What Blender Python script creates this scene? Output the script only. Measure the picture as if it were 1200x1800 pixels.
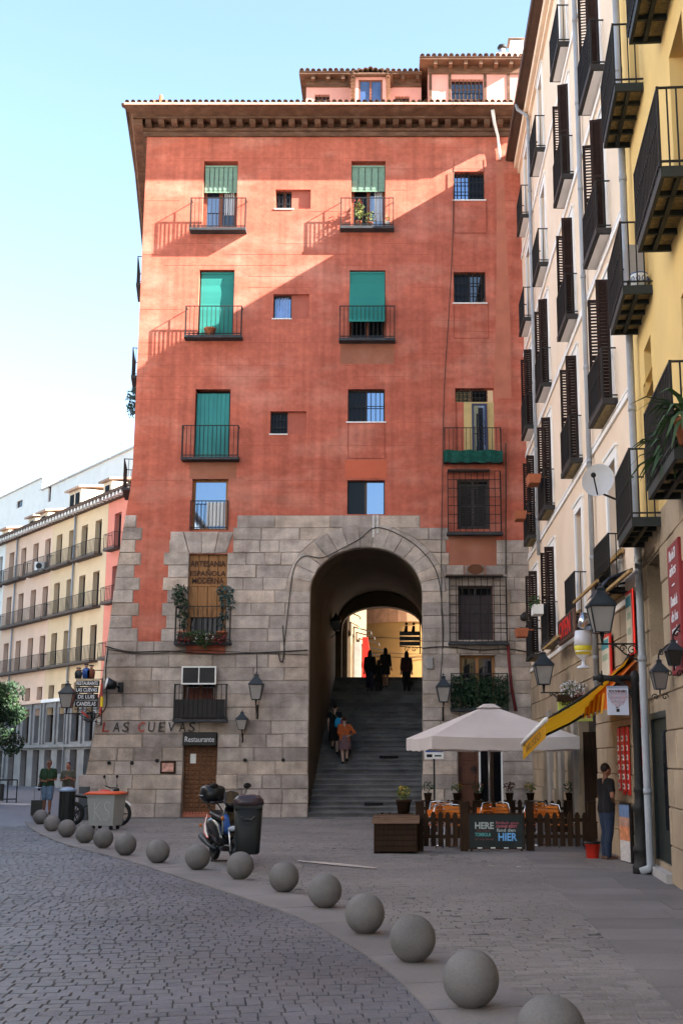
import bpy, math, random
from math import sin, cos, tan, pi, radians, sqrt, atan2, floor, ceil
from mathutils import Vector, Matrix
from mathutils.geometry import delaunay_2d_cdt
random.seed(11)
for _o in list(bpy.data.objects):
    bpy.data.objects.remove(_o)
SC = bpy.context.scene
COL = SC.collection

# ---------------------------------------------------------------- camera
FPX, PX, PY, PITCH, EYE = 2150.0, 690.0, 900.0, radians(11.5), 1.75
cd = bpy.data.cameras.new('camera')
cam = bpy.data.objects.new('camera', cd)
COL.objects.link(cam)
cd.sensor_fit = 'VERTICAL'
cd.sensor_height = 36.0
cd.lens = FPX / 1800 * 36
cd.shift_x = -(PX - 600) / 1800
cd.clip_end = 3000
cam.location = (0, 0, EYE)
cam.rotation_euler = (pi / 2 + PITCH, 0, 0)
SC.camera = cam

# ---------------------------------------------------------------- sky, sun, exposure
SUN = Vector((3.6, -1.0, 2.25)).normalized()          # direction towards the sun
w = bpy.data.worlds.new('World')
SC.world = w
w.use_nodes = True
nt = w.node_tree
bg = nt.nodes['Background']
sky = nt.nodes.new('ShaderNodeTexSky')
sky.sky_type = 'NISHITA'
sky.sun_disc = False
sky.sun_elevation = math.asin(SUN.z)
sky.sun_rotation = atan2(SUN.x, SUN.y)
sky.air_density = 1.3
sky.dust_density = 1.2
sky.ozone_density = 1.6
bg.inputs[1].default_value = 0.06
nt.links.new(sky.outputs[0], bg.inputs[0])
sd = bpy.data.lights.new('sun', 'SUN')
sun = bpy.data.objects.new('sun', sd)
COL.objects.link(sun)
sd.energy = 5.0
sd.angle = radians(0.5)
sd.color = (1.0, 0.95, 0.88)
sun.location = (60, -20, 60)
sun.rotation_euler = SUN.to_track_quat('Z', 'Y').to_euler()
SC.view_settings.view_transform = 'Standard'
SC.view_settings.look = 'None'
SC.view_settings.gamma = 1
SC.view_settings.use_curve_mapping = False
SC.view_settings.exposure = 2.97
SC.cycles.max_bounces = 8
SC.cycles.diffuse_bounces = 5

# ---------------------------------------------------------------- survey helpers: where a sight line meets a plane of the place
CAM = Vector((0, 0, EYE))
_F = Vector((0, cos(PITCH), sin(PITCH)))
_U = Vector((0, -sin(PITCH), cos(PITCH)))
def ray(u, v):
    return Vector((1, 0, 0)) * ((u - PX) / FPX) + _U * ((PY - v) / FPX) + _F
def on_y(u, v, y):
    d = ray(u, v); return CAM + d * (y / d.y)
def on_z(u, v, z=0.0):
    d = ray(u, v); return CAM + d * ((z - EYE) / d.z)
def on_plane(u, v, p, n):
    d = ray(u, v); return CAM + d * ((p - CAM).dot(n) / d.dot(n))
def proj(p):
    q = Vector(p) - CAM
    zz = q.dot(_F)
    return PX + FPX * q.x / zz, PY - FPX * q.dot(_U) / zz

class Frame:
    """a wall's own axes: a along it, o outwards, z up"""
    def __init__(s, o, ax, n):
        s.o = Vector(o); s.ax = Vector(ax).normalized(); s.n = Vector(n).normalized()
    def __call__(s, p):
        return s.o + s.ax * p[0] + s.n * p[1] + Vector((0, 0, p[2]))
    def at(s, u, v, o=0.0):
        p = on_plane(u, v, s.o + s.n * o, s.n)
        return (p - s.o).dot(s.ax), p.z
    def rect(s, u0, v0, u1, v1, o=0.0):
        vm = (v0 + v1) / 2; um = (u0 + u1) / 2
        a0 = s.at(u0, vm, o)[0]; a1 = s.at(u1, vm, o)[0]
        z1 = s.at(um, v0, o)[1]; z0 = s.at(um, v1, o)[1]
        return min(a0, a1), min(z0, z1), max(a0, a1), max(z0, z1)
def ident(p):
    return Vector(p)

# ---------------------------------------------------------------- materials
MATS = {}
def mat(name, col, rough=0.85, var=0.18, scale=2.5, stretch=(1, 1, 1), bump=0.15, bscale=30.0, spec=0.3, metal=0.0,
        rand=0.0, dirt=None, dirt_scale=0.7, dirt_amt=0.5, fine=0.0, fscale=60.0, translucent=0.0, streak=0.0):
    if name in MATS: return MATS[name]
    m = bpy.data.materials.new(name); m.use_nodes = True
    t = m.node_tree; N = t.nodes; L = t.links
    b = N['Principled BSDF']
    b.inputs['Roughness'].default_value = rough
    b.inputs['Specular IOR Level'].default_value = spec
    b.inputs['Metallic'].default_value = metal
    geo = N.new('ShaderNodeNewGeometry')
    mp = N.new('ShaderNodeMapping'); mp.inputs['Scale'].default_value = stretch
    L.new(geo.outputs['Position'], mp.inputs['Vector'])
    rgb = N.new('ShaderNodeRGB'); rgb.outputs[0].default_value = (*col, 1)
    cur = rgb.outputs[0]
    def mul(fac_socket, lo, hi):
        nonlocal cur
        mr = N.new('ShaderNodeMapRange'); mr.inputs['To Min'].default_value = lo; mr.inputs['To Max'].default_value = hi
        L.new(fac_socket, mr.inputs['Value'])
        hs = N.new('ShaderNodeVectorMath'); hs.operation = 'SCALE'
        L.new(cur, hs.inputs[0]); L.new(mr.outputs[0], hs.inputs['Scale'])
        cur = hs.outputs[0]
    def nz(sc, det=4.0, vec=None, rough_=0.55):
        n = N.new('ShaderNodeTexNoise'); n.inputs['Scale'].default_value = sc; n.inputs['Detail'].default_value = det
        n.inputs['Roughness'].default_value = rough_
        L.new(vec or mp.outputs[0], n.inputs['Vector']); return n.outputs['Fac']
    def spread(s, lo=0.3, hi=0.7):
        r = N.new('ShaderNodeMapRange'); r.inputs['From Min'].default_value = lo; r.inputs['From Max'].default_value = hi
        L.new(s, r.inputs['Value']); return r.outputs[0]
    if dirt:
        mx = N.new('ShaderNodeMix'); mx.data_type = 'RGBA'
        mr = N.new('ShaderNodeMapRange'); mr.inputs['From Min'].default_value = 0.48; mr.inputs['From Max'].default_value = 0.72
        mr.inputs['To Max'].default_value = dirt_amt
        L.new(nz(dirt_scale, 6.0), mr.inputs['Value']); L.new(mr.outputs[0], mx.inputs['Factor'])
        L.new(cur, mx.inputs['A']); mx.inputs['B'].default_value = (*dirt, 1)
        cur = mx.outputs['Result']
    if var: mul(spread(nz(scale, 5.0)), 1 - var, 1 + var)
    if streak:
        mp2 = N.new('ShaderNodeMapping'); mp2.inputs['Scale'].default_value = (4.5, 4.5, 0.22)
        L.new(geo.outputs['Position'], mp2.inputs['Vector']); mul(spread(nz(1.0, 5.0, mp2.outputs[0])), 1 - streak, 1 + streak)
    if fine: mul(spread(nz(fscale, 2.0, geo.outputs['Position'])), 1 - fine, 1 + fine)
    if rand:
        oi = N.new('ShaderNodeObjectInfo'); mul(oi.outputs['Random'], 1 - rand, 1 + rand)
    L.new(cur, b.inputs['Base Color'])
    if bump:
        bp = N.new('ShaderNodeBump'); bp.inputs['Strength'].default_value = bump; bp.inputs['Distance'].default_value = 0.02
        L.new(nz(bscale, 3.0), bp.inputs['Height']); L.new(bp.outputs[0], b.inputs['Normal'])
    if translucent:
        tr = N.new('ShaderNodeBsdfTranslucent'); L.new(cur, tr.inputs['Color'])
        ms = N.new('ShaderNodeMixShader'); ms.inputs[0].default_value = translucent
        L.new(b.outputs[0], ms.inputs[1]); L.new(tr.outputs[0], ms.inputs[2])
        L.new(ms.outputs[0], N['Material Output'].inputs['Surface'])
    MATS[name] = m
    return m

def glass_mat(name, tint, refl=0.3, rough=0.02, warp=0.04, gc=(0.8, 0.85, 0.95)):
    m = bpy.data.materials.new(name); m.use_nodes = True
    t = m.node_tree; N = t.nodes; L = t.links
    b = N['Principled BSDF']
    b.inputs['Base Color'].default_value = (*tint, 1); b.inputs['Roughness'].default_value = 0.5; b.inputs['Specular IOR Level'].default_value = 0.0
    g = N.new('ShaderNodeBsdfGlossy'); g.inputs['Roughness'].default_value = rough; g.inputs['Color'].default_value = (*gc, 1)
    ms = N.new('ShaderNodeMixShader'); ms.inputs[0].default_value = refl
    n = N.new('ShaderNodeTexNoise'); n.inputs['Scale'].default_value = 1.3
    geo = N.new('ShaderNodeNewGeometry'); L.new(geo.outputs['Position'], n.inputs['Vector'])
    bp = N.new('ShaderNodeBump'); bp.inputs['Strength'].default_value = warp; L.new(n.outputs['Fac'], bp.inputs['Height'])
    L.new(bp.outputs[0], g.inputs['Normal'])
    L.new(b.outputs[0], ms.inputs[1]); L.new(g.outputs[0], ms.inputs[2])
    L.new(ms.outputs[0], N['Material Output'].inputs['Surface'])
    MATS[name] = m
    return m

M_RED = mat('red_stucco', (0.44, 0.119, 0.075), 0.9, 0.15, 1.3, (1, 1, 2.4), 0.35, 14, 0.15, streak=0.15, dirt=(0.52, 0.20, 0.14), dirt_scale=0.5, dirt_amt=0.85, fine=0.09, fscale=7)
M_REDLINE = mat('red_stucco_joint', (0.30, 0.065, 0.04), 0.95, 0.2, 2)
M_REDNEW = mat('red_stucco_patch', (0.50, 0.115, 0.06), 0.9, 0.08, 1)
M_BROWNST = mat('brown_stucco', (0.33, 0.125, 0.075), 0.9, 0.18, 1.2, dirt=(0.28, 0.15, 0.11), dirt_scale=1.2)
M_STONE = mat('granite', (0.43, 0.36, 0.31), 0.9, 0.26, 2.0, (1, 1, 1.3), 0.9, 22, 0.25, rand=0.16, streak=0.12, dirt=(0.22, 0.17, 0.14), dirt_scale=0.9, dirt_amt=0.85, fine=0.18, fscale=45)
M_MORTAR = mat('mortar', (0.235, 0.185, 0.15), 0.95, 0.25, 3, bump=0.5)
M_STONE2 = mat('tan_stone', (0.36, 0.27, 0.18), 0.9, 0.16, 1.0, bump=0.4, rand=0.12, dirt=(0.22, 0.16, 0.11), dirt_scale=0.8, dirt_amt=0.6, fine=0.1, fscale=40)
M_WOOD = mat('old_cornice_wood', (0.105, 0.052, 0.03), 0.8, 0.3, 3, (1, 1, 4), 0.4, 20, rand=0.2, dirt=(0.20, 0.12, 0.08), dirt_scale=2.0)
M_TILE = mat('clay_tile', (0.36, 0.25, 0.19), 0.9, 0.3, 3, bump=0.3, rand=0.25)
M_GUTTER = mat('pink_tile_edge', (0.55, 0.30, 0.22), 0.8, 0.2, 3, rand=0.1)
M_IRON = mat('black_iron', (0.020, 0.018, 0.017), 0.6, 0.2, 8, bump=0.05, spec=0.22)
M_LEAD = mat('grey_slab', (0.04, 0.042, 0.045), 0.7, 0.3, 4)
M_GLASS = glass_mat('sky_glass', (0.02, 0.025, 0.035), 0.36, gc=(0.5, 0.68, 1.0))
M_GLASSD = glass_mat('dark_glass', (0.007, 0.007, 0.008), 0.015)
M_GLASSM = glass_mat('dim_glass', (0.012, 0.012, 0.014), 0.10)
M_DARK = mat('dark_room', (0.012, 0.010, 0.009), 0.9, 0.0, bump=0)
M_TEAL = mat('teal_blind', (0.02, 0.19, 0.155), 0.7, 0.08, 1.5, (1, 1, 0.3), 0.1)
M_TEALD = mat('teal_shutter', (0.03, 0.20, 0.19), 0.7, 0.15, 2, (1, 1, 0.3))
M_GREENBL = mat('pale_green_blind', (0.17, 0.27, 0.19), 0.7, 0.12, 4, (5, 5, 1), 0.1)
M_WHITE = mat('white_paint', (0.75, 0.74, 0.70), 0.6, 0.08, 2)
M_CURTAIN = mat('curtain', (0.66, 0.66, 0.64), 0.9, 0.2, 14, (1, 1, 0.05), 0.2)
M_BRFRAME = mat('brown_frame', (0.16, 0.055, 0.028), 0.6, 0.2, 6)
M_LTWOOD = mat('honey_wood', (0.28, 0.125, 0.04), 0.55, 0.25, 4, (6, 6, 0.5), 0.2)
M_DOOR = mat('carved_door_wood', (0.145, 0.058, 0.022), 0.5, 0.25, 5, (5, 5, 0.6), 0.2)
M_DKWOOD = mat('dark_brown_wood', (0.034, 0.018, 0.010), 0.7, 0.3, 5, (5, 5, 0.6), 0.2, spec=0.12, rand=0.2)
M_SHUT = mat('brown_shutter', (0.030, 0.017, 0.014), 0.7, 0.2, 5, spec=0.12)
M_CREAM = mat('cream_stucco', (0.82, 0.64, 0.48), 0.9, 0.06, 0.6, bump=0.12, dirt=(0.74, 0.55, 0.38), dirt_scale=0.4, dirt_amt=0.5)
M_TRIM = mat('white_trim', (0.86, 0.82, 0.78), 0.85, 0.06, 1)
M_YEL = mat('yellow_stucco', (0.76, 0.52, 0.20), 0.9, 0.07, 0.8, bump=0.12, dirt=(0.72, 0.47, 0.15), dirt_scale=0.5, dirt_amt=0.5)
M_PIPE = mat('grey_pipe', (0.33, 0.34, 0.36), 0.5, 0.1, 2, bump=0.03, dirt=(0.23, 0.22, 0.2), dirt_scale=1.5)
M_PINK = mat('pink_stucco', (0.74, 0.25, 0.18), 0.9, 0.08, 1)
M_BEIGE = mat('beige_stucco', (0.70, 0.51, 0.32), 0.9, 0.07, 0.6)
M_PEACH = mat('peach_stucco', (0.76, 0.52, 0.385), 0.9, 0.07, 0.6)
M_WHITEW = mat('whitewash', (0.80, 0.77, 0.73), 0.9, 0.05, 0.8)
M_PALEST = mat('pale_stone', (0.36, 0.335, 0.32), 0.9, 0.15, 1.0, rand=0.1)
M_OCHRE = mat('ochre_stucco', (0.36, 0.20, 0.065), 0.9, 0.10, 0.5, (1, 1, 2))
M_OLIVE = mat('corrugated_soffit', (0.26, 0.20, 0.10), 0.9, 0.3, 12, fine=0.3, fscale=40)
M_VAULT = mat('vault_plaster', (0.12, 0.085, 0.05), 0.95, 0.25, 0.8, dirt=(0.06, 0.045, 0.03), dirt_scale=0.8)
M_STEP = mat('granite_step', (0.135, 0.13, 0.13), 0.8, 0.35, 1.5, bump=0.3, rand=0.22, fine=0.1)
M_SETT = mat('road_sett', (0.115, 0.116, 0.132), 0.5, 0.25, 0.5, bump=0.35, bscale=40, spec=0.4, rand=0.10, fine=0.15, fscale=30, dirt=(0.115, 0.105, 0.10), dirt_scale=0.35, dirt_amt=0.7)
M_SETT2 = mat('plaza_sett', (0.19, 0.17, 0.16), 0.72, 0.18, 0.5, bump=0.3, bscale=40, spec=0.4, rand=0.14, fine=0.14, fscale=30, dirt=(0.135, 0.12, 0.115), dirt_scale=0.3, dirt_amt=0.6)
M_JOINT = mat('joint_sand', (0.055, 0.05, 0.05), 0.95, 0.3, 3)
M_SLAB = mat('paving_slab', (0.175, 0.16, 0.155), 0.68, 0.14, 0.8, bump=0.2, rand=0.13, fine=0.1, fscale=50, dirt=(0.15, 0.135, 0.13), dirt_scale=0.6, dirt_amt=0.6)
M_BALL = mat('ball_granite', (0.155, 0.147, 0.143), 0.75, 0.14, 2.0, bump=0.35, bscale=60, rand=0.08, fine=0.12, fscale=70, dirt=(0.10, 0.09, 0.085), dirt_scale=2.5, dirt_amt=0.6)
M_BLACK = mat('black_plastic', (0.008, 0.008, 0.009), 0.35, 0.1, 3, bump=0.02, spec=0.3)
M_BLACKG = mat('gloss_black', (0.006, 0.006, 0.007), 0.14, 0.0, bump=0.0, spec=0.6)
M_RUBBER = mat('rubber', (0.018, 0.018, 0.018), 0.85, 0.1)
M_CHROME = mat('steel', (0.55, 0.55, 0.56), 0.25, 0.05, metal=0.9, bump=0)
M_LEAF = mat('leaf_green', (0.045, 0.085, 0.03), 0.6, 0.4, 2.5, rand=0.1, bump=0, translucent=0.2)
M_LEAFD = mat('leaf_dark', (0.022, 0.05, 0.022), 0.6, 0.4, 3, bump=0, translucent=0.15)
M_LEAFB = mat('leaf_bluegreen', (0.035, 0.085, 0.08), 0.6, 0.4, 5, bump=0, translucent=0.1)
M_LEAFY = mat('leaf_lime', (0.14, 0.17, 0.04), 0.6, 0.4, 5, bump=0, translucent=0.2)
M_FLR = mat('red_petal', (0.35, 0.04, 0.05), 0.7, 0.3, 9, bump=0)
M_FLY = mat('yellow_petal', (0.60, 0.38, 0.03), 0.7, 0.2, 9, bump=0)
M_FLW = mat('white_petal', (0.7, 0.66, 0.66), 0.7, 0.2, 9, bump=0)
M_TERRA = mat('terracotta', (0.38, 0.12, 0.055), 0.85, 0.15, 4)
M_LAMPG = mat('milky_lamp_glass', (0.30, 0.275, 0.25), 0.25, 0.06, 4, bump=0)
M_LAMPI = mat('lamp_metal', (0.026, 0.032, 0.038), 0.5, 0.15, 4, bump=0.03)
M_CANVAS = mat('parasol_canvas', (0.66, 0.58, 0.54), 0.9, 0.06, 2, bump=0.08, translucent=0.18)
M_AWN = mat('yellow_awning', (0.72, 0.38, 0.015), 0.8, 0.08, 2, bump=0.05, translucent=0.45)
M_ORANGE = mat('orange_cloth', (0.62, 0.14, 0.012), 0.8, 0.1, 2, bump=0.05, translucent=0.2)
M_ORPL = mat('orange_plastic', (0.46, 0.13, 0.018), 0.45, 0.08, 3, bump=0)
M_REDPL = mat('red_plastic', (0.62, 0.035, 0.02), 0.4, 0.1, 3, bump=0)
M_BINGR = mat('grey_bin_plastic', (0.30, 0.31, 0.29), 0.5, 0.08, 2, bump=0.03, dirt=(0.2, 0.2, 0.18), dirt_scale=2)
M_BINYE = mat('dull_yellow_plastic', (0.38, 0.33, 0.17), 0.55, 0.12, 3, bump=0)
M_BINDK = mat('dark_bin_metal', (0.015, 0.017, 0.017), 0.5, 0.12, 2, bump=0.03, spec=0.2)
M_BLUE = mat('blue_paint', (0.03, 0.09, 0.30), 0.25, 0.1, 3, bump=0)
M_SIGNBLK = mat('sign_black', (0.012, 0.010, 0.010), 0.4, 0.1, bump=0)
M_LETTER = mat('letter_white', (0.72, 0.72, 0.74), 0.6, 0.04, bump=0)
M_LETRED = mat('letter_red', (0.42, 0.05, 0.035), 0.7, 0.1, bump=0)
M_LETGREY = mat('letter_dark_grey', (0.055, 0.045, 0.042), 0.8, 0.15, bump=0)
M_LETBRN = mat('letter_dark_brown', (0.05, 0.022, 0.015), 0.8, 0.1, bump=0)
M_BURG = mat('burgundy_sign', (0.23, 0.018, 0.022), 0.5, 0.08, bump=0)
M_REDSIGN = mat('bright_red', (0.62, 0.02, 0.012), 0.5, 0.1, bump=0)
M_LIME = mat('lime_sign', (0.50, 0.53, 0.10), 0.6, 0.06, bump=0)
M_YELB = mat('bright_yellow', (0.80, 0.58, 0.02), 0.6, 0.08, bump=0)
M_CYAN = mat('cyan_cloth', (0.02, 0.34, 0.62), 0.7, 0.1, bump=0)
M_SKIN = mat('skin', (0.42, 0.22, 0.145), 0.55, 0.05, bump=0)
M_SKINP = mat('skin_pale', (0.55, 0.36, 0.28), 0.55, 0.05, bump=0)
M_SKIND = mat('skin_tan', (0.26, 0.12, 0.07), 0.55, 0.05, bump=0)
M_HAIRD = mat('dark_hair', (0.015, 0.010, 0.008), 0.5, 0.2, 30, bump=0.2)
M_HAIRG = mat('grey_cropped_hair', (0.10, 0.085, 0.075), 0.6, 0.2, 30, bump=0.2)
M_HAIRA = mat('auburn_hair', (0.045, 0.013, 0.008), 0.5, 0.2, 30, bump=0.2)
def cloth(name, c, **k):
    return mat(name, c, 0.9, k.pop('var', 0.15), k.pop('scale', 12), bump=0.25, bscale=25, **k)

M_FACING = mat('facing_pale_stucco', (0.42, 0.42, 0.425), 0.9, 0.06, 0.6)
M_ROADFAR = mat('worn_road', (0.12, 0.12, 0.135), 0.5, 0.3, 1.2, (1, 3, 1), 0.5, 9, 0.45, dirt=(0.085, 0.082, 0.085), dirt_scale=0.5, dirt_amt=0.7, fine=0.2, fscale=7)

M_STONE_W = mat('warm_granite', (0.46, 0.37, 0.30), 0.9, 0.26, 2.0, (1, 1, 1.3), 0.9, 22, 0.25, rand=0.16, streak=0.12, dirt=(0.25, 0.19, 0.15), dirt_scale=0.9, dirt_amt=0.8, fine=0.18, fscale=45)
M_STONE_G = mat('sooty_granite', (0.37, 0.31, 0.27), 0.9, 0.26, 2.0, (1, 1, 1.3), 0.9, 22, 0.25, rand=0.18, streak=0.12, dirt=(0.18, 0.14, 0.12), dirt_scale=0.9, dirt_amt=0.8, fine=0.18, fscale=45)
M_REDPAN = mat('red_stucco_infill', (0.38, 0.105, 0.07), 0.9, 0.12, 2.0)

# ---------------------------------------------------------------- mesh builder and object helpers
class MB:
    def __init__(s):
        s.v = []; s.f = []; s.mi = []; s.sm = []; s.mats = []; s.cur = 0; s.smooth = False
    def use(s, m, smooth=None):
        if m not in s.mats: s.mats.append(m)
        s.cur = s.mats.index(m)
        if smooth is not None: s.smooth = smooth
        return s
    def add(s, vs, fs):
        b = len(s.v)
        s.v.extend(Vector(p) for p in vs)
        for f in fs:
            s.f.append([b + i for i in f]); s.mi.append(s.cur); s.sm.append(s.smooth)
        return s
    def box(s, p, q, T=ident):
        x0, y0, z0 = p; x1, y1, z1 = q
        c = [(x0, y0, z0), (x1, y0, z0), (x1, y1, z0), (x0, y1, z0), (x0, y0, z1), (x1, y0, z1), (x1, y1, z1), (x0, y1, z1)]
        return s.add([T(k) for k in c], [(0, 3, 2, 1), (4, 5, 6, 7), (0, 1, 5, 4), (1, 2, 6, 5), (2, 3, 7, 6), (3, 0, 4, 7)])
    def cbox(s, p, q, c=0.02, T=ident):
        """a box with its four outer (low-o) face edges chamfered: o grows outwards"""
        a0, o0, z0 = p; a1, o1, z1 = q
        base = [(a0, o0, z0), (a1, o0, z0), (a1, o0, z1), (a0, o0, z1)]
        mid = [(a0, o1 - c, z0), (a1, o1 - c, z0), (a1, o1 - c, z1), (a0, o1 - c, z1)]
        top = [(a0 + c, o1, z0 + c), (a1 - c, o1, z0 + c), (a1 - c, o1, z1 - c), (a0 + c, o1, z1 - c)]
        fs = [(8, 9, 10, 11)]
        for i in range(4):
            j = (i + 1) % 4
            fs += [(i, j, j + 4, i + 4), (i + 4, j + 4, j + 8, i + 8)]
        return s.add([T(k) for k in base + mid + top], fs)
    def poly_block(s, pts, o0, o1, c=0.015, T=ident):
        """convex polygon in (a,z) raised from o0 to o1 with a chamfered rim"""
        n = len(pts)
        cx = sum(p[0] for p in pts) / n; cz = sum(p[1] for p in pts) / n
        ins = []
        for a, z in pts:
            d = sqrt((a - cx) ** 2 + (z - cz) ** 2) or 1
            k = max(0.5, 1 - c * 1.4 / d)
            ins.append((cx + (a - cx) * k, cz + (z - cz) * k))
        vs = [T((a, o0, z)) for a, z in pts] + [T((a, o1 - c, z)) for a, z in pts] + [T((a, o1, z)) for a, z in ins]
        fs = [tuple(range(2 * n, 3 * n))]
        for i in range(n):
            j = (i + 1) % n
            fs += [(i, j, n + j, n + i), (n + i, n + j, 2 * n + j, 2 * n + i)]
        return s.add(vs, fs)
    def prism(s, pts, o0, o1, T=ident):
        n = len(pts)
        vs = [T((a, o0, z)) for a, z in pts] + [T((a, o1, z)) for a, z in pts]
        return s.add(vs, [tuple(range(n - 1, -1, -1)), tuple(range(n, 2 * n))] + [(i, (i + 1) % n, n + (i + 1) % n, n + i) for i in range(n)])
    def tube(s, pts, r, n=6, cap=True, T=ident):
        P = [T(p) for p in pts]
        R = r if isinstance(r, (list, tuple)) else [r] * len(P)
        rings = []; up = None
        for i, p in enumerate(P):
            d = (P[min(i + 1, len(P) - 1)] - P[max(i - 1, 0)])
            if d.length < 1e-9: d = Vector((0, 0, 1))
            d.normalize()
            if up is None:
                up = Vector((0, 0, 1)) if abs(d.z) < 0.9 else Vector((0, 1, 0))
            x = d.cross(up)
            if x.length < 1e-6:
                up = Vector((1, 0, 0)); x = d.cross(up)
            x.normalize(); y = x.cross(d).normalized(); up = y
            rings.append([p + (x * cos(2 * pi * k / n) + y * sin(2 * pi * k / n)) * R[i] for k in range(n)])
        vs = [q for rg in rings for q in rg]; fs = []
        for i in range(len(P) - 1):
            for k in range(n):
                fs.append((i * n + k, i * n + (k + 1) % n, (i + 1) * n + (k + 1) % n, (i + 1) * n + k))
        if cap:
            fs.append(tuple(range(n - 1, -1, -1))); fs.append(tuple((len(P) - 1) * n + k for k in range(n)))
        return s.add(vs, fs)
    def lathe(s, prof, c=(0, 0, 0), n=16, T=ident, ax='z'):
        vs = []
        for r, z in prof:
            for k in range(n):
                x, y = r * cos(2 * pi * k / n), r * sin(2 * pi * k / n)
                p = (x, y, z) if ax == 'z' else ((x, z, y) if ax == 'y' else (z, x, y))
                vs.append(T((c[0] + p[0], c[1] + p[1], c[2] + p[2])))
        fs = []
        for i in range(len(prof) - 1):
            for k in range(n):
                fs.append((i * n + k, i * n + (k + 1) % n, (i + 1) * n + (k + 1) % n, (i + 1) * n + k))
        if prof[0][0] > 1e-6: fs.append(tuple(range(n - 1, -1, -1)))
        if prof[-1][0] > 1e-6: fs.append(tuple((len(prof) - 1) * n + k for k in range(n)))
        return s.add(vs, fs)
    def ball(s, c, r, n=12, m=8, T=ident):
        rx, ry, rz = r if isinstance(r, (tuple, list)) else (r, r, r)
        vs = []; fs = []
        for i in range(m + 1):
            t = pi * i / m
            for k in range(n):
                vs.append(T((c[0] + rx * sin(t) * cos(2 * pi * k / n), c[1] + ry * sin(t) * sin(2 * pi * k / n), c[2] - rz * cos(t))))
        for i in range(m):
            for k in range(n):
                fs.append((i * n + k, i * n + (k + 1) % n, (i + 1) * n + (k + 1) % n, (i + 1) * n + k))
        return s.add(vs, fs)
    def torus(s, c, R, r, n=20, m=8, T=ident, ax='y'):
        vs = []; fs = []
        for i in range(n):
            t = 2 * pi * i / n
            for k in range(m):
                q = 2 * pi * k / m
                rr = R + r * cos(q)
                p = (rr * cos(t), r * sin(q), rr * sin(t)) if ax == 'y' else ((r * sin(q), rr * cos(t), rr * sin(t)) if ax == 'x' else (rr * cos(t), rr * sin(t), r * sin(q)))
                vs.append(T((c[0] + p[0], c[1] + p[1], c[2] + p[2])))
        for i in range(n):
            for k in range(m):
                fs.append((i * m + k, ((i + 1) % n) * m + k, ((i + 1) % n) * m + (k + 1) % m, i * m + (k + 1) % m))
        return s.add(vs, fs)
    def loft(s, rings, cap=True):
        n = len(rings[0]); vs = [p for r in rings for p in r]; fs = []
        for i in range(len(rings) - 1):
            for k in range(n):
                fs.append((i * n + k, i * n + (k + 1) % n, (i + 1) * n + (k + 1) % n, (i + 1) * n + k))
        if cap:
            fs.append(tuple(range(n - 1, -1, -1))); fs.append(tuple((len(rings) - 1) * n + k for k in range(n)))
        return s.add(vs, fs)
    def leaves(s, c, rad, n, size, flat=0.0, rng=random):
        """n small folded leaves scattered through an ellipsoid"""
        c = Vector(c)
        for _ in range(n):
            while True:
                p = Vector((rng.uniform(-1, 1), rng.uniform(-1, 1), rng.uniform(-1, 1)))
                if p.length <= 1: break
            q = c + Vector((p.x * rad[0], p.y * rad[1], p.z * rad[2]))
            d = Vector((rng.gauss(0, 1), rng.gauss(0, 1), rng.gauss(0, 1) * (1 - flat))).normalized()
            e = d.cross(Vector((rng.gauss(0, 1), rng.gauss(0, 1), rng.gauss(0, 1)))).normalized()
            L = size * rng.uniform(0.6, 1.3); W = L * 0.42
            s.add([q - d * L / 2, q + e * W / 2, q + d * L / 2, q - e * W / 2], [(0, 1, 2, 3)])
        return s
    def merge(s, me_verts, me_polys, M=None):
        return s.add([M @ Vector(v) if M else v for v in me_verts], me_polys)
    def build(s, name, m=None, parent=None, origin=None, smooth=None):
        me = bpy.data.meshes.new(name)
        off = WL.get(parent.name, Vector()) if parent else Vector(origin or (0, 0, 0))
        me.from_pydata([tuple(p - off) for p in s.v], [], s.f)
        if m is not None:
            me.materials.append(m)
        else:
            for k in s.mats: me.materials.append(k)
            me.polygons.foreach_set('material_index', s.mi)
        if smooth is not None:
            me.polygons.foreach_set('use_smooth', [smooth] * len(s.f))
        else:
            me.polygons.foreach_set('use_smooth', s.sm)
        me.update()
        o = bpy.data.objects.new(name, me)
        COL.objects.link(o)
        if parent:
            o.parent = parent
            WL[o.name] = off.copy()
        else:
            o.location = off; WL[o.name] = off.copy()
        return o
WL = {}
def tag(o, label=None, cat=None, group=None, kind=None):
    if label: o['label'] = label
    if cat: o['category'] = cat
    if group: o['group'] = group
    if kind: o['kind'] = kind
    return o
def thing(name, label, cat, loc=(0, 0, 0), group=None):
    o = bpy.data.objects.new(name, None)
    o.empty_display_size = 0.2
    COL.objects.link(o); o.location = loc
    WL[o.name] = Vector(loc)
    return tag(o, label, cat, group)
def place(root, loc, rz=0.0, sc=1.0):
    root.location = loc; root.rotation_euler = (0, 0, rz); root.scale = (sc, sc, sc)
    return root
def dup(root, loc=None, rz=None, label=None, group=None, parent=None):
    c = root.copy(); COL.objects.link(c)
    WL[c.name] = WL.get(root.name, Vector()).copy()
    if parent: c.parent = parent
    if loc is not None: c.location = loc
    if rz is not None: c.rotation_euler = (0, 0, rz)
    if label: c['label'] = label
    if group: c['group'] = group
    for ch in list(KIDS(root)): dup(ch, parent=c)
    return c
def KIDS(o):
    return [k for k in o.children]
def inst(name, me, loc, parent, rot=None, scale=None):
    """one more piece that shares a mesh"""
    o = bpy.data.objects.new(name, me); COL.objects.link(o)
    o.parent = parent
    o.location = Vector(loc) - WL.get(parent.name, Vector())
    if rot is not None: o.rotation_euler = rot
    if scale is not None: o.scale = scale
    return o

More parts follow.
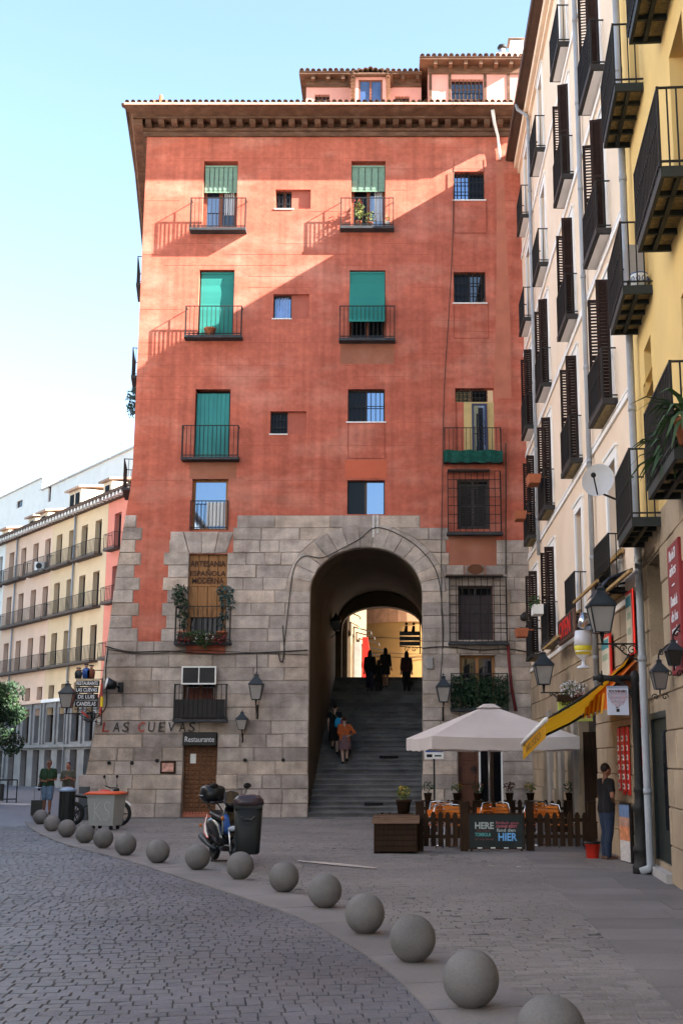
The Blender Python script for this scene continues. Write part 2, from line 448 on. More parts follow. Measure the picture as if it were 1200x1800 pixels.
def text_mb(mb, txt, center, ax, up, n, w=None, h=0.2, depth=0.004, m=None, shear=0.0, off=0.0):
    """flat lettering fitted to a width and a height, laid on a real surface"""
    cu = bpy.data.curves.new('lettering', 'FONT'); cu.body = txt; cu.size = 1; cu.extrude = depth
    cu.shear = shear; cu.offset = off; cu.resolution_u = 3
    o = bpy.data.objects.new('lettering', cu)
    me = bpy.data.meshes.new_from_object(o)
    xs = [v.co.x for v in me.vertices]; ys = [v.co.y for v in me.vertices]
    if not xs: return
    x0, x1, y0, y1 = min(xs), max(xs), min(ys), max(ys)
    ky = h / (y1 - y0); kx = (w / (x1 - x0)) if w else ky
    ax = Vector(ax).normalized(); up = Vector(up).normalized(); n = Vector(n).normalized(); c = Vector(center)
    if m: mb.use(m)
    mb.add([c + ax * ((v.co.x - (x0 + x1) / 2) * kx) + up * ((v.co.y - (y0 + y1) / 2) * ky) + n * v.co.z for v in me.vertices],
           [tuple(p.vertices) for p in me.polygons])
    bpy.data.objects.remove(o); bpy.data.meshes.remove(me); bpy.data.curves.remove(cu)

def in_poly(p, poly):
    x, y = p; c = False; j = len(poly) - 1
    for i in range(len(poly)):
        xi, yi = poly[i]; xj, yj = poly[j]
        if (yi > y) != (yj > y) and x < (xj - xi) * (y - yi) / (yj - yi) + xi: c = not c
        j = i
    return c
def sheet(mb, T, outer, holes, depth=0.3, o=0.0, reveal=True):
    """a wall face with real openings and their reveals"""
    vs = []; ed = []
    for poly in [outer] + holes:
        b = len(vs); vs += [Vector(p) for p in poly]
        ed += [(b + i, b + (i + 1) % len(poly)) for i in range(len(poly))]
    V, E, Fc = delaunay_2d_cdt(vs, ed, [], 0, 1e-5)[:3]
    fs = []
    for f in Fc:
        c = (sum(V[i][0] for i in f) / 3, sum(V[i][1] for i in f) / 3)
        if in_poly(c, outer) and not any(in_poly(c, h) for h in holes): fs.append(tuple(f))
    mb.add([T((p[0], o, p[1])) for p in V], fs)
    if reveal:
        for h in holes:
            n = len(h)
            mb.add([T((a, o, z)) for a, z in h] + [T((a, o - depth, z)) for a, z in h],
                   [(i, (i + 1) % n, n + (i + 1) % n, n + i) for i in range(n)])
    return mb
def R4(r):
    a0, z0, a1, z1 = r
    return [(a0, z0), (a1, z0), (a1, z1), (a0, z1)]

# ---------------------------------------------------------------- parts shared by the houses
def railing(T, parent, a0, a1, z0, z1, p, step=0.13, bar=0.009, mid=None, name='railing', m=None, sides=True, curls=False):
    b = MB()
    def bar_(q0, q1, r): b.box((min(q0[0], q1[0]) - r, min(q0[1], q1[1]) - r, min(q0[2], q1[2]) - r), (max(q0[0], q1[0]) + r, max(q0[1], q1[1]) + r, max(q0[2], q1[2]) + r), T)
    for z in [z1, z0 + 0.06] + ([mid] if mid else []):
        bar_((a0, p, z), (a1, p, z), 0.014)
        if sides:
            bar_((a0, 0.0, z), (a0, p, z), 0.012); bar_((a1, 0.0, z), (a1, p, z), 0.012)
    n = max(2, int(round((a1 - a0) / step)))
    for i in range(n + 1):
        a = a0 + (a1 - a0) * i / n
        r = bar if 0 < i < n else 0.016
        bar_((a, p, z0), (a, p, z1), r)
        if curls and 0 < i < n:
            b.box((a - 0.02, p - 0.02, z0 + 0.55 * (z1 - z0)), (a + 0.02, p + 0.02, z0 + 0.58 * (z1 - z0)), T)
    if sides:
        k = max(1, int(round(p / step)))
        for i in range(1, k):
            for a in (a0, a1): bar_((a, p * i / k, z0), (a, p * i / k, z1), bar)
    return b.build(name, m or M_IRON, parent)
def balcony(T, parent, a0, a1, zf, zr, p, slab=0.09, ms=None, soffit=None, **k):
    b = MB().use(ms or M_LEAD)
    b.box((a0 - 0.03, -0.02, zf - slab), (a1 + 0.03, p + 0.03, zf), T)
    if soffit:
        b.use(soffit).box((a0 + 0.03, 0.0, zf - slab - 0.012), (a1 - 0.03, p - 0.05, zf - slab - 0.003), T)
    o = b.build('balcony', None, parent)
    railing(T, o, a0, a1, zf, zr, p, **k)
    return o
def bars(T, parent, r, o, nx, nz, rad=0.011, name='window_bars', m=None):
    a0, z0, a1, z1 = r; b = MB()
    for i in range(1, nx): 
        a = a0 + (a1 - a0) * i / nx
        b.box((a - rad, o - rad, z0), (a + rad, o + rad, z1), T)
    for i in range(1, nz):
        z = z0 + (z1 - z0) * i / nz
        b.box((a0, o - rad * .8, z - rad), (a1, o + rad * .8, z + rad), T)
    return b.build(name, m or M_IRON, parent)
def window(T, parent, r, back=0.22, frame=0.055, leaves=2, mf=None, mg=None, glasses=None, name='window', rows=1, dark=True):
    """a framed window set back in its opening: frame (the part) with panes under it"""
    a0, z0, a1, z1 = r; mf = mf or M_BRFRAME
    b = MB().use(mf)
    o0, o1 = -back - 0.04, -back + 0.02
    b.box((a0, o0, z0), (a0 + frame, o1, z1), T); b.box((a1 - frame, o0, z0), (a1, o1, z1), T)
    b.box((a0 + frame, o0, z1 - frame), (a1 - frame, o1, z1), T); b.box((a0 + frame, o0, z0), (a1 - frame, o1, z0 + frame), T)
    w = (a1 - a0 - 2 * frame) / leaves
    for i in range(1, leaves):
        a = a0 + frame + w * i
        b.box((a - frame * .6, o0, z0 + frame), (a + frame * .6, o1 + 0.01, z1 - frame), T)
    for j in range(1, rows):
        z = z0 + frame + (z1 - z0 - 2 * frame) * j / rows
        b.box((a0 + frame, o0 + 0.005, z - frame * .35), (a1 - frame, o1 - 0.005, z + frame * .35), T)
    f = b.build(name, None, parent)
    for i in range(leaves):
        g = (glasses[i] if glasses else None) or mg or M_GLASSM
        q0 = a0 + frame + w * i + (0.03 if i else 0); q1 = a0 + frame + w * (i + 1) - (0.03 if i < leaves - 1 else 0)
        MB().box((q0, -back - 0.022, z0 + frame), (q1, -back - 0.012, z1 - frame), T).build('pane', g, f)
    return f
def panelbox(T, parent, r, o0, o1, m, name):
    return MB().box((r[0], o0, r[1]), (r[2], o1, r[3]), T).build(name, m, parent)
def louvre(T, parent, r, o, ang=0.0, hinge=0, m=None, name='shutter', step=0.07):
    """a louvred leaf hinged at one side of its opening and swung out by ang; slats joined: each is under two pixels"""
    a0, z0, a1, z1 = r; w = a1 - a0; m = m or M_SHUT
    c, s = cos(ang), sin(ang)
    def L(p):
        d = p[0]; t = p[1]
        if hinge == 0: return T((a0 + d * c - t * s, o + d * s + t * c, p[2]))
        return T((a1 - d * c + t * s, o + d * s + t * c, p[2]))
    b = MB()
    e = 0.06
    b.box((0, 0, z0), (e, 0.035, z1), L); b.box((w - e, 0, z0), (w, 0.035, z1), L)
    for z in (z0, (z0 + z1) / 2 - e / 2, z1 - e): b.box((e, 0, z), (w - e, 0.035, z + e), L)
    z = z0 + e
    while z < z1 - e:
        b.add([L((e, 0.0, z)), L((w - e, 0.0, z)), L((w - e, 0.035, z + step * .8)), L((e, 0.035, z + step * .8))], [(0, 1, 2, 3)])
        z += step
    return b.build(name, m, parent)
def pipe(T, parent, a, z0, z1, r=0.055, o=0.1, name='drainpipe', m=None, shoe=True, rings=True):
    b = MB(); b.smooth = True
    pts = [(a, o, z1), (a, o, z0 + 0.12)] + ([(a, o + 0.03, z0 + 0.06), (a, o + 0.16, z0 + 0.015)] if shoe else [])
    b.tube(pts, r, 10, T=T)
    if rings:
        z = z0 + 1.2
        while z < z1: b.tube([(a, o, z), (a, o, z + 0.09)], r * 1.16, 10, T=T); z += 2.1
    return b.build(name, m or M_PIPE, parent)
def pot_plant(name, label, cat, loc, kind='bush', pot=0.13, h=0.25, group=None, mp=None, ml=None, mflower=None, n=120, spread=0.2, rise=0.2, seed=1, size=0.08):
    rng = random.Random(seed)
    t = thing(name, label, cat, (0, 0, 0), group)
    b = MB(); b.smooth = True
    b.lathe([(pot * .72, 0), (pot * .95, h * .85), (pot * 1.06, h * .86), (pot * 1.06, h), (pot * .9, h), (pot * .88, h * .9), (0, h * .9)], n=14)
    b.build('pot', mp or M_TERRA, t)
    f = MB().use(ml or M_LEAF)
    if kind == 'bush':
        f.leaves((0, 0, h + rise), (spread, spread, rise * 1.1), n, size, rng=rng)
        if mflower: f.use(mflower).leaves((0, 0, h + rise * 1.3), (spread * .9, spread * .9, rise * .9), n // 3, size * .8, rng=rng)
    else:                                                        # arching strap leaves
        for i in range(n):
            t0 = rng.uniform(0, 2 * pi); ln = rng.uniform(.6, 1.15) * spread * 2; e = Vector((cos(t0), sin(t0), 0)); up = rng.uniform(.35, 1.2)
            wd = Vector((-sin(t0), cos(t0), 0)) * size * .18
            pts = [Vector((0, 0, h)) + e * (ln * k) + Vector((0, 0, rise * (up * 2.2 * k - 1.8 * k * k))) for k in (0, .35, .7, 1.0)]
            vs = []
            for k, p in enumerate(pts):
                ww = wd * (1, 1.1, .8, .1)[k]; vs += [p - ww, p + ww]
            f.add(vs, [(0, 1, 3, 2), (2, 3, 5, 4), (4, 5, 7, 6)])
    f.build('foliage', None, t)
    return place(t, loc)

# ================================================================ the ground
YF = 39.6                                               # the arched house stands across the end of the little square
edge_px = [(2, 1392), (22, 1402), (36, 1413), (38, 1428), (44, 1448), (62, 1462), (100, 1480), (150, 1494), (200, 1506), (262, 1524), (322, 1545), (385, 1564), (450, 1586),
           (545, 1620), (600, 1655), (675, 1700), (770, 1795), (830, 1860)]
edge = [on_z(*p).to_2d() for p in edge_px]              # kerb line between the carriageway and the square
def smooth_line(pts, k=2):
    for _ in range(k):
        q = [pts[0]]
        for a, b in zip(pts[:-1], pts[1:]): q += [a * .75 + b * .25, a * .25 + b * .75]
        pts = q + [pts[-1]]
    return pts
edge = smooth_line(edge, 2)
edge.sort(key=lambda p: p.y) if False else None
edge = edge[::-1]                                       # near to far
def edge_x(y):
    if y <= edge[0].y: return edge[0].x + (edge[0].y - y) * 0.35
    for a, b in zip(edge[:-1], edge[1:]):
        if a.y <= y <= b.y: return a.x + (b.x - a.x) * (y - a.y) / max(1e-6, b.y - a.y)
    return edge[-1].x
gm = mat('far_ground', (0.13, 0.125, 0.12), 0.8, 0.2, 0.4)
tag(MB().add([(-400, -150, -0.06), (400, -150, -0.06), (400, 500, -0.06), (-400, 500, -0.06)], [(0, 1, 2, 3)]).build('ground', gm), kind='structure')
road = tag(MB().add([(-70, -40, -0.016), (8, -40, -0.016), (8, 140, -0.016), (-70, 140, -0.016)], [(0, 1, 2, 3)]).build('road', M_JOINT), kind='structure')
# the square: everything right of the kerb line
pts = [(p.x, p.y) for p in edge if p.y < 41]
poly = [(edge_x(-6), -6)] + pts + [(edge_x(41), 41)] + [(30, 41), (30, -6)]
square = MB()
sheet(square, lambda p: Vector((p[0], p[2], -0.013)), poly, [], reveal=False)
square = tag(square.build('plaza', M_JOINT), kind='structure')

SLABLINE = [on_z(u, v).to_2d() for u, v in [(948, 1532), (1080, 1665), (1195, 1785)]]
def slab_x(y):
    a, b = SLABLINE[0], SLABLINE[-1]
    return a.x + (b.x - a.x) * (y - a.y) / (b.y - a.y)
def inframe(p, m=420):
    u, v = proj(p); return -m < u < 1200 + m and v < 1800 + m
def sett_shape(mb, x, y, wx, wy, top, rng, ang=0.0, ch=0.0045):
    j = lambda s: rng.uniform(-s, s)
    c, s_ = cos(ang), sin(ang)
    tilt = [j(0.0035) for _ in range(4)]
    q = [(-wx / 2, -wy / 2), (wx / 2, -wy / 2), (wx / 2, wy / 2), (-wx / 2, wy / 2)]
    out = []; inn = []
    for k, (a, b) in enumerate(q):
        a += j(wx * .022); b += j(wy * .022)
        out.append((x + a * c - b * s_, y + a * s_ + b * c))
        a *= 1 - ch * 2 / wx; b *= 1 - ch * 2 / wy
        inn.append((x + a * c - b * s_, y + a * s_ + b * c))
    vs = [Vector((*p, -0.034)) for p in out] + [Vector((p[0], p[1], top - 0.008 + tilt[k])) for k, p in enumerate(out)] + [Vector((p[0], p[1], top + tilt[k])) for k, p in enumerate(inn)]
    fs = [(8, 9, 10, 11)]
    for i in range(4):
        k = (i + 1) % 4
        fs += [(i, k, k + 4, i + 4), (i + 4, k + 4, k + 8, i + 8)]
    mb.add(vs, fs)
def lay(parent, name, m, rows_y0, y1, xr, wx, wy, gap, rng, n_single, wave):
    """courses of setts: the nearest ones are pieces of their own, the rest one joined part"""
    items = []
    y = rows_y0
    while y < y1:
        x0, x1 = xr(y)
        h = wy * rng.uniform(.88, 1.1)
        x = x0 + rng.uniform(-wx, 0)
        while x < x1:
            l = wx * rng.uniform(.75, 1.45)
            yy = y + wave(x + l / 2, y)
            xe0, xe1 = xr(yy)
            if x > xe0 - 0.05 and x + l < xe1 + 0.05 and inframe((x + l / 2, yy, 0)):
                items.append((x + l / 2, yy, l - gap * rng.uniform(.6, 1.5) - (gap * 1.5 if rng.random() < .05 else 0), h - gap * rng.uniform(.6, 1.5)))
            x += l
        y += h
    items.sort(key=lambda t: t[1] + (0 if -20 < proj((t[0], t[1], 0))[0] < 1220 and proj((t[0], t[1], 0))[1] < 1815 else 100))
    rest = MB()
    for k, (x, yy, lx, ly) in enumerate(items):
        b = MB() if k < n_single else rest
        top = rng.uniform(-0.0035, 0.003) + 0.003 * sin(x * .9 + yy * .7)
        sett_shape(b, x, yy, lx, ly, top - 0.006, rng, (wave(x + .05, yy) - wave(x - .05, yy)) / .1 + rng.uniform(-.012, .012))
        if k < n_single: b.build(name, m, parent)
    o = rest.build(name + '_courses', m, parent); o['kind'] = 'stuff'
rg = random.Random(4)
lay(road, 'cobblestone', M_SETT, 8.2, 36.0, lambda y: (-0.345 * y - 2.4, edge_x(y) + 0.22), 0.140, 0.150, 0.0075, rg, 300,
    lambda x, y: 0.06 * sin(x * .8 + 1) + 0.02 * sin(x * 2.1 + y) + 0.10 * x)
# the kerb band of long slabs that carries the stone balls
acc = 0; k = 0
def offset_line(pts, d):
    r = []
    for i, p in enumerate(pts):
        t = (pts[min(i + 1, len(pts) - 1)] - pts[max(i - 1, 0)]).normalized()
        r.append(p + Vector((t.y, -t.x)) * d)
    return r
BW = 0.80
band_o = offset_line(edge, BW)
j0 = 0
for i in range(1, len(edge)):
    acc += (edge[i] - edge[i - 1]).length
    if acc > 1.05 or i == len(edge) - 1:
        A = edge[j0:i + 1]; B = band_o[j0:i + 1]
        acc = 0; j0 = i
        if A[0].y > 36: continue
        b = MB()
        n = len(A); z = 0.007 + rg.uniform(-.003, .003)
        vs = [Vector((p.x, p.y, z)) for p in A] + [Vector((p.x, p.y, z)) for p in B] + [Vector((p.x, p.y, -0.05)) for p in A] + [Vector((p.x, p.y, -0.05)) for p in B]
        c = sum((Vector((p.x, p.y, 0)) for p in A + B), Vector()) / (2 * n)
        vs = [c + (p - c) * (0.986 + rg.uniform(-.003, .003)) for p in vs]
        for p in vs[2 * n:]: p.z = -0.05
        for p in vs[:2 * n]: p.z = z
        fs = [(q, q + 1, n + q + 1, n + q) for q in range(n - 1)] + [(q, q + 1, 2 * n + q + 1, 2 * n + q) for q in range(n - 1)]
        fs += [(n + q, n + q + 1, 3 * n + q + 1, 3 * n + q) for q in range(n - 1)] + [(0, n, 3 * n, 2 * n), (n - 1, 2 * n - 1, 4 * n - 1, 3 * n - 1)]
        b.add(vs, fs).build('kerb_slab', M_SLAB, square)
bo = sorted([(p.y, p.x) for p in band_o])
def band_x(y):
    if y <= bo[0][0]: return bo[0][1] + (bo[0][0] - y) * .35
    for a, b in zip(bo[:-1], bo[1:]):
        if a[0] <= y <= b[0]: return a[1] + (b[1] - a[1]) * (y - a[0]) / max(1e-6, b[0] - a[0])
    return bo[-1][1]
lay(square, 'paving_sett', M_SETT2, 8.2, 39.4, lambda y: (band_x(y) - 0.22, min(slab_x(y) + 0.22, 5.0)), 0.19, 0.14, 0.006, rg, 300,
    lambda x, y: 0.02 * sin(x * .7 + y) + 0.05 * x)
# big smooth slabs along the right-hand houses
y = 8.4
while y < 39.2:
    h = 0.85 * rg.uniform(.92, 1.1)
    x = slab_x(y) + 0.0
    while x < 4.75:
        l = rg.uniform(.9, 1.5)
        b = MB()
        sk = (slab_x(y + h) - slab_x(y))
        g = 0.008
        q = [(x + g, y + g), (x + l - g, y + g), (x + l - g + sk, y + h - g), (x + g + sk, y + h - g)]
        zt = 0.007 + rg.uniform(-.003, .003)
        b.add([Vector((*p, zt)) for p in q] + [Vector((*p, -0.03)) for p in q], [(0, 1, 2, 3), (0, 1, 5, 4), (1, 2, 6, 5), (2, 3, 7, 6), (3, 0, 4, 7)])
        if inframe((x + l / 2, y + h / 2, 0), 300): b.build('paving_slab', M_SLAB, square)
        x += l
    y += h
tag(MB().add([(-70, 34.5, -0.012), (edge_x(34.5) + .2, 34.5, -0.012), (-9.9, 41, -0.012), (-9.0, 140, -.012), (-70, 140, -0.012)], [(0, 1, 2, 3, 4)]).build('far_road', M_ROADFAR), kind='structure')
# gutter course and painted sun streak in front of the arched house
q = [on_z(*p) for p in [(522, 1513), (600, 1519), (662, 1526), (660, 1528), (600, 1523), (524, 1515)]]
MB().add([Vector((p.x, p.y, 0.012)) for p in q], [tuple(range(6))]).build('painted_sun_streak', mat('sun_streak_pale', (0.42, 0.36, 0.32), 0.8, 0.3, 6), square)  # pale strip stands in for a sliver of sun on the paving
for k in range(16):
    a = -9.2 + k * .82
    if 541 < proj((a + .4, YF - .3, 0))[0] < 742 and False: continue
    MB().box((a + .01, YF - 0.62, -0.03), (a + .81, YF - 0.16, 0.014)).build('pavement_slab', M_SLAB, square)

# ================================================================ the arched house
T = Frame((0, YF, 0), (1, 0, 0), (0, -1, 0))
house = thing('arched_house', 'tall terracotta red house with granite base and arched stair passage', 'house', (0, YF, 0))
VT = Vector((-0.158, 0.987, 0)).normalized()            # its left flank runs away from us
def AT(u, v): return T.at(u, v)
xe_up = AT(245, 560)[0]                                 # upper corner is plumb, the granite base leans out
lean = [AT(229, 862), AT(221, 905), AT(204, 1010), AT(186, 1150), AT(163, 1300), AT(151, 1362)]
lean_b = [AT(145, 1363), AT(143, 1440)]
Ztop = AT(560, 240)[1]
xr_ = 4.46
def xl(z):
    P = [(xe_up, 60)] + [(xe_up, lean[0][1] + .9)] + lean
    for (xa, za), (xb, zb) in zip(P[:-1], P[1:]):
        if zb <= z <= za: return xb + (xa - xb) * (z - zb) / max(1e-6, za - zb)
    return lean[-1][0] - 0.05
ZPL = AT(400, 1362)[1]                                  # top of plinth
# openings (photographed edges measured on the wall plane)
OP = {}
for key, r in dict(W1=(357, 283, 417, 399), W2=(349, 474, 411, 589), W3=(342, 684, 404, 803), W4=(337, 841, 400, 932), W5=(330, 974, 398, 1128),
                   W6=(322, 1174, 379, 1266), D1=(321, 1290, 381, 1438), S1=(484, 333, 546, 367), S2=(480, 517, 543, 560), S3=(475, 723, 538, 763),
                   B1=(617, 283, 677, 398), B2=(614, 475, 677, 594), B3=(611, 684, 676, 742), B4=(610, 844, 676, 904), C1=(797, 302, 851, 352), C2=(797, 478, 853, 533),
                   C3=(800, 682, 868, 806), C4=(803, 842, 860, 930), C5=(805, 1030, 866, 1125), C6=(808, 1152, 870, 1246), D2=(805, 1300, 884, 1436)).items():
    OP[key] = T.rect(*r)
# the arch
aL, aR = AT(543, 1200)[0], AT(742, 1200)[0]
zSpring, zCrown = AT(641, 1040)[1], AT(641, 962)[1]
aC = (aL + aR) / 2; aW = (aR - aL) / 2; aH = zCrown - zSpring
def arch_pt(t, k=0.0):
    return (aC + (aW + k) * cos(t), zSpring + (aH + k) * sin(t))
NA = 28
arch = [(aL, -0.5)] + [arch_pt(pi - pi * i / NA) for i in range(NA + 1)] + [(aR, -0.5)]
outer = [(xl(0), 0.0), (xr_, 0.0), (xr_, Ztop + 0.1), (xe_up, Ztop + 0.1)] + [(x, z) for x, z in [(xe_up, lean[0][1] + .9)] + lean]
holes = [R4(r) for k, r in OP.items()] + [arch]
W = MB().use(M_RED); sheet(W, T, outer, holes, 0.30, reveal=False)
for h_ in holes:
    W.use(M_STONE if h_ is arch or h_[0][1] < AT(560, 1128)[1] + .05 else M_RED)
    W.add([T((a, 0, z)) for a, z in h_] + [T((a, -.3, z)) for a, z in h_], [(i, (i + 1) % len(h_), len(h_) + (i + 1) % len(h_), len(h_) + i) for i in range(len(h_))])
wall = W.build('wall', None, house)
# flank, back and flat core so that the house casts its own shade
B = MB().use(M_RED)
LV = [(xe_up, Ztop + .1), (xe_up, lean[0][1] + .9)] + lean + [(lean[-1][0] - .05, 0)]
def FL(x, d, z): return Vector((x, YF, z)) + VT * d
for (xa, za), (xb, zb) in zip(LV[:-1], LV[1:]):
    B.add([FL(xa, 0, za), FL(xa, 11.5, za), FL(xb, 11.5, zb), FL(xb, 0, zb)], [(0, 1, 2, 3)])
B.build('flank_wall', None, house)
YB = YF + 11.5
xb0 = FL(xe_up, 11.5, 0).x
B = MB()
b_arch = [(aL + .35, -0.5), (aL + .35, 8.2)] + [(aC + .15 + (aW - .2) * cos(pi - pi * i / 16), 8.2 + .75 * sin(pi * i / 16)) for i in range(17)] + [(aR - .05, 8.2), (aR - .05, -0.5)]
TB = Frame((0, YB, 0), (1, 0, 0), (0, 1, 0))
zb_spring = TB.at(660, 1112)[1]; zb_crown = TB.at(660, 1069)[1]
bL, bR = TB.at(601, 1130)[0], TB.at(741, 1130)[0]
b_arch = [(bL, -0.5)] + [((bL + bR) / 2 - (bR - bL) / 2 * cos(pi * i / 16), zb_spring + (zb_crown - zb_spring) * sin(pi * i / 16) ** .75) for i in range(17)] + [(bR, -0.5)]
sheet(B, TB, [(xb0 + .05, 0), (xr_ + 1.2, 0), (xr_ + 1.2, Ztop + .1), (xb0 + .05, Ztop + .1)], [b_arch], 0.6)
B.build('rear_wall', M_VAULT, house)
# the vault from front to back
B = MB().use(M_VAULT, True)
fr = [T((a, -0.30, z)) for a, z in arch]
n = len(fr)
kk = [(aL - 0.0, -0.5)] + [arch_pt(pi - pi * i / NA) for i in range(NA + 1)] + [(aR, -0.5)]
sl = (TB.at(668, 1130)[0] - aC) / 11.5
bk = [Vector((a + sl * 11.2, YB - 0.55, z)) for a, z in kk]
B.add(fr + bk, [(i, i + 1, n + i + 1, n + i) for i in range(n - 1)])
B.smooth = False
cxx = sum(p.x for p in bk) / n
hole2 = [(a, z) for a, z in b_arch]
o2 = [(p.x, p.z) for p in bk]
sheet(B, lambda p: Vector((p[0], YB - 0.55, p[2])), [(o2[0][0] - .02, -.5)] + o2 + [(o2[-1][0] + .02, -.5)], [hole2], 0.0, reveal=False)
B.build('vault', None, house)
# granite stairs, one piece each
NST = 31
ZST = on_y(660, 1192, YB - .2).z
RIS = ZST / NST; TRD = (11.5 - 0.45) / NST
def stair_z(y): return min(ZST, max(0, ceil((y - YF - 0.02) / TRD)) * RIS)
st = random.Random(2)
for i in range(NST):
    y0 = YF + 0.02 + i * TRD; z1 = (i + 1) * RIS
    x0 = aL + sl * (y0 - YF) + .003; x1 = aR + sl * (y0 - YF) - .003
    y1 = y0 + TRD + (0.05 if i < NST - 1 else 0)
    wear = st.uniform(-.006, .006)
    b = MB()
    b.box((x0, y0, z1 - RIS - 0.12), (x1, y1, z1 + wear - .012))
    b.box((x0, y0 - 0.055, z1 + wear - .045), (x1, y1, z1 + wear))
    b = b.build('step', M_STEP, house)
    if i in (2, 11): MB().box((x0 + (1.75 if i == 2 else 2.1), y0 - .066, z1 - RIS + .03), (x0 + (2.35 if i == 2 else 2.75), y0 - .058, z1 - .05)).build('drain_slot', M_DARK, b)

# ---- granite blocks
def granite(polys, o1, name='granite_block', m=None):
    for p in polys:
        MB().poly_block([(a + st.uniform(-.009, .009), z + st.uniform(-.007, .007)) for a, z in p], 0.0, o1 + st.uniform(-.018, .014), 0.022 + st.uniform(-.008, .008), T).build(name, m or st.choice([M_STONE, M_STONE, M_STONE_W, M_STONE_G]), house)
mort = MB()
def mortar(poly): mort.add([T((a, 0.006, z)) for a, z in poly], [tuple(range(len(poly)))])
ring = 0.78
def ring_out(z):
    """half width of the arch ring's outer line at height z, or the jamb"""
    if z <= zSpring: return aW
    q = (z - zSpring) / (aH + ring)
    return (aW + ring) * sqrt(1 - q * q) if q < 1 else 0.0
G = 0.0045
def split(a0, a1, z0, z1, l0, l1, rng, fa=None, fb=None, o=0.03):
    """blocks in a course between a0 and a1; fa/fb give slanted ends as functions of z"""
    if a1 - a0 < 0.12: return
    L = a1 - a0; nmin = max(1, round(L / rng.uniform(l0, l1)))
    cuts = [0.0]
    for i in range(1, nmin): cuts.append((i + rng.uniform(-.22, .22)) / nmin)
    cuts.append(1.0)
    for i in range(nmin):
        q0, q1 = a0 + L * cuts[i], a0 + L * cuts[i + 1]
        p = [[q0, z0], [q1, z0], [q1, z1], [q0, z1]]
        if i == 0 and fa: p[0][0], p[3][0] = fa(z0), fa(z1)
        if i == nmin - 1 and fb: p[1][0], p[2][0] = fb(z0), fb(z1)
        mortar([tuple(k) for k in p])
        g = G
        pp = [(p[0][0] + g, p[0][1] + g), (p[1][0] - g, p[1][1] + g), (p[2][0] - g, p[2][1] - g), (p[3][0] + g, p[3][1] - g)]
        if pp[1][0] - pp[0][0] > .05 or pp[2][0] - pp[3][0] > .05: granite([pp], o)
CH = (AT(400, 1150)[1] - ZPL) / 9
def free(z0, z1, segs, keys):
    """cut the openings out of a course"""
    for k in keys:
        a0, b0, a1, b1 = OP[k]
        if z0 < b1 - 0.08 and z1 > b0 + 0.08:
            out = []
            for s0, s1 in segs:
                if a1 <= s0 or a0 >= s1: out.append((s0, s1)); continue
                if a0 > s0: out.append((s0, a0))
                if a1 < s1: out.append((a1, s1))
            segs = out
    return segs
rs = random.Random(21)
zrow = ZPL
for i in range(3):                                      # plinth, standing proud
    z0, z1 = ZPL * i / 3, ZPL * (i + 1) / 3
    for s0, s1 in free(z0, z1, [(-20, aL + .03), (aR - .03, xr_)], ['D1', 'D2']):
        if s0 < -15: split(xl(z0) - .15, s1, z0, z1, .7, 1.5, rs, o=0.13)
        else: split(s0, s1, z0, z1, .7, 1.5, rs, o=0.13)
for i in range(9):
    z0, z1 = ZPL + CH * i, ZPL + CH * (i + 1)
    for s0, s1 in free(z0, z1, [(-20, aL), (aR, xr_)], ['D1', 'D2', 'W6', 'C6']):
        if s0 < -15: split(xl((z0 + z1) / 2), s1, z0, z1, .7, 1.7, rs, fa=xl)
        else: split(s0, s1, z0, z1, .7, 1.6, rs)
z415, z295 = AT(415, 1000)[0], AT(292, 1050)[0]
zlint0, zlint1 = AT(350, 973)[1], AT(350, 935)[1]
zt0 = ZPL + CH * 9
nup = int(round((AT(560, 906)[1] - zt0) / CH))
CH2 = (AT(560, 906)[1] - zt0) / nup
aPan0, aPan1 = AT(241, 1000)[0], AT(297, 1050)[0]
zPan = AT(260, 1127)[1]
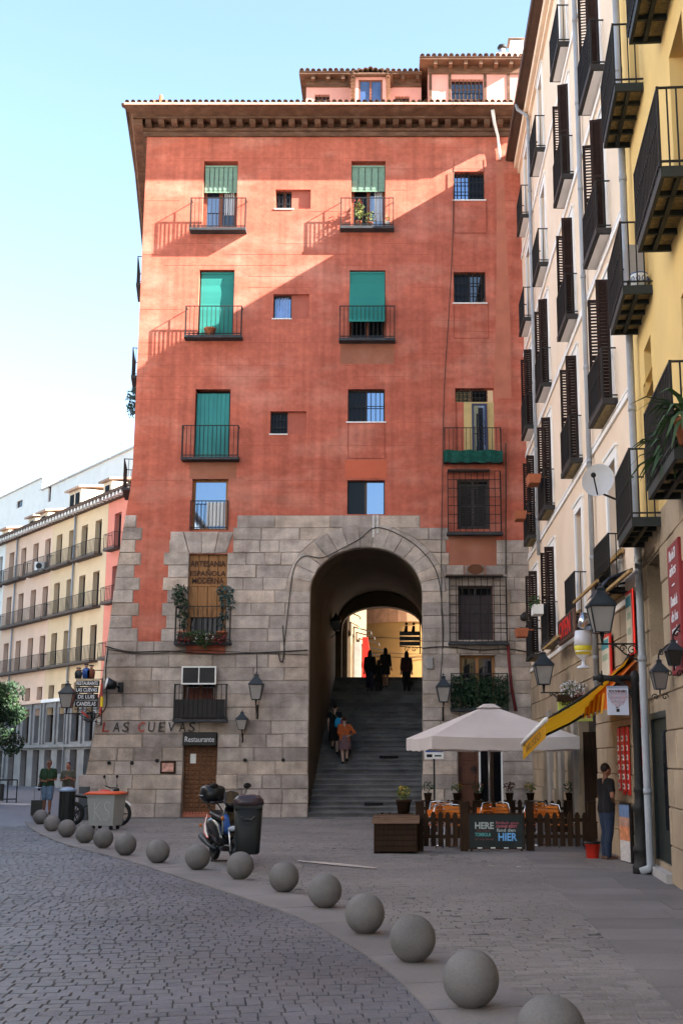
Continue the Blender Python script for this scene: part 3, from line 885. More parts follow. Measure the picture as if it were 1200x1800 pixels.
for i in range(nup):
    z0, z1 = zt0 + CH2 * i, zt0 + CH2 * (i + 1); zm = (z0 + z1) / 2
    alt = 0.18 if i % 2 else -0.02
    # left quoin
    if z1 < AT(230, 909)[1] + .1:
        if zm < zPan: split(xl(zm), OP['W5'][0], z0, z1, .7, 1.3, rs, fa=xl)
        else: split(xl(zm), aPan0 - .06 + alt, z0, z1, .9, 1.5, rs, fa=xl)
    # around the ARTESANIA window and on to the arch
    if zm > zPan and z1 < zlint1 + .05:
        wl = aPan1 - .05 - (0.16 if i % 2 else 0.0)
        lim = OP['W5'][0] if zm < OP['W5'][3] else AT(303, 950)[0] + .2
        split(wl, lim, z0, z1, .5, 1.0, rs)
    a_from = OP['W5'][2] if zm < zlint0 else (AT(410, 950)[0] if zm < zlint1 else z415)
    fb = lambda z: aC - ring_out(z) if z > zSpring - .01 else aL - .62 - (.0)
    ringed = z1 > zSpring + .05
    if ringed:
        if ring_out(zm) < .3: split(a_from, AT(738, 930)[0], z0, z1, .8, 1.5, rs)
        else:
            split(a_from, aC - ring_out(zm), z0, z1, .6, 1.4, rs, fb=lambda z: min(aC - ring_out(z), aC - ring_out(zm) + .5))
            rlim = AT(742, 930)[0] if z0 > AT(760, 931)[1] - .1 else AT(784, 1000)[0] + (0.1 if i % 2 else 0)
            split(aC + ring_out(zm), rlim, z0, z1, .5, 1.2, rs, fa=lambda z: max(aC + ring_out(z), aC + ring_out(zm) - .5))
    else:
        split(a_from, aL, z0, z1, .6, 1.4, rs)
        segs = free(z0, z1, [(aR, xr_)], ['C5'])
        for s0, s1 in segs: split(s0, s1, z0, z1, .5, 1.2, rs)
    if ringed and z1 < AT(900, 940)[1]:
        if z0 > AT(800, 1012)[1]: split(AT(872, 980)[0], xr_, z0, z1, .7, 1.3, rs)
        else:
            for s0, s1 in free(z0, z1, [(AT(784, 1000)[0] + (0.1 if i % 2 else 0), xr_)], ['C5']): split(s0, s1, z0, z1, .5, 1.2, rs)
# voussoirs
nv = 15
for i in range(nv):
    t0 = pi - pi * i / nv; t1 = pi - pi * (i + 1) / nv
    P = [arch_pt(t0, .0), arch_pt((t0 + t1) / 2, .0), arch_pt(t1, .0), arch_pt(t1, ring), arch_pt((t0 + t1) / 2, ring), arch_pt(t0, ring)]
    mortar(P)
    c = Vector((sum(p[0] for p in P) / 6, sum(p[1] for p in P) / 6))
    P = [tuple(c + (Vector(p) - c) * .985) for p in P]
    granite([P], 0.038)
# pieces that close the courses above and below the openings
zbs = [ZPL * i / 3 for i in range(4)] + [ZPL + CH * i for i in range(1, 10)] + [zt0 + CH2 * i for i in range(1, nup + 1)]
for k in ('D1', 'D2', 'W6', 'C6', 'C5', 'W5'):
    a0, b0, a1, b1 = OP[k]
    up = [z for z in zbs if z > b1 - .08]; dn = [z for z in zbs if z < b0 + .08]
    if k != 'W5' and up and up[0] - b1 > .02 and up[0] - b1 < CH: split(a0, a1, b1, up[0], 1.4, 1.9, rs)
    if dn and b0 - dn[-1] > .02 and b0 > .3: split(a0, a1, dn[-1], b0, 1.4, 1.9, rs)
# fanned lintel blocks over the wooden window
l0, l1 = AT(300, 950)[0], AT(411, 950)[0]
ws = [l0 + (l1 - l0) * k for k in (0.0, .2, .49, .76, 1.0)]
wb = [l0 + (l1 - l0) * k for k in (0.0, .30, .50, .70, .89)]
for i in range(4):
    P = [(wb[i] + G, zlint0), (wb[i + 1] - G, zlint0), (ws[i + 1] - G, zlint1), (ws[i] + G, zlint1)]
    mortar(P); granite([P], 0.035)
mort.build('mortar_bed', M_MORTAR, house)

# ---- stucco details: recessed panels, patch, scored courses
def panel(key, u0, v0, u1, v1, m=M_BROWNST, o=-0.05):
    pass
for key, (u0, v0, u1, v1) in dict(S1=(512, 333, 546, 367), S2=(512, 517, 543, 560), S3=(505, 723, 538, 763)).items():
    r = OP[key]; a = AT(u0, (v0 + v1) / 2)[0]
    MB().box((a, -0.31, r[1]), (r[2], -0.12, r[3]), T).build('infill_panel', M_REDPAN, house)
B = MB()
for (u0, v0, u1, v1) in [(797, 280, 851, 302), (797, 352, 855, 410), (797, 534, 858, 595), (611, 743, 676, 806)]:
    r = T.rect(u0, v0, u1, v1); e = 0.018
    for q in [(r[0], r[1], r[0] + e, r[3]), (r[2] - e, r[1], r[2], r[3]), (r[0] + e, r[1], r[2] - e, r[1] + e)]:
        B.box((q[0], 0.0, q[1]), (q[2], 0.014, q[3]), T)
B.build('panel_edge', M_REDLINE, house)
r = T.rect(606, 809, 680, 841); MB().box((r[0], 0, r[1]), (r[2], 0.008, r[3]), T).build('patch', M_REDNEW, house)
r = T.rect(790, 937, 872, 1010); MB().box((r[0], 0, r[1]), (r[2], 0.012, r[3]), T).build('patch', M_BROWNST, house)
p = AT(835, 1001); MB().lathe([(0.28, 0), (0.26, .02), (0, .02)], (0, 0, 0), 20, T=lambda q: T((p[0] + q[0], 0.012 + q[2], p[1] + q[1] * .62))).build('round_plaque', mat('rust_plaque', (0.12, 0.045, 0.02), .8), house)
# stains below balconies and the pale strip under the downpipe
for (u0, v0, u1, v1, mm) in [(598, 596, 692, 640, M_BROWNST), (334, 806, 416, 842, M_BROWNST)]:
    r = T.rect(u0, v0, u1, v1); MB().box((r[0], 0, r[1]), (r[2], 0.005, r[3]), T).build('repair_patch', mm, house)
MP_PALE = mat('pale_red_strip', (0.46, 0.155, 0.095), .9, .12, 2)
q = [AT(872, 285), AT(884, 285), AT(896, 560), AT(898, 700), AT(868, 700), AT(872, 480)]
MB().add([T((a, 0.004, z)) for a, z in q], [tuple(range(6))]).build('limewash_strip', MP_PALE, house)
B = MB()
zz = AT(560, 260)[1]
rl = random.Random(5)
while zz > AT(560, 905)[1]:                             # faint day joints of the plaster
    a = xe_up
    while a < xr_:
        b_ = a + rl.uniform(.6, 2.2)
        if rl.random() < .5 and not any(r[0] - .05 < b_ and r[2] + .05 > a and r[1] - .04 < zz < r[3] + .04 for r in OP.values()):
            B.box((a, 0, zz), (min(b_, xr_), 0.0035, zz + 0.008), T)
        a = b_
    zz -= 0.40
B.build('plaster_joint', M_REDLINE, house)['kind'] = 'stuff'

# ---- cornice, brackets, gutter tiles, roof
def cornice_run(T, a0, a1, zw, ov, parent, step=0.455, end0=0.0):
    """zw: underside at the wall; ov: overhang"""
    b = MB().use(M_WOOD)
    b.box((a0, -0.05, zw), (a1, 0.10, zw + .16), T); b.box((a0, -0.05, zw + .16), (a1, 0.17, zw + .26), T)
    b.box((a0, -0.05, zw + .26), (a1, 0.10, zw + .46), T)
    b.box((a0 - end0 * .5, -0.05, zw + .46), (a1, .50, zw + .53), T)
    b.add([T(q) for q in ((a0 - end0 * .5, .46, zw + .53), (a1, .46, zw + .53), (a1, ov - .06, zw + .66), (a0 - end0, ov - .06, zw + .66), (a0 - end0 * .5, .46, zw + .56), (a1, .46, zw + .56), (a1, ov - .06, zw + .69), (a0 - end0, ov - .06, zw + .69))], [(0, 1, 2, 3), (4, 5, 6, 7), (0, 3, 7, 4)])
    b.box((a0 - end0, ov - .16, zw + .66), (a1, ov + .02, zw + .74), T)
    c = b.build('cornice', None, parent)
    m = MB()
    m.prism([(0.10, .27), (.10, .46), (.45, .46), (.45, .36), (.40, .30), (.30, .27)], -0.10, 0.10, T=lambda p: Vector((p[1], -p[0], p[2])))
    pr = m.build('bracket', M_WOOD, c)
    ang = atan2(T.ax.y, T.ax.x)
    n_ = int((a1 - a0) / step)
    for i in range(n_):
        o = pr if i == 0 else inst('bracket', pr.data, (0, 0, 0), c)
        o.location = T((a0 + step * (i + .45), 0, zw)) - WL[c.name]
        if i == 0: o.location = T((a0 + step * .45, 0, zw)) - WL[c.name]
        o.rotation_euler = (0, 0, ang)
        o.parent = c
    return c
# bracket meshes are built about the origin: undo the parent offset for the shared mesh
_old_build = MB.build
zc = AT(560, 241)[1]; OV = 0.98
def cornice_fixed(*a, **k):
    c = cornice_run(*a, **k)
    off = WL[c.name]
    done = set()
    for ch in c.children:
        if ch.data.name not in done:
            done.add(ch.data.name)
            for v in ch.data.vertices: v.co += off
    return c
cornice_fixed(T, xe_up - 0.1, xr_ + .5, zc, OV, house, end0=.62)
TL = Frame(FL(xe_up, 0, 0), VT, (-VT.y, VT.x, 0))
MB().box((xe_up - .42, -.5, zc + .255), (xe_up - .1, .42, zc + .46), T).build('corner_bracket', M_WOOD, house)
cornice_fixed(TL, 0.02, 11.5, zc, .62, house, end0=.85)
zg = zc + .74
tl = MB(); tl.smooth = True
def half_tube(mb, p0, p1, r, up=Vector((0, 0, 1)), n=5):
    d = (p1 - p0).normalized(); x = d.cross(up).normalized(); y = x.cross(d)
    vs = []
    for p, rr in ((p0, r), (p1, r * .85)):
        for k in range(n + 1):
            t = pi * k / n; vs.append(p + x * (cos(t) * rr) + y * (sin(t) * rr))
    mb.add(vs, [(k, k + 1, n + 2 + k, n + 1 + k) for k in range(n)])
B = MB().use(M_TILE)
x0r, x1r = xe_up - .62, xr_ + .5
B.add([(x0r, YF - OV - .02, zg + .01), (x1r, YF - OV - .02, zg + .01), (x1r, YF + 2.6, zg + .75), (xe_up - .62 - .16 * 3.5, YF + 2.6, zg + .75), (FL(x0r, 11.5, 0).x + .1, YB, zg + .01), (x1r, YB, zg + 3)], [(0, 1, 2, 3), (0, 3, 4), (3, 2, 5, 4)])
roof = B.build('roof', None, house)
me0 = MB(); me0.smooth = True
half_tube(me0, Vector((0, -0.06, 0)), Vector((0, .5, .12)), .085)
half_tube(me0, Vector((0, .45, .14)), Vector((0, 1.0, .27)), .085)
me0 = me0.build('roof_tile', M_TILE, roof); me0.data.transform(Matrix.Translation(WL[roof.name]))
nt_ = int((x1r - x0r) / .21)
for i in range(nt_):
    o = me0 if i == 0 else inst('roof_tile', me0.data, (0, 0, 0), roof)
    o.location = Vector((x0r + .1 + i * .21, YF - OV, zg + .02 + rl.uniform(-.01, .012))) - WL[roof.name]
B = MB()
for i in range(int((x1r - x0r) / .42)):
    a = x0r + i * .42
    B.box((a, YF - OV - .05, zg - .07), (a + .41, YF - OV - .02, zg + .015))
B.build('eave_tile_edge', M_GUTTER, house)
# little chimney on the left
p = on_y(282, 178, YF + 1); B = MB()
z_ = on_y(282, 181, YF + 1).z; B.box((p.x - .28, p.y - .2, zg - .1), (p.x + .28, p.y + .2, z_)); B.lathe([(.10, 0), (.06, .30), (0, .30)], (p.x + .02, p.y, z_), 10)
B.build('chimney', M_TERRA, house)

# ---- attic
YA = YF + 1.6
TA = Frame((0, YA, 0), (1, 0, 0), (0, -1, 0))
M_ATT = mat('attic_stucco', (0.60, 0.31, 0.26), .9, .1, 1)
zA0 = zg - .4
def attic_block(u0, u1, vt, frame, depth, wins, eave=0.35):
    a0 = frame.at(u0, vt + 30)[0]; a1 = frame.at(u1, vt + 30)[0]; zt = frame.at((u0 + u1) / 2, vt)[1]
    hs = [frame.rect(*w_) for w_ in wins]
    b = MB().use(M_ATT); sheet(b, frame, [(a0, zA0), (a1, zA0), (a1, zt), (a0, zt)], [R4(h) for h in hs], .18)
    y0 = frame.o.y
    b.add([(a0, y0, zA0), (a0, y0 + depth, zA0), (a0, y0 + depth, zt), (a0, y0, zt)], [(0, 1, 2, 3)])
    b.add([(a1, y0, zA0), (a1, y0 + depth, zA0), (a1, y0 + depth, zt), (a1, y0, zt)], [(0, 1, 2, 3)])
    o = b.build('attic_wall', None, house)
    for h in hs:
        MB().box((h[0], -.2, h[1]), (h[2], -.19, h[3]), frame).build('pane', M_GLASSM, o)
        bars(frame, o, h, -.05, max(3, int((h[2] - h[0]) / .13)), max(2, int((h[3] - h[1]) / .35)), m=M_WOOD)
    b = MB().use(M_WOOD)
    b.box((a0 - eave * .7, -depth, zt), (a1 + .02, eave, zt + .09), frame)
    b.box((a0, -.02, zt - .34), (a1, .06, zt), frame)
    x = a0 + .2
    while x < a1:
        b.box((x, .06, zt - .16), (x + .13, eave - .05, zt), frame); x += .55
    b.use(M_TILE)
    b.add([frame((a0 - eave * .7, eave + .03, zt + .10)), frame((a1, eave + .03, zt + .10)), frame((a1, -depth, zt + .65)), frame((a0 - eave * .7, -depth, zt + .65))], [(0, 1, 2, 3)])
    r_ = b.build('attic_roof', None, house)
    t0 = MB(); t0.smooth = True; half_tube(t0, Vector((0, -.04, 0)), Vector((0, .6, .2)), .085)
    t0 = t0.build('roof_tile', M_TILE, r_); t0.data.transform(Matrix.Translation(WL[r_.name]))
    k_ = int((a1 - a0 + eave * .7) / .21)
    for i in range(k_):
        o2_ = t0 if i == 0 else inst('roof_tile', t0.data, (0, 0, 0), r_)
        o2_.location = frame((a0 - eave * .7 + .1 + .21 * i, eave, zt + .12 + rl.uniform(-.015, .015))) - WL[r_.name]
    return a0, a1, zt
TA2 = Frame((0, YA - .5, 0), (1, 0, 0), (0, -1, 0))
attic_block(538, 740, 139, TA, 4, [(553, 166, 579, 200), (694, 169, 719, 200)])
attic_block(752, 920, 116, TA2, 5, [(793, 139, 849, 192)], eave=.45)
b = MB().use(M_WOOD)
for u in (756, 790, 852, 893): a = TA2.at(u, 150)[0]; b.box((a - .05, 0, zA0), (a + .05, .03, TA2.at(800, 118)[1]), TA2)
b.build('timber_post', None, house)
# dormer between them
TD = Frame((0, YA - .75, 0), (1, 0, 0), (0, -1, 0))
r = TD.rect(630, 140, 672, 186)
b = MB().use(M_ATT); sheet(b, TD, [(r[0] - .12, zA0), (r[2] + .12, zA0), (r[2] + .12, r[3] + .1), (r[0] - .12, r[3] + .1)], [R4(r)], .1)
for a in (r[0] - .12, r[2] + .12): b.add([TD((a, 0, zA0)), TD((a, -2, zA0)), TD((a, -2, r[3] + .1)), TD((a, 0, r[3] + .1))], [(0, 1, 2, 3)])
dm = b.build('dormer', None, house)
window(TD, dm, r, .03, .06, 2, M_BRFRAME, mat('blue_pane', (0.05, 0.09, 0.2), .1), name='dormer_window')
b = MB(); b.smooth = True; b.use(M_TILE)
zz = r[3] + .12
for i in range(9):
    x = r[0] - .28 + i * (r[2] - r[0] + .56) / 8; k = 1 - abs(i - 4) / 4
    half_tube(b, TD((x, .22, zz + .18 * k)), TD((x, -1.5, zz + .25 + .18 * k)), .10)
for s_ in (r[0] - .2, r[2] + .2):
    for i in range(8):
        half_tube(b, TD((s_, .16, zz - .1 - i * .14)), TD((s_ + .01, -.35, zz - .05 - i * .14)), .075)
b.use(M_WOOD, False); b.box((r[0] - .36, -1.5, zz - .02), (r[2] + .36, .2, zz + .05), TD)
b.build('dormer_roof', None, dm)
# round chimney pot and grey vent on the right
p = on_y(882, 100, YA + 1); b = MB().use(M_ATT); zt = p.z
b.box((p.x - .25, p.y - .2, zt - 1.5), (p.x + .22, p.y + .2, zt + .05)); b.use(mat('zinc', (.5, .5, .5), .4, metal=.7), True)
b.lathe([(.14, 0), (.13, .25), (0, .25)], (p.x, p.y, zt + .05), 12); b.use(M_IRON, True); b.lathe([(.13, .25), (.19, .33), (.14, .42), (0, .47)], (p.x, p.y, zt + .05), 12)
b.build('chimney', None, house)
p = on_y(905, 90, YA + 2.5); b = MB().use(M_WHITEW); b.box((p.x - .22, p.y - .3, p.z - 2), (p.x + .28, p.y + .3, p.z + .3)); b.use(M_TILE); b.box((p.x - .3, p.y - .35, p.z + .35), (p.x + .34, p.y + .35, p.z + .37)); b.build('chimney', None, house)
# broken white downpipe under the eave
b = MB(); b.smooth = True
pp = [AT(862, 203), AT(866, 225), AT(874, 243), AT(876, 262), AT(878, 282)]
b.tube([T((pp[0][0], .75, pp[0][1] - .2)), T((pp[1][0], .55, pp[1][1] - .1)), T((pp[2][0], .12, pp[2][1])), T((pp[3][0], .08, pp[3][1])), T((pp[4][0], .08, pp[4][1]))], [.07, .06, .05, .05, .045], 8)
b.build('downpipe', M_WHITE, house)

# ---------------------------------------------------------------- openings of the arched house
def FR(*px, o=0.0): return T.rect(*px, o)
def blind(T, parent, r, o, m, name='blind', slats=0, sag=0.0):
    b = MB().use(m); a0, z0, a1, z1 = r
    n = 10; vs = []
    for i in range(n + 1):
        t = i / n
        for a in (a0, a1):
            vs.append(T((a, o + sag * t * t + 0.008 * sin(t * 23), z1 + (z0 - z1) * t)))
    b.add(vs, [(2 * i, 2 * i + 1, 2 * i + 3, 2 * i + 2) for i in range(n)])
    b.box((a0, o - .02, z1 - .03), (a1, o + .03, z1 + .03), T); b.box((a0, o + sag - .012, z0 - .02), (a1, o + sag + .018, z0 + .02), T)
    for i in range(1, slats):
        a = a0 + (a1 - a0) * i / slats
        b.use(M_LEAD).box((a - .010, o + .01, z0), (a + .010, o + .02 + sag * .3, z1), T)
    return b.build(name, None, parent)
def plank_shutter(T, parent, r, o, m, n=6, name='shutter'):
    a0, z0, a1, z1 = r; b = MB(); w_ = (a1 - a0) / n
    for i in range(n): b.cbox((a0 + w_ * i + .003, o - .03, z0), (a0 + w_ * (i + 1) - .003, o, z1), .006, T)
    b.box((a0 + (a1 - a0) / 2 - .012, o - .01, z0), (a0 + (a1 - a0) / 2 + .012, o + .012, z1), T)
    return b.build(name, m, parent)
def curtain(T, parent, r, o, name='curtain', m=None):
    a0, z0, a1, z1 = r; b = MB(); b.smooth = True; n = 18; vs = []
    for i in range(n + 1):
        a = a0 + (a1 - a0) * i / n; d = .025 * sin(i * 1.7)
        vs += [T((a, o + d, z1)), T((a, o + d * 1.2, z0))]
    b.add(vs, [(2 * i, 2 * i + 1, 2 * i + 3, 2 * i + 2) for i in range(n)])
    return b.build(name, m or M_CURTAIN, parent)
PB = 0.34
def hb(u0, u1, vr, vf, p=PB, soff=None, **k):
    zf = T.at((u0 + u1) / 2, vf, p)[1]; zr = T.at((u0 + u1) / 2, vr, p)[1]
    a0 = T.at(u0, vf - 20, p)[0]; a1 = T.at(u1, vf - 20, p)[0]
    return balcony(T, house, a0, a1, zf, zr, p, .09, soffit=soff, step=.145, **k), (a0, zf, a1, zr)
BAL = {}
M_GLASSB = glass_mat('blue_glass', (0.02, 0.03, 0.06), 0.30)
# W1: rolled green blind, brown door with curtain
r = OP['W1']; f = window(T, house, (r[0], r[1], r[2], r[3] - .05), .26, .11, 2, M_BRFRAME, glasses=[M_GLASSB, M_GLASSM])
m_ = (r[0] + r[2]) / 2; curtain(T, f, (m_ + .12, r[1] + .55, r[2] - .10, r[3] - .2), -.262)
blind(T, house, (r[0] + .04, T.at(387, 336)[1], r[2] - .02, T.at(387, 291)[1]), -.10, M_GREENBL, slats=7)
BAL['W1'] = hb(335, 431, 348, 400)
r = OP['B1']; f = window(T, house, (r[0], r[1], r[2], r[3] - .05), .26, .10, 2, M_BRFRAME, glasses=[M_GLASSD, M_GLASSB])
m_ = (r[0] + r[2]) / 2; curtain(T, f, (m_ + .22, r[1] + .3, r[2] - .10, r[3] - .2), -.262)
blind(T, house, (r[0] + .02, T.at(647, 334)[1], r[2] - .02, T.at(647, 291)[1]), -.10, M_GREENBL, slats=5)
BAL['B1'] = hb(599, 691, 348, 397)
# W2 / B2: teal cloth
r = OP['W2']; f = window(T, house, r, .28, .07, 2); blind(T, house, (r[0] + .05, r[1] + .05, r[2] - .03, T.at(380, 478)[1]), -.13, M_TEAL)
BAL['W2'] = hb(326, 424, 538, 589)
r = OP['B2']; f = window(T, house, r, .28, .07, 2, mg=M_GLASSD); blind(T, house, (r[0] + .0, T.at(645, 576)[1] + .1, r[2] - .02, T.at(645, 479)[1]), -.05, M_TEAL, sag=.42)
BAL['B2'] = hb(597, 693, 538, 594)
# W3: teal shutters
r = OP['W3']; plank_shutter(T, house, (r[0] + .04, r[1], r[2] - .04, T.at(373, 690)[1]), -.12, M_TEALD, 8)
MB().box((r[0], -.31, r[1]), (r[2], -.30, r[3]), T).build('door_back', M_DARK, house)
BAL['W3'] = hb(320, 418, 748, 803)
# W4: honey wood frame, sky in the glass, white half curtain
r = OP['W4']; f = window(T, house, r, .20, .09, 1, M_LTWOOD, M_GLASS)
curtain(T, f, (T.at(362, 900)[0], T.at(370, 923)[1], r[2] - .10, T.at(370, 881)[1]), -.185)
railing(T, house, r[0] - .02, r[2] + .02, r[1] + .02, T.at(369, 881)[1], .05, .125, sides=False, name='window_railing')
# W5: boarded shop window with painted words, planted balcony
r = OP['W5']; zb = T.at(364, 1085)[1]
o_ = MB().use(M_LTWOOD)
for i in range(4):
    w_ = (r[2] - r[0]) / 4
    o_.cbox((r[0] + w_ * i + .004, -.2, T.at(364, 1083)[1]), (r[0] + w_ * (i + 1) - .004, -.13, r[3]), .012, T)
for vz in (1012, 1028, 1068, 1083, 1122):
    z = T.at(364, vz)[1]; o_.box((r[0], -.13, z - .025), (r[2], -.105, z + .025), T)
o_.box((r[0], -.2, r[1]), (r[0] + .1, -.12, zb), T); o_.box((r[2] - .1, -.2, r[1]), (r[2], -.12, zb), T)
o_.box((r[0], -.2, r[1]), (r[2], -.12, r[1] + .25), T)
o_ = o_.build('wooden_shutter', None, house)
MB().box((r[0], -.26, r[1]), (r[2], -.25, r[3]), T).build('pane', M_GLASSD, o_)
B = MB().use(mat('print_paper', (.55, .5, .4), .8)); B.box((T.at(386, 1105)[0], -.24, T.at(386, 1116)[1]), (T.at(392, 1105)[0], -.235, T.at(386, 1090)[1]), T)
B.build('notice', None, o_)
B = MB()
for s_, v_, hh in (('ARTESANIA', 990, .20), ('ESPAÑOLA', 1006, .22), ('MODERNA', 1020, .19)):
    q = T.at(365, v_)
    text_mb(B, s_, T((q[0], -.10, q[1])), (1, 0, 0), (0, 0, 1), (0, -1, 0), (r[2] - r[0]) * (.92 if s_ != 'MODERNA' else .82), hh, .004, M_LETBRN, off=.012)
B.build('painted_words', None, o_)
BAL['W5'] = hb(308, 404, 1066, 1128)
# W6: window unit over a low dark balcony
r = OP['W6']; f = window(T, house, (r[0], r[1], r[2], r[3]), .25, .07, 2, M_BRFRAME, M_GLASSD)
plank_shutter(T, f, (r[0] + .1, r[1], r[2] - .1, T.at(350, 1208)[1]), -.24, mat('red_brown_board', (.11, .03, .02), .7), 4)
BAL['W6'] = hb(306, 397, 1203, 1264)
a0, zf, a1, zr = BAL['W6'][1]
MB().box((a0 + .03, .32, zf + .02), (a1 - .03, .325, zf + .62), T).build('sheet_screen', mat('dark_mesh', (.03, .026, .024), .8), BAL['W6'][0])
# small windows
for key, ue, gl in (('S1', 512, M_GLASSD), ('S2', 512, M_GLASS), ('S3', 505, M_GLASSD)):
    r = OP[key]; a = T.at(ue, 540)[0] if key != 'S3' else T.at(ue, 743)[0]
    q = (r[0], r[1], a, r[3]); f = window(T, house, q, .24, .045, 2 if key == 'S1' else 1, M_BRFRAME if key == 'S1' else M_LEAD, gl, name='small_window')
    if key != 'S2': bars(T, f, q, -.14, 5, 3)
    else: curtain(T, f, (q[0] + .08, q[1] + .08, q[2] - .08, q[3] - .05), -.245, m=mat('blue_curtain', (.25, .36, .62), .9))
    MB().box((q[0] - .03, -.2, q[1] - .03), (q[2] + .02, .03, q[1] + .008), T).build('sill', M_WHITE, f)
# barred windows
for key, gl, nx, nz in (('B3', [M_GLASSD, M_GLASS], 8, 2), ('C1', [M_GLASS, M_GLASSD], 8, 3), ('C2', [M_GLASSD, M_GLASSM], 8, 3)):
    r = OP[key]; f = window(T, house, r, .22, .05, 2, mat('dark_brown_frame', (.045, .03, .025), .5), glasses=gl)
    bars(T, f, r, -.10, nx, nz, .012)
    MB().box((r[0] - .05, -.2, r[1] - .03), (r[2] + .05, .05, r[1] + .010), T).build('sill', M_TRIM, f)
r = OP['B4']; f = window(T, house, r, .2, .04, 2, M_LEAD, glasses=[M_GLASSD, M_GLASS])
# C3: barred light, yellow boarded panel with a narrow blue glass door, netted balcony
r = OP['C3']; zt = T.at(829, 706)[1]; q = (r[0], zt, T.at(857, 694)[0], r[3])
f = window(T, house, q, .22, .04, 2, M_BRFRAME, glasses=[M_GLASSM, M_GLASSD]); bars(T, f, q, -.08, 8, 3)
MB().box((r[0], -.2, r[1]), (T.at(815, 750)[0], -.06, zt), T).build('infill_panel', M_RED, house)
MB().box((T.at(815, 750)[0], -.2, r[1]), (r[2], -.05, zt), T).build('yellow_panel', mat('pale_yellow_board', (.55, .40, .17), .8, .15, 2), house)
window(T, house, (T.at(829, 750)[0], r[1], T.at(856, 750)[0], T.at(840, 709)[1]), .03, .06, 1, mat('navy_frame', (.05, .05, .10), .5), M_GLASS, name='glass_door')
BAL['C3'] = hb(781, 880, 752, 807)
a0, zf, a1, zr = BAL['C3'][1]
B = MB().use(mat('green_net', (.012, .095, .07), .9, .3, 8, translucent=.3))
for e0, e1 in (((a0 - .03, PB + .03), (a1 + .05, PB + .03)), ((a0 - .03, 0), (a0 - .03, PB + .03)), ((a1 + .05, 0), (a1 + .05, PB + .03))):
    n = 14; vs = []
    for i in range(n + 1):
        t = i / n; a = e0[0] + (e1[0] - e0[0]) * t; d = e0[1] + (e1[1] - e0[1]) * t + .02 * sin(i * 2.3)
        vs += [T((a, d, zf + .30 + .02 * sin(i * 1.3))), T((a, d + .02, zf - .12 + .03 * sin(i * 1.9)))]
    B.add(vs, [(2 * i, 2 * i + 1, 2 * i + 3, 2 * i + 2) for i in range(n)])
B.build('safety_net', None, BAL['C3'][0])
# C4, C5: caged windows
for key, px, gl in (('C4', (787, 828, 880, 935), M_GLASSD), ('C5', (790, 1014, 890, 1128), M_GLASSD)):
    r = OP[key]; f = window(T, house, r, .2, .06, 2, mat('weathered_grey_frame', (.07, .06, .055), .8), gl, rows=2)
    louvre(T, f, (r[0] + .06, r[1] + .05, r[2] - .06, r[3] - .15), -.185, m=mat('grey_louvre', (.05, .047, .046), .7), step=.08) if key == 'C4' else plank_shutter(T, f, (r[0] + .06, r[1] + .05, r[2] - .06, r[3] - .3), -.19, mat('violet_brown_board', (.055, .04, .042), .7), 6)
    p = .34; q = T.rect(*px, p); b = MB()
    def bar_(A, C, rr=.011): b.box((min(A[0], C[0]) - rr, min(A[1], C[1]) - rr, min(A[2], C[2]) - rr), (max(A[0], C[0]) + rr, max(A[1], C[1]) + rr, max(A[2], C[2]) + rr), T)
    nx, nz = 9, 7
    for i in range(nx + 1): a = q[0] + (q[2] - q[0]) * i / nx; bar_((a, p, q[1]), (a, p, q[3]))
    for j in range(nz + 1):
        z = q[1] + (q[3] - q[1]) * j / nz
        bar_((q[0], p, z), (q[2], p, z)); bar_((q[0], 0, z), (q[0], p, z)); bar_((q[2], 0, z), (q[2], p, z))
    for i in range(1, 3):
        for a in (q[0], q[2]): bar_((a, p * i / 3, q[1]), (a, p * i / 3, q[3]))
    c = b.build('window_cage', M_IRON, f)
    MB().box((q[0] - .05, 0.05, q[1] - .09), (q[2] + .05, p + .04, q[1] - .012), T).build('ledge', M_LEAD, f)
    if key == 'C5': MB().box((q[0] - .12, 0.05, q[3] + .02), (q[2] - .1, p + .06, q[3] + .07), T).build('cage_hood', mat('rusty_sheet', (.06, .035, .025), .8), f)
    else: MB().box((q[0] - .0, 0.05, q[3] + .02), (q[2] - .35, p + .03, q[3] + .06), T).build('cage_hood', mat('rusty_sheet', (.06, .035, .025), .8), f)
# C6: orange wood window, ivy screen on its balcony
r = OP['C6']; window(T, house, r, .22, .09, 2, M_LTWOOD, M_GLASSM)
BAL['C6'] = hb(793, 892, 1184, 1245)
# doors
r = OP['D1']; zl = T.at(350, 1313)[1]
dr = MB().use(M_DOOR); dr.box((r[0], -.26, zl), (r[2], -.2, r[3]), T); dr.box((r[0], -.28, 0.12), (r[2], -.24, zl), T); dr = dr.build('carved_door', None, house)
nx, nz = 6, 13; zz0, zz1 = .28, zl - .04
for half in range(2):
    lf = MB()
    x0 = r[0] + .03 + half * (r[2] - r[0] - .03) / 2; x1 = x0 + (r[2] - r[0]) / 2 - .05
    lf.box((x0, -.24, zz0 - .05), (x1, -.215, zz1 + .03), T)
    for i in range(3):
        for j in range(nz):
            w_ = (x1 - x0) / 3; h_ = (zz1 - zz0) / nz
            lf.cbox((x0 + w_ * i + .02, -.215, zz0 + h_ * j + .018), (x0 + w_ * (i + 1) - .02, -.185, zz0 + h_ * (j + 1) - .018), .02, T)
    lf.build('door_leaf', M_DOOR, dr)
MB().cbox((T.at(338, 1333)[0] - .09, -.2, T.at(338, 1342)[1]), (T.at(338, 1333)[0] + .09, -.175, T.at(338, 1325)[1]), .005, T).build('notice', M_WHITE, dr)
b = MB().use(mat('pink_doormat', (.45, .15, .09), .9)); b.box((r[0] + .02, -.25, 0.02), (r[2] - .02, -.06, .10), T)
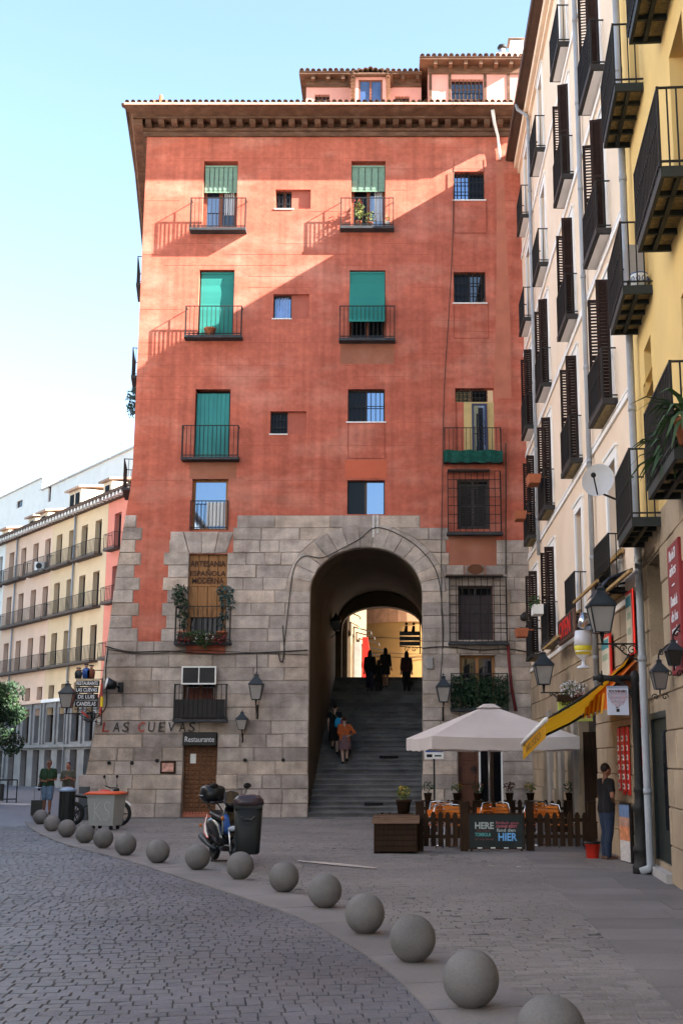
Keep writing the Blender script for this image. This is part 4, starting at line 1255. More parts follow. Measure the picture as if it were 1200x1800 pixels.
for i in range(10): b.box((r[0] + .04 + i * .1, -.22, .10), (r[0] + .11 + i * .1, -.19, .17), T)
b.build('threshold', None, house)
r = OP['D2']
b = MB().use(mat('red_brown_door', (.10, .035, .018), .5, .2, 4)); w1 = T.at(842, 1380)[0]
b.box((r[0], -.25, 0), (w1, -.19, r[3]), T)
for j in range(3):
    b.cbox((r[0] + .1, -.19, .25 + j * .75), (w1 - .1, -.165, .85 + j * .75), .03, T)
b = b.build('brown_door', None, house)
q = T.rect(826, 1346, 839, 1360); bars(T, b, q, -.16, 4, 2, .012, 'door_grille')
g = window(T, house, (w1, 0, r[2], r[3]), .15, .055, 1, M_WHITE, M_GLASSD, name='glass_door')
MB().box((T.at(862, 1380)[0], -.14, .1), (T.at(868, 1380)[0], -.11, r[3] - .1), T).build('door_post', M_DKWOOD, g)
# side balconies on the flank, seen edge-on
for (vr, vf, d0, p) in ((396, 482, 1.2, .2), (576, 652, 1.0, .22), (781, 855, .9, .3)):
    zf = T.at(232, vf)[1] + .15; zr = zf + 1.0
    a_ = FL(xl(zf), 0, 0); TLb = Frame(a_, VT, (-VT.y, VT.x, 0))
    balcony(TLb, house, d0, d0 + 1.6, zf, zr, p, step=.14)

# ---------------------------------------------------------------- things fixed to or standing on the arched house
def on_bal(key, u): return T((T.at(u, 500, .2)[0] if False else T.at(u, {'W1': 395, 'B1': 392, 'W2': 584, 'W5': 1124}[key], .2)[0], .2, BAL[key][1][1]))
pot_plant('potted_plant', 'terracotta pot standing on the balcony under the long teal blind by the corner', 'potted plant', on_bal('W2', 369), n=26, spread=.12, rise=.05, pot=.2, h=.28, ml=M_LEAFD, seed=3, size=.06)
pot_plant('potted_plant', 'tall yellow green plant with red top leaves on the sunlit middle balcony', 'potted plant', on_bal('B1', 630), n=70, spread=.2, rise=.42, pot=.11, h=.22, ml=M_LEAFY, mflower=M_FLR, seed=4, size=.17)
pot_plant('potted_plant', 'low lime coloured plant beside the tall one on the sunlit middle balcony', 'potted plant', on_bal('B1', 650), n=70, spread=.24, rise=.2, pot=.1, h=.18, ml=M_LEAFY, seed=5, size=.13)
pot_plant('potted_plant', 'pale pot with withered stems at the end of the sunlit middle balcony', 'potted plant', on_bal('B1', 681), n=25, spread=.12, rise=.12, pot=.09, h=.2, mp=M_TRIM, ml=M_LEAFY, seed=6, size=.08)
for u, lab, sd_ in ((322, 'leggy shrub in a clay pot, wooden window side nearer the street corner', 7), (389, 'dense blue green shrub in a clay pot, wooden window side nearer the arch', 8)):
    t = thing('potted_shrub', lab, 'potted shrub', (0, 0, 0), 'clay pot shrubs on the wooden window balcony')
    b = MB(); b.smooth = True; b.lathe([(.12, 0), (.17, .30), (.185, .30), (.185, .35), (.15, .34), (0, .31)], n=14); b.build('pot', M_TERRA, t)
    b = MB(); rr = random.Random(sd_); b.tube([(0, 0, .3), (.03, .02, .8), (-.02, .05, 1.25), (-.1, .05, 1.7)], [.025, .02, .015, .01], 6); b.build('stem', M_DKWOOD, t)
    f = MB().use(M_LEAFB if u > 350 else M_LEAFD)
    dx = -.16 if u < 350 else .06
    for k, (x, z, rad, nn) in enumerate(((dx, 1.65, .30, 150), (dx + .1, 1.25, .28, 110), (dx * .3 + .02, .85, .22, 70), (dx * 1.3, 1.45, .25, 60), (0, .55, .16, 40))): f.leaves((x, .0, z), (rad, .2, rad * .8), nn, .12, rng=rr)
    f.build('foliage', None, t); place(t, on_bal('W5', u) + Vector((0, .05, 0)))
a0, zf, a1, zr = BAL['W5'][1]
t = thing('flower_trough', 'flower trough with trailing green and pinkish blooms along the wooden window balcony', 'flower box', T((a0, PB + .05, zf)))
MB().box((a0 + .12, PB + .05, zf + .02), (a1 - .12, PB + .24, zf + .2), T).build('trough', M_DKWOOD, t)
f = MB(); rr = random.Random(9)
f.use(M_LEAF).leaves(T(((a0 + a1) / 2, PB + .18, zf + .15)), (.62, .16, .2), 320, .11, rng=rr); f.leaves(T(((a0 + a1) / 2 + .05, PB + .2, zf - .02)), (.28, .12, .26), 150, .1, rng=rr)
f.use(M_LEAFB).leaves(T((a0 + .3, PB + .2, zf + .1)), (.25, .1, .2), 70, .1, rng=rr)
f.use(M_FLR).leaves(T((a0 + .3, PB + .22, zf + .04)), (.28, .1, .14), 45, .07, rng=rr); f.leaves(T((a1 - .3, PB + .22, zf + .08)), (.25, .1, .16), 60, .07, rng=rr)
f.use(M_FLW).leaves(T(((a0 + a1) / 2, PB + .24, zf + .12)), (.5, .1, .18), 50, .06, rng=rr)
f.build('foliage', None, t)
a0, zf, a1, zr = BAL['C6'][1]
f = MB().use(M_LEAFD); rr = random.Random(10)
for i in range(14): f.leaves(T((a0 + (a1 - a0) * (i + .5) / 14, PB + .02, zf + .5)), (.10, .07, .58), 170, .12, rng=rr)
tag(f.build('ivy_screen', None, origin=T(((a0 + a1) / 2, PB, zf))), 'dark green ivy screen covering the balcony railing above the parasol', 'ivy')
p = T((xl(12) - .2, -.6, T.at(228, 700)[1]))
tag(MB().use(M_LEAFB).leaves(p + Vector((0, 0, .1)), (.26, .3, .5), 260, .14, rng=rr).leaves(p + Vector((-.05, 0, -.25)), (.15, .2, .35), 90, .12, rng=rr).build('hanging_plant', None, origin=p), 'bluish green plant hanging out over the flank of the red house', 'plant')
# window unit
t = thing('air_conditioner', 'window unit in a white frame fixed over the dark balcony left of the arch', 'air conditioner', T((T.at(350, 1190)[0], 0, T.at(350, 1203)[1])))
r = T.rect(319, 1171, 380, 1203, .5)
b = MB().use(mat('grey_metal_case', (.25, .25, .24), .6)); b.box((r[0] + .03, .0, r[1] + .02), (r[2] - .03, .46, r[3] - .02), T); b.build('case', None, t)
b = MB().use(M_WHITE); e = .045
b.box((r[0], .44, r[1]), (r[2], .5, r[1] + e), T); b.box((r[0], .44, r[3] - e), (r[2], .5, r[3]), T)
b.box((r[0], .44, r[1] + e), (r[0] + e, .5, r[3] - e), T); b.box((r[2] - e, .44, r[1] + e), (r[2], .5, r[3] - e), T); m_ = (r[0] + r[2]) / 2; b.box((m_ - .015, .44, r[1] + e), (m_ + .015, .49, r[3] - e), T)
b.build('frame', None, t)
b = MB().use(mat('grille_dark', (.03, .03, .03), .6)); b.box((r[0] + e, .455, r[1] + e), (r[2] - e, .465, r[3] - e), T)
z = r[1] + .08
while z < r[3] - .06: b.box((r[0] + e, .465, z), (r[2] - e, .478, z + .018), T); z += .06
b.build('grille', None, t)
# wall lettering
B = MB(); q0, q1 = T.at(178, 1278)[0], T.at(345, 1278)[0]
word = 'LAS CUEVAS'; xs = [180, 199, 216, 244, 262, 280, 298, 317, 334]; ch = 'LASCUEVAS'
t = thing('wall_lettering', 'red and dark grey capitals spelling LAS CUEVAS on the granite', 'lettering', T((q0, 0, T.at(260, 1285)[1])))
for k, c in enumerate(ch):
    a = T.at(xs[k] + 7 - k * .4, 1278)
    b = MB(); text_mb(b, c, T((a[0], .06, a[1])), (1, 0, 0), (0, 0, 1), (0, -1, 0), .22, .30, .012, M_LETRED if c in 'LC' else M_LETGREY, shear=.1)
    b.build('letter', None, t)
t = thing('door_sign', 'black board with white old style letters above the carved door', 'sign', T((T.at(350, 1300)[0], .05, T.at(350, 1312)[1])))
r = T.rect(321, 1287, 381, 1311, .12); MB().cbox((r[0], .0, r[1]), (r[2], .12, r[3]), .02, T).build('board', M_SIGNBLK, t)
b = MB(); text_mb(b, 'Restaurante', T(((r[0] + r[2]) / 2, .125, (r[1] + r[3]) / 2 - .01)), (1, 0, 0), (0, 0, 1), (0, -1, 0), (r[2] - r[0]) * .86, .17, .003, M_LETTER, off=.0); b.build('lettering', None, t)
r = T.rect(282, 1338, 309, 1360, .06)
t = thing('menu_case', 'small wooden framed menu case with a pinkish picture beside the carved door', 'menu case', T((r[0], 0, r[1])))
MB().cbox((r[0], .03, r[1]), (r[2], .10, r[3]), .02, T).build('frame', M_DKWOOD, t)
MB().box((r[0] + .06, .10, r[1] + .06), (r[2] - .06, .106, r[3] - .06), T).build('picture', mat('menu_print', (.50, .26, .20), .4, .5, 9), t)
for u, v in ((193, 1341), (233, 1341), (277, 1337), (431, 1336), (498, 1336)):
    q = T.at(u, v); tag(MB().lathe([(.06, 0), (.06, .07), (.03, .08), (0, .08)], (0, 0, 0), 10, T=lambda p: T((q[0] + p[0], .03 + p[2], q[1] + p[1]))).build('spout', M_IRON, house))
r = T.rect(749, 1155, 761, 1176, .05); tag(MB().cbox((r[0], .03, r[1]), (r[2], .12, r[3]), .02, T).build('junction_box', M_PALEST, origin=T((r[0], 0, r[1]))), 'white electrical junction box on the granite right beside the arch', 'junction box')
r = T.rect(172, 1264, 179, 1273, .05); tag(MB().cbox((r[0], .03, r[1]), (r[2], .12, r[3]), .02, T).build('junction_box', M_WHITE, origin=T((r[0], 0, r[1]))), 'tiny white box on the corner stone before the red letter L', 'junction box')
B = MB()
for (u0, u1, v1_) in ((654, 658, 945), (661, 665, 938), (659, 660, 925)):
    r = T.rect(u0, 906, u1, v1_); B.box((r[0], .045, r[1]), (r[2], .056, r[3]), T)
B.build('lime_drip', mat('lime_white', (.55, .52, .49), .9, .2, 6), house)
# cables
def cable(name, label, px, rad=.016, o=.07):
    pts = [T((*[T.at(u, v)[0]], o, T.at(u, v)[1])) for u, v in px]
    P = []
    for i in range(len(pts) - 1):
        p0 = pts[max(0, i - 1)]; p1 = pts[i]; p2 = pts[i + 1]; p3 = pts[min(len(pts) - 1, i + 2)]
        for k in range(5):
            t = k / 5; P.append(.5 * ((2 * p1) + (p2 - p0) * t + (2 * p0 - 5 * p1 + 4 * p2 - p3) * t * t + (3 * p1 - p0 - 3 * p2 + p3) * t ** 3))
    P.append(pts[-1])
    b = MB(); b.smooth = True; b.tube(P, rad, 6)
    return tag(b.build(name, mat('dusty_cable', (.045, .038, .034), .8), origin=pts[0]), label, 'cable')
cable('cable', 'cable looping over the crown of the arch down both sides', [(497, 1165), (508, 1060), (517, 1000), (535, 978), (566, 981), (600, 965), (632, 948), (660, 928), (700, 940), (740, 968), (768, 1010), (777, 1080), (778, 1140)], .015)
cable('cable', 'cable bundle running below the flower trough along the granite', [(186, 1136), (230, 1146), (300, 1145), (380, 1150), (470, 1147), (540, 1143)], .022)
cable('cable', 'thin second cable sagging beneath the main bundle', [(190, 1142), (260, 1150), (330, 1143), (410, 1146), (500, 1150), (541, 1152)], .011)
cable('cable', 'cable bundle between the arch and the caged window', [(742, 1140), (780, 1137), (840, 1143), (890, 1141), (925, 1146)], .022)
cable('cable', 'long cable dropping down the whole red wall near the barred windows', [(797, 300), (795, 420), (789, 540), (780, 690), (777, 850), (775, 1000), (777, 1130), (773, 1200)], .013)
cable('cable', 'cable dropping past the granite corner to the floodlight', [(191, 1140), (187, 1180), (188, 1240), (170, 1262)], .018)
cable('cable', 'cable looped on the granite left of the arch', [(497, 1100), (500, 1150), (494, 1164), (490, 1150)], .018)
cable('cable', 'wire feeding the lantern left of the arch', [(452, 1150), (452, 1195)], .012)
cable('cable', 'thick dark cable beside the netted balcony', [(888, 780), (888, 900), (888, 1010)], .02)
b = MB(); b.smooth = True; pp = [(891, 1130), (893, 1160), (898, 1210), (905, 1250)]
b.tube([T((T.at(u, v)[0], .12, T.at(u, v)[1])) for u, v in pp], .05, 8)
tag(b.build('red_pipe', mat('dark_red_pipe', (.16, .02, .025), .6), origin=T((T.at(*pp[-1])[0], .1, T.at(*pp[-1])[1]))), 'dark red pipe running down the wall beside the ivy balcony', 'pipe')

# ---------------------------------------------------------------- street lanterns
def lantern(name, label, cat, loc, h=.85, w_=.40, out=(0, -1, 0), arm='below', reach=.55, group='wall lanterns', glass=None, style=0, wall=None):
    """square tapering lantern; loc is the underside of its glass body"""
    t = thing(name, label, cat, (0, 0, 0), group)
    k = h / .85; wt = w_ / 2; wb = w_ * .30
    def ring(r, z): return [Vector((sx * r, sy * r, z * k)) for sx, sy in ((-1, -1), (1, -1), (1, 1), (-1, 1))]
    b = MB().use(M_LAMPI)
    b.loft([ring(wt * 1.12, .50), ring(wt * 1.12, .53), ring(wt * .35, .74), ring(wt * .30, .80), ring(wt * .38, .82), ring(wt * .1, .86)])
    b.smooth = True; b.ball((0, 0, .9 * k), .03 * k, 8, 6)
    b.build('lamp_cap', None, t)
    b = MB(); rt = ring(wt, .50); rb = ring(wb, .04)
    for i in range(4):
        b.tube([rb[i], rt[i]], .014 * k, 5); b.tube([rb[i], rb[(i + 1) % 4]], .012 * k, 5); b.tube([rt[i], rt[(i + 1) % 4]], .014 * k, 5)
    b.build('lamp_frame', M_LAMPI, t)
    b = MB(); b.loft([ring(wb * .96, .04), ring(wt * .96, .50)]); b.build('lamp_glass', glass or M_LAMPG, t)
    o = Vector(out).normalized(); b = MB(); b.smooth = True
    if arm == 'below':                                   # short neck and a bracket back to the wall
        b.tube([(0, 0, .04 * k), (0, 0, -.10 * k)], [.035 * k, .02 * k], 8)
        b.tube([(0, 0, -.08 * k)] + [tuple(-o * reach * (i / 8) + Vector((0, 0, -.10 * k - .30 * k * sin(pi * .5 * i / 8)))) for i in range(9)], .018 * k, 6)
        b.tube([tuple(-o * reach + Vector((0, 0, -.1 * k))), tuple(-o * reach + Vector((0, 0, -.55 * k)))], .03 * k, 6)
    elif arm == 'scroll':                                # long horizontal iron arm with scrolls
        b.tube([(0, 0, .04 * k), (0, 0, -.16 * k)], [.04 * k, .018 * k], 8)
        b.tube([tuple(o * .08 + Vector((0, 0, -.16 * k))), tuple(-o * reach + Vector((0, 0, -.16 * k)))], .017, 6)
        for c0, rr in ((reach * .8, .10), (reach * .55, .07), (reach * .95, .06), (reach * .3, .045)):
            b.tube([tuple(-o * (c0 + rr * (1 - q / 14) * cos(q * .65)) + Vector((0, 0, -.16 * k - rr - .01 + rr * (1 - q / 14) * sin(q * .65)))) for q in range(14)], .011, 5)
        b.tube([tuple(-o * reach + Vector((0, 0, -.02))), tuple(-o * reach + Vector((0, 0, -.5)))], .022, 6)
        b.tube([tuple(-o * reach + Vector((0, 0, -.45))), tuple(-o * reach * .6 + Vector((0, 0, -.32))), tuple(-o * reach * .35 + Vector((0, 0, -.17)))], .013, 5)
    elif arm == 'goose':                                 # hangs from a curled arm above
        b.tube([(0, 0, .86 * k), (0, 0, .98 * k)], .012, 6)
        P = [Vector((0, 0, .98 * k))] + [(-o * reach * q / 10 + Vector((0, 0, .98 * k + .16 * sin(pi * q / 10)))) for q in range(1, 11)] + [-o * reach + Vector((0, 0, .45 * k))]
        b.tube([tuple(p) for p in P], .016, 6)
        b.tube([tuple(-o * (.05 + .06 * (1 - q / 12) * cos(q * .7)) + Vector((0, 0, 1.04 * k + .06 * (1 - q / 12) * sin(q * .7)))) for q in range(12)], .01, 5)
        b.tube([tuple(-o * .12 + Vector((0, 0, .95 * k))), tuple(-o * reach * .6 + Vector((0, 0, .85 * k))), tuple(-o * reach + Vector((0, 0, .5 * k)))], .012, 5)
        for sx in (-1, 1): b.tube([(sx * (.02 + .05 * (1 - q / 12) * cos(q * .7) + .05), 0, -.09 + .05 * (1 - q / 12) * sin(q * .7)) for q in range(12)], .009, 5)
        b.tube([(0, 0, .04), (0, 0, -.05)], .012, 6)
    b.build('bracket', M_IRON, t)
    return place(t, loc)
def at_wall(u, v, o): q = T.at(u, v, o); return T((q[0], o, q[1]))
lantern('wall_lantern', 'grey capped street lantern on the granite pier left of the arch', 'wall lantern', at_wall(450, 1232, .55), .85, .42, arm='below', reach=.5)
lantern('wall_lantern', 'small dark lantern lower down beside the carved door sign', 'wall lantern', at_wall(425, 1284, .3), .58, .34, arm='below', reach=.28)
lantern('wall_lantern', 'street lantern on the granite right of the arch above the parasol', 'wall lantern', at_wall(779, 1236, .5), .85, .42, arm='below', reach=.46)
# floodlight on the corner
t = thing('floodlight', 'black floodlight with a bright lens clamped to the granite corner', 'floodlight', at_wall(205, 1205, .1))
q = at_wall(198, 1204, .35)
b = MB(); b.smooth = True; b.tube([q + Vector((-.16, -.1, .04)), q + Vector((.12, 0, -.03))], [.2, .12], 12); b.build('housing', M_BLACK, t)
b = MB(); b.smooth = True; b.tube([q + Vector((-.19, -.11, .045)), q + Vector((-.165, -.1, .04))], [.17, .19], 12); b.build('lens', mat('lens', (.6, .6, .6), .2), t)
b = MB(); b.tube([q + Vector((.05, 0, -.02)), q + Vector((.2, .3, -.08))], .03, 6); b.box((q.x + .12, YF - .12, q.z - .22), (q.x + .28, YF - .05, q.z + .1)); b.build('mount', M_IRON, t)
# projecting restaurant sign on the corner
t = thing('hanging_sign', 'stack of four black boards with white letters projecting at the street corner', 'sign', at_wall(178, 1200, .1))
sx0 = Frame((0, YF - .6, 0), (1, 0, 0), (0, -1, 0))
rows = [('RESTAURANTE', 1196, 1206, 134, 175), ('LAS CUEVAS', 1207.5, 1218, 133.5, 173), ('DE LUIS', 1219.5, 1230, 133, 172), ('CANDELAS', 1231.5, 1243, 132.5, 172)]
for s_, v0, v1, u0, u1 in rows:
    r = sx0.rect(u0, v0, u1, v1)
    bo_ = MB().cbox((r[0], -.04, r[1]), (r[2], .04, r[3]), .01, sx0).build('board', M_SIGNBLK, t)
    b = MB(); text_mb(b, s_, sx0(((r[0] + r[2]) / 2, .043, (r[1] + r[3]) / 2)), (1, 0, 0), (0, 0, 1), (0, -1, 0), (r[2] - r[0]) * (.92 if len(s_) > 8 else .74 if len(s_) < 8 else .84), (r[3] - r[1]) * .62, .002, M_LETTER, off=.01); b.build('lettering', None, bo_)
r = sx0.rect(130, 1195, 178, 1245)
b = MB().use(M_IRON)
for z in (r[3] + .02, r[3] + .3, r[1] - .03): b.tube([sx0((r[0] + .05, 0, z)), sx0((xl(z) + .1, -.3, z + .02))], .014, 5)
b.tube([sx0((r[2] + .02, 0, r[1] - .1)), sx0((r[2] + .02, 0, r[3] + .05))], .02, 5)
b.use(M_LETRED).box((r[2] - .02, -.03, r[1] - .2), (r[2] + .04, .03, r[3] - .12), sx0); b.use(M_YELB).box((r[2] + .0, -.035, r[1] + .05), (r[2] + .07, .035, r[1] + .36), sx0)
b.smooth = True
b.use(M_IRON)
for c0, rr in ((.2, .10), (.45, .12), (.62, .08)):
    b.tube([sx0((r[0] + c0 + rr * (1 - q / 14) * cos(q * .7), 0, r[1] - .16 + rr * (1 - q / 14) * sin(q * .7))) for q in range(14)], .014, 5)
b.use(M_LETRED).tube([sx0((r[0] + .28, .02, r[1] - .1)), sx0((r[0] + .52, .02, r[1] - .3))], .035, 6)
b.use(M_IRON).tube([sx0((r[0] + .35, .02, r[1] - .33)), sx0((r[0] + .5, .02, r[1] - .42)), sx0((r[0] + .68, .02, r[1] - .33)), sx0((r[0] + .72, .02, r[1] - .15))], .035, 6)
b.build('sign_bracket', None, t)
# little painted cut-out figures riding on top of the sign
b = MB(); b.smooth = True; z = r[3] + .04
for x, mm, hh in ((.12, M_LAMPI, .34), (.36, M_BLUE, .46), (.52, mat('cutout_brown', (.16, .05, .03), .7), .42)):
    b.use(mm).loft([[sx0((r[0] + x + sx * w2, .03 * sy, z + hz)) for sx, sy in ((-1, -1), (1, -1), (1, 1), (-1, 1))] for w2, hz in ((.10, 0), (.12, hh * .5), (.08, hh * .72))])
    b.use(M_SKIN).ball(sx0((r[0] + x, 0, z + hh * .84)), .055, 8, 6)
    b.use(M_IRON).ball(sx0((r[0] + x, 0, z + hh * .96)), (.085, .05, .03), 8, 6)
b.build('cutout_figure', None, t)
# lantern on its arm beyond the corner
q = sx0.at(121, 1246)
lantern('wall_lantern', 'street lantern standing out beyond the corner beside the stacked black sign', 'wall lantern', sx0((sx0.at(118, 1246)[0], .0, q[1])), .80, .44, arm='scroll', out=(-1, 0, 0), reach=1.1)

# ================================================================ the cream house along the right side
FAR, NEAR = Vector((4.45, YF - .02, 0)), Vector((4.26, 21.0, 0))
axA = (FAR - NEAR).normalized()
TC = Frame(NEAR, axA, (-axA.y, axA.x, 0))
LA = (FAR - NEAR).length
cream = thing('cream_house', 'tall cream house with white trim and brown shutters along the right side', 'house', NEAR)
zeA = TC.at(905, 195, .45)[1]
ZG = 4.75                                               # top of the stone ground floor
PA = 0.27
cols = {0: [(910, 415, 919, 366), (913, 596, 922, 556), (916, 783, 925, 750), (917, 975, 929, 947), (922, 1175, 940, 1157)],
        1: [(933, 301, 945, 244), (937, 501, 949, 450), (940, 708, 954, 669), (942, 922, 956, 886), (945, 1142, 968, 1115)],
        2: [(971, 113, 987, 30), (974, 346, 992, 275), (979, 584, 997, 529), (981, 832, 1001, 789), (986, 1090, 1007, 1065)],
        3: [None, (1022, 155, 1046, 56), (1027, 435, 1050, 357), (1030, 725, 1056, 670), (1039, 1031, 1066, 992)]}
S = {}
for c, L_ in cols.items():
    for k, q in enumerate(L_):
        if q:
            a_f, z_f = TC.at(q[0], q[1], PA); a_n, z_n = TC.at(q[2], q[3], PA)
            S[c, k] = (a_n, a_f, (z_f + z_n) / 2)
# tidy: one height per storey, one place per column
lev = {}
for k in range(5):
    zz = [v[2] for (c, kk), v in S.items() if kk == k and not (c == 3)]
    lev[k] = sum(zz) / len(zz)
lev3 = {k: S[3, k][2] for k in range(1, 5)}
colx = {c: (sum((S[c, k][0] + S[c, k][1]) / 2 for k in range(5) if (c, k) in S) / len([1 for k in range(5) if (c, k) in S])) for c in cols}
print('levels', lev, lev3, colx, zeA)
opA = []; balA = []
wbal = {0: 1.5, 1: 1.55, 2: 1.6, 3: 1.75}
for c in cols:
    for k in range(5):
        zf = lev[k]
        am = colx[c]
        balA.append((c, k, am, zf))
        opA.append((am - .5, zf + .04, am + .5, zf + 2.55))
wallA = MB().use(M_CREAM)
gfA = []
for y0, y1, zt in ((26.2, 28.8, 3.0), (29.4, 31.0, 3.0), (32.3, 33.6, 3.0), (34.8, 36.4, 2.9)):
    gfA.append((y0 - 21.0, 0.0, y1 - 21.0, zt))
shopw = (0.12, 1.05, 1.1, 2.75)
gfA.append(shopw)
sheet(wallA, TC, [(0, ZG), (LA, ZG), (LA, zeA + .1), (0, zeA + .1)], [R4(r) for r in opA if r[1] > ZG], .22)
wallA.use(M_STONE2); sheet(wallA, TC, [(0, 0), (LA, 0), (LA, ZG), (0, ZG)], [R4(r) for r in gfA] + [R4((am - .5, zf + .04, am + .5, min(ZG - .05, zf + 2.3))) for (c, k, am, zf) in balA if zf < ZG - .5 and False], .3)
wallA.use(M_CREAM)
wallA.add([TC((0, 0, 0)), TC((0, -9, 0)), TC((0, -9, zeA)), TC((0, 0, zeA))], [(0, 1, 2, 3)]).add([TC((LA, 0, 0)), TC((LA, -9, 0)), TC((LA, -9, zeA)), TC((LA, 0, zeA))], [(0, 1, 2, 3)])
wallA.add([TC((0, -9, 0)), TC((LA, -9, 0)), TC((LA, -9, zeA)), TC((0, -9, zeA))], [(0, 1, 2, 3)])
wallA.build('wall', None, cream)
MB().box((.1, -.32, 0), (LA - .1, -.31, zeA), TC).build('dark_interior', M_DARK, cream)
# string courses, window surrounds
B = MB()
for k in range(5):
    z = lev[k] - .35
    B.box((0.15, 0, z), (LA - .02, .045, z + .10), TC); B.box((0.15, 0, z + .16), (LA - .02, .03, z + .20), TC)
B.build('string_course', M_TRIM, cream)
rr = random.Random(8)
for (c, k, am, zf) in balA:
    if c == 3 and k == 0: pass
    a0, a1 = am - .5, am + .5; z0, z1 = zf + .04, zf + 2.55; e = .19
    b = MB(); b.box((a0 - e, 0, z0), (a0, .04, z1 + e), TC); b.box((a1, 0, z0), (a1 + e, .04, z1 + e), TC); b.box((a0, 0, z1), (a1, .04, z1 + e), TC)
    b.box((a0 - e - .04, 0, z1 + e), (a1 + e + .04, .07, z1 + e + .06), TC)
    b.build('window_surround', M_TRIM, cream)
    f = window(TC, cream, (a0, z0, a1, z1), .18, .05, 2, M_WHITE if rr.random() < .6 else M_BRFRAME, M_GLASSM, rows=3)
    sh = {(0, 2), (0, 3), (0, 4), (1, 3), (1, 2), (1, 4), (2, 1), (2, 2), (2, 3), (3, 1), (3, 2), (3, 3)}
    if (c, k) in sh and (c, k) not in {(3, 4), (2, 0)}:
        louvre(TC, f, (a0 - .02, z0, a0 + .24, z1 - .02), .03, ang=radians(82 + rr.uniform(-12, 10)), hinge=0)
        louvre(TC, f, (a1 - .24, z0, a1 + .02, z1 - .02), .03, ang=radians(88 + rr.uniform(-14, 14)), hinge=1)
    w2 = wbal[c] / 2
    balcony(TC, cream, am - w2, am + w2, zf, zf + 1.0, PA, .12, ms=mat('dark_slab_edge', (.035, .03, .028), .7), soffit=M_TRIM if k < 3 else M_OLIVE, step=.115, curls=(c == 3))
# eave
b = MB().use(mat('eave_brown', (.085, .045, .03), .7, .2, 4))
b.box((-.0, -.1, zeA - .05), (LA + .02, .42, zeA + .12), TC); b.box((-.0, .42, zeA - .02), (LA + .02, .50, zeA + .2), TC)
b.use(M_CREAM); b.box((0, 0, zeA - .32), (LA, .2, zeA - .05), TC); b.box((0, 0, zeA - .5), (LA, .09, zeA - .32), TC)
b.use(M_TILE); b.add([TC((0, .5, zeA + .2)), TC((LA, .5, zeA + .2)), TC((LA, -6, zeA + 1.6)), TC((0, -6, zeA + 1.6))], [(0, 1, 2, 3)])
b.build('eave', None, cream)
# downpipes
for u, v, z0, z1 in ((936, 560, 7.6, zeA - .6), (1022, 420, 2.6, zeA - .1)):
    a = TC.at(u, v, .1)[0]
    pipe(TC, cream, a, z0, z1, .055, .1, shoe=False)
a = TC.at(936, 560, .1)[0]
b = MB(); b.smooth = True; b.tube([TC((a, .1, zeA - .62)), TC((a + .02, .14, zeA - .45)), TC((a + .1, .42, zeA - .2)), TC((a + .1, .46, zeA - .02))], .055, 8); b.build('pipe_swan_neck', M_PIPE, cream)
# stone ground floor: blocks
rs = random.Random(31)
z = 0.0
while z < ZG - .1:
    h = .50; a = 0.02
    while a < LA - .1:
        l = rs.uniform(.7, 1.3); a1 = min(a + l, LA)
        hit = [r for r in gfA if r[0] < a1 and r[2] > a and r[1] < z + h - .05 and r[3] > z + .05]
        seg = [(a, a1)]
        for r in hit:
            seg = [s for q in seg for s in ((q[0], min(q[1], r[0])), (max(q[0], r[2]), q[1])) if s[1] - s[0] > .12]
        for s0, s1 in seg:
            MB().poly_block([(s0 + .006, z + .006), (s1 - .006, z + .006), (s1 - .006, min(z + h, ZG) - .006), (s0 + .006, min(z + h, ZG) - .006)], 0, .035 + rs.uniform(-.01, .01) + (.05 if z < .9 else 0), .015, TC).build('stone_block', M_STONE2, cream)
        a = a1
    z += h
for a_ in (8.1, 10.7, 13.2):
    MB().cbox((a_ - .22, .03, 0), (a_ + .22, .16, 3.1), .03, TC).build('pilaster', mat('grey_pilaster', (.30, .26, .22), .9, .2, 2), cream)
# doors and shop fronts of the ground floor
for k, r in enumerate(gfA[:4]):
    if k == 0:
        MB().box((r[2] - .3, -.3, .03), (r[2] - .24, -.02, r[3] - .6), TC).build('door_leaf', M_DKWOOD, cream)
        B = MB().use(M_BLACK).box((r[0], -.28, 2.4), (r[2], -.2, 3.0), TC); B.build('door_lintel', None, cream)
    else:
        f = window(TC, cream, (r[0], 0, r[2], r[3]), .25, .08, 2, M_DKWOOD, M_GLASSD, name='shop_door', rows=2)
f = window(TC, cream, shopw, .12, .07, 1, M_REDSIGN, M_GLASSM, name='shop_window')
for i, (da, dz, cc) in enumerate(((.3, .25, (.5, .5, .45)), (.4, .35, (.4, .25, .2)), (.62, .3, (.55, .4, .4)), (.3, .8, (.6, .6, .6)), (.6, .95, (.45, .42, .4)), (.35, 1.2, (.6, .56, .5)))):
    MB().box((shopw[0] + da, -.115, shopw[1] + dz), (shopw[0] + da + .25, -.11, shopw[1] + dz + .32), TC).build('print', mat('shop_print_%s' % 'abcdef'[i], cc, .7, .4, 9), f)

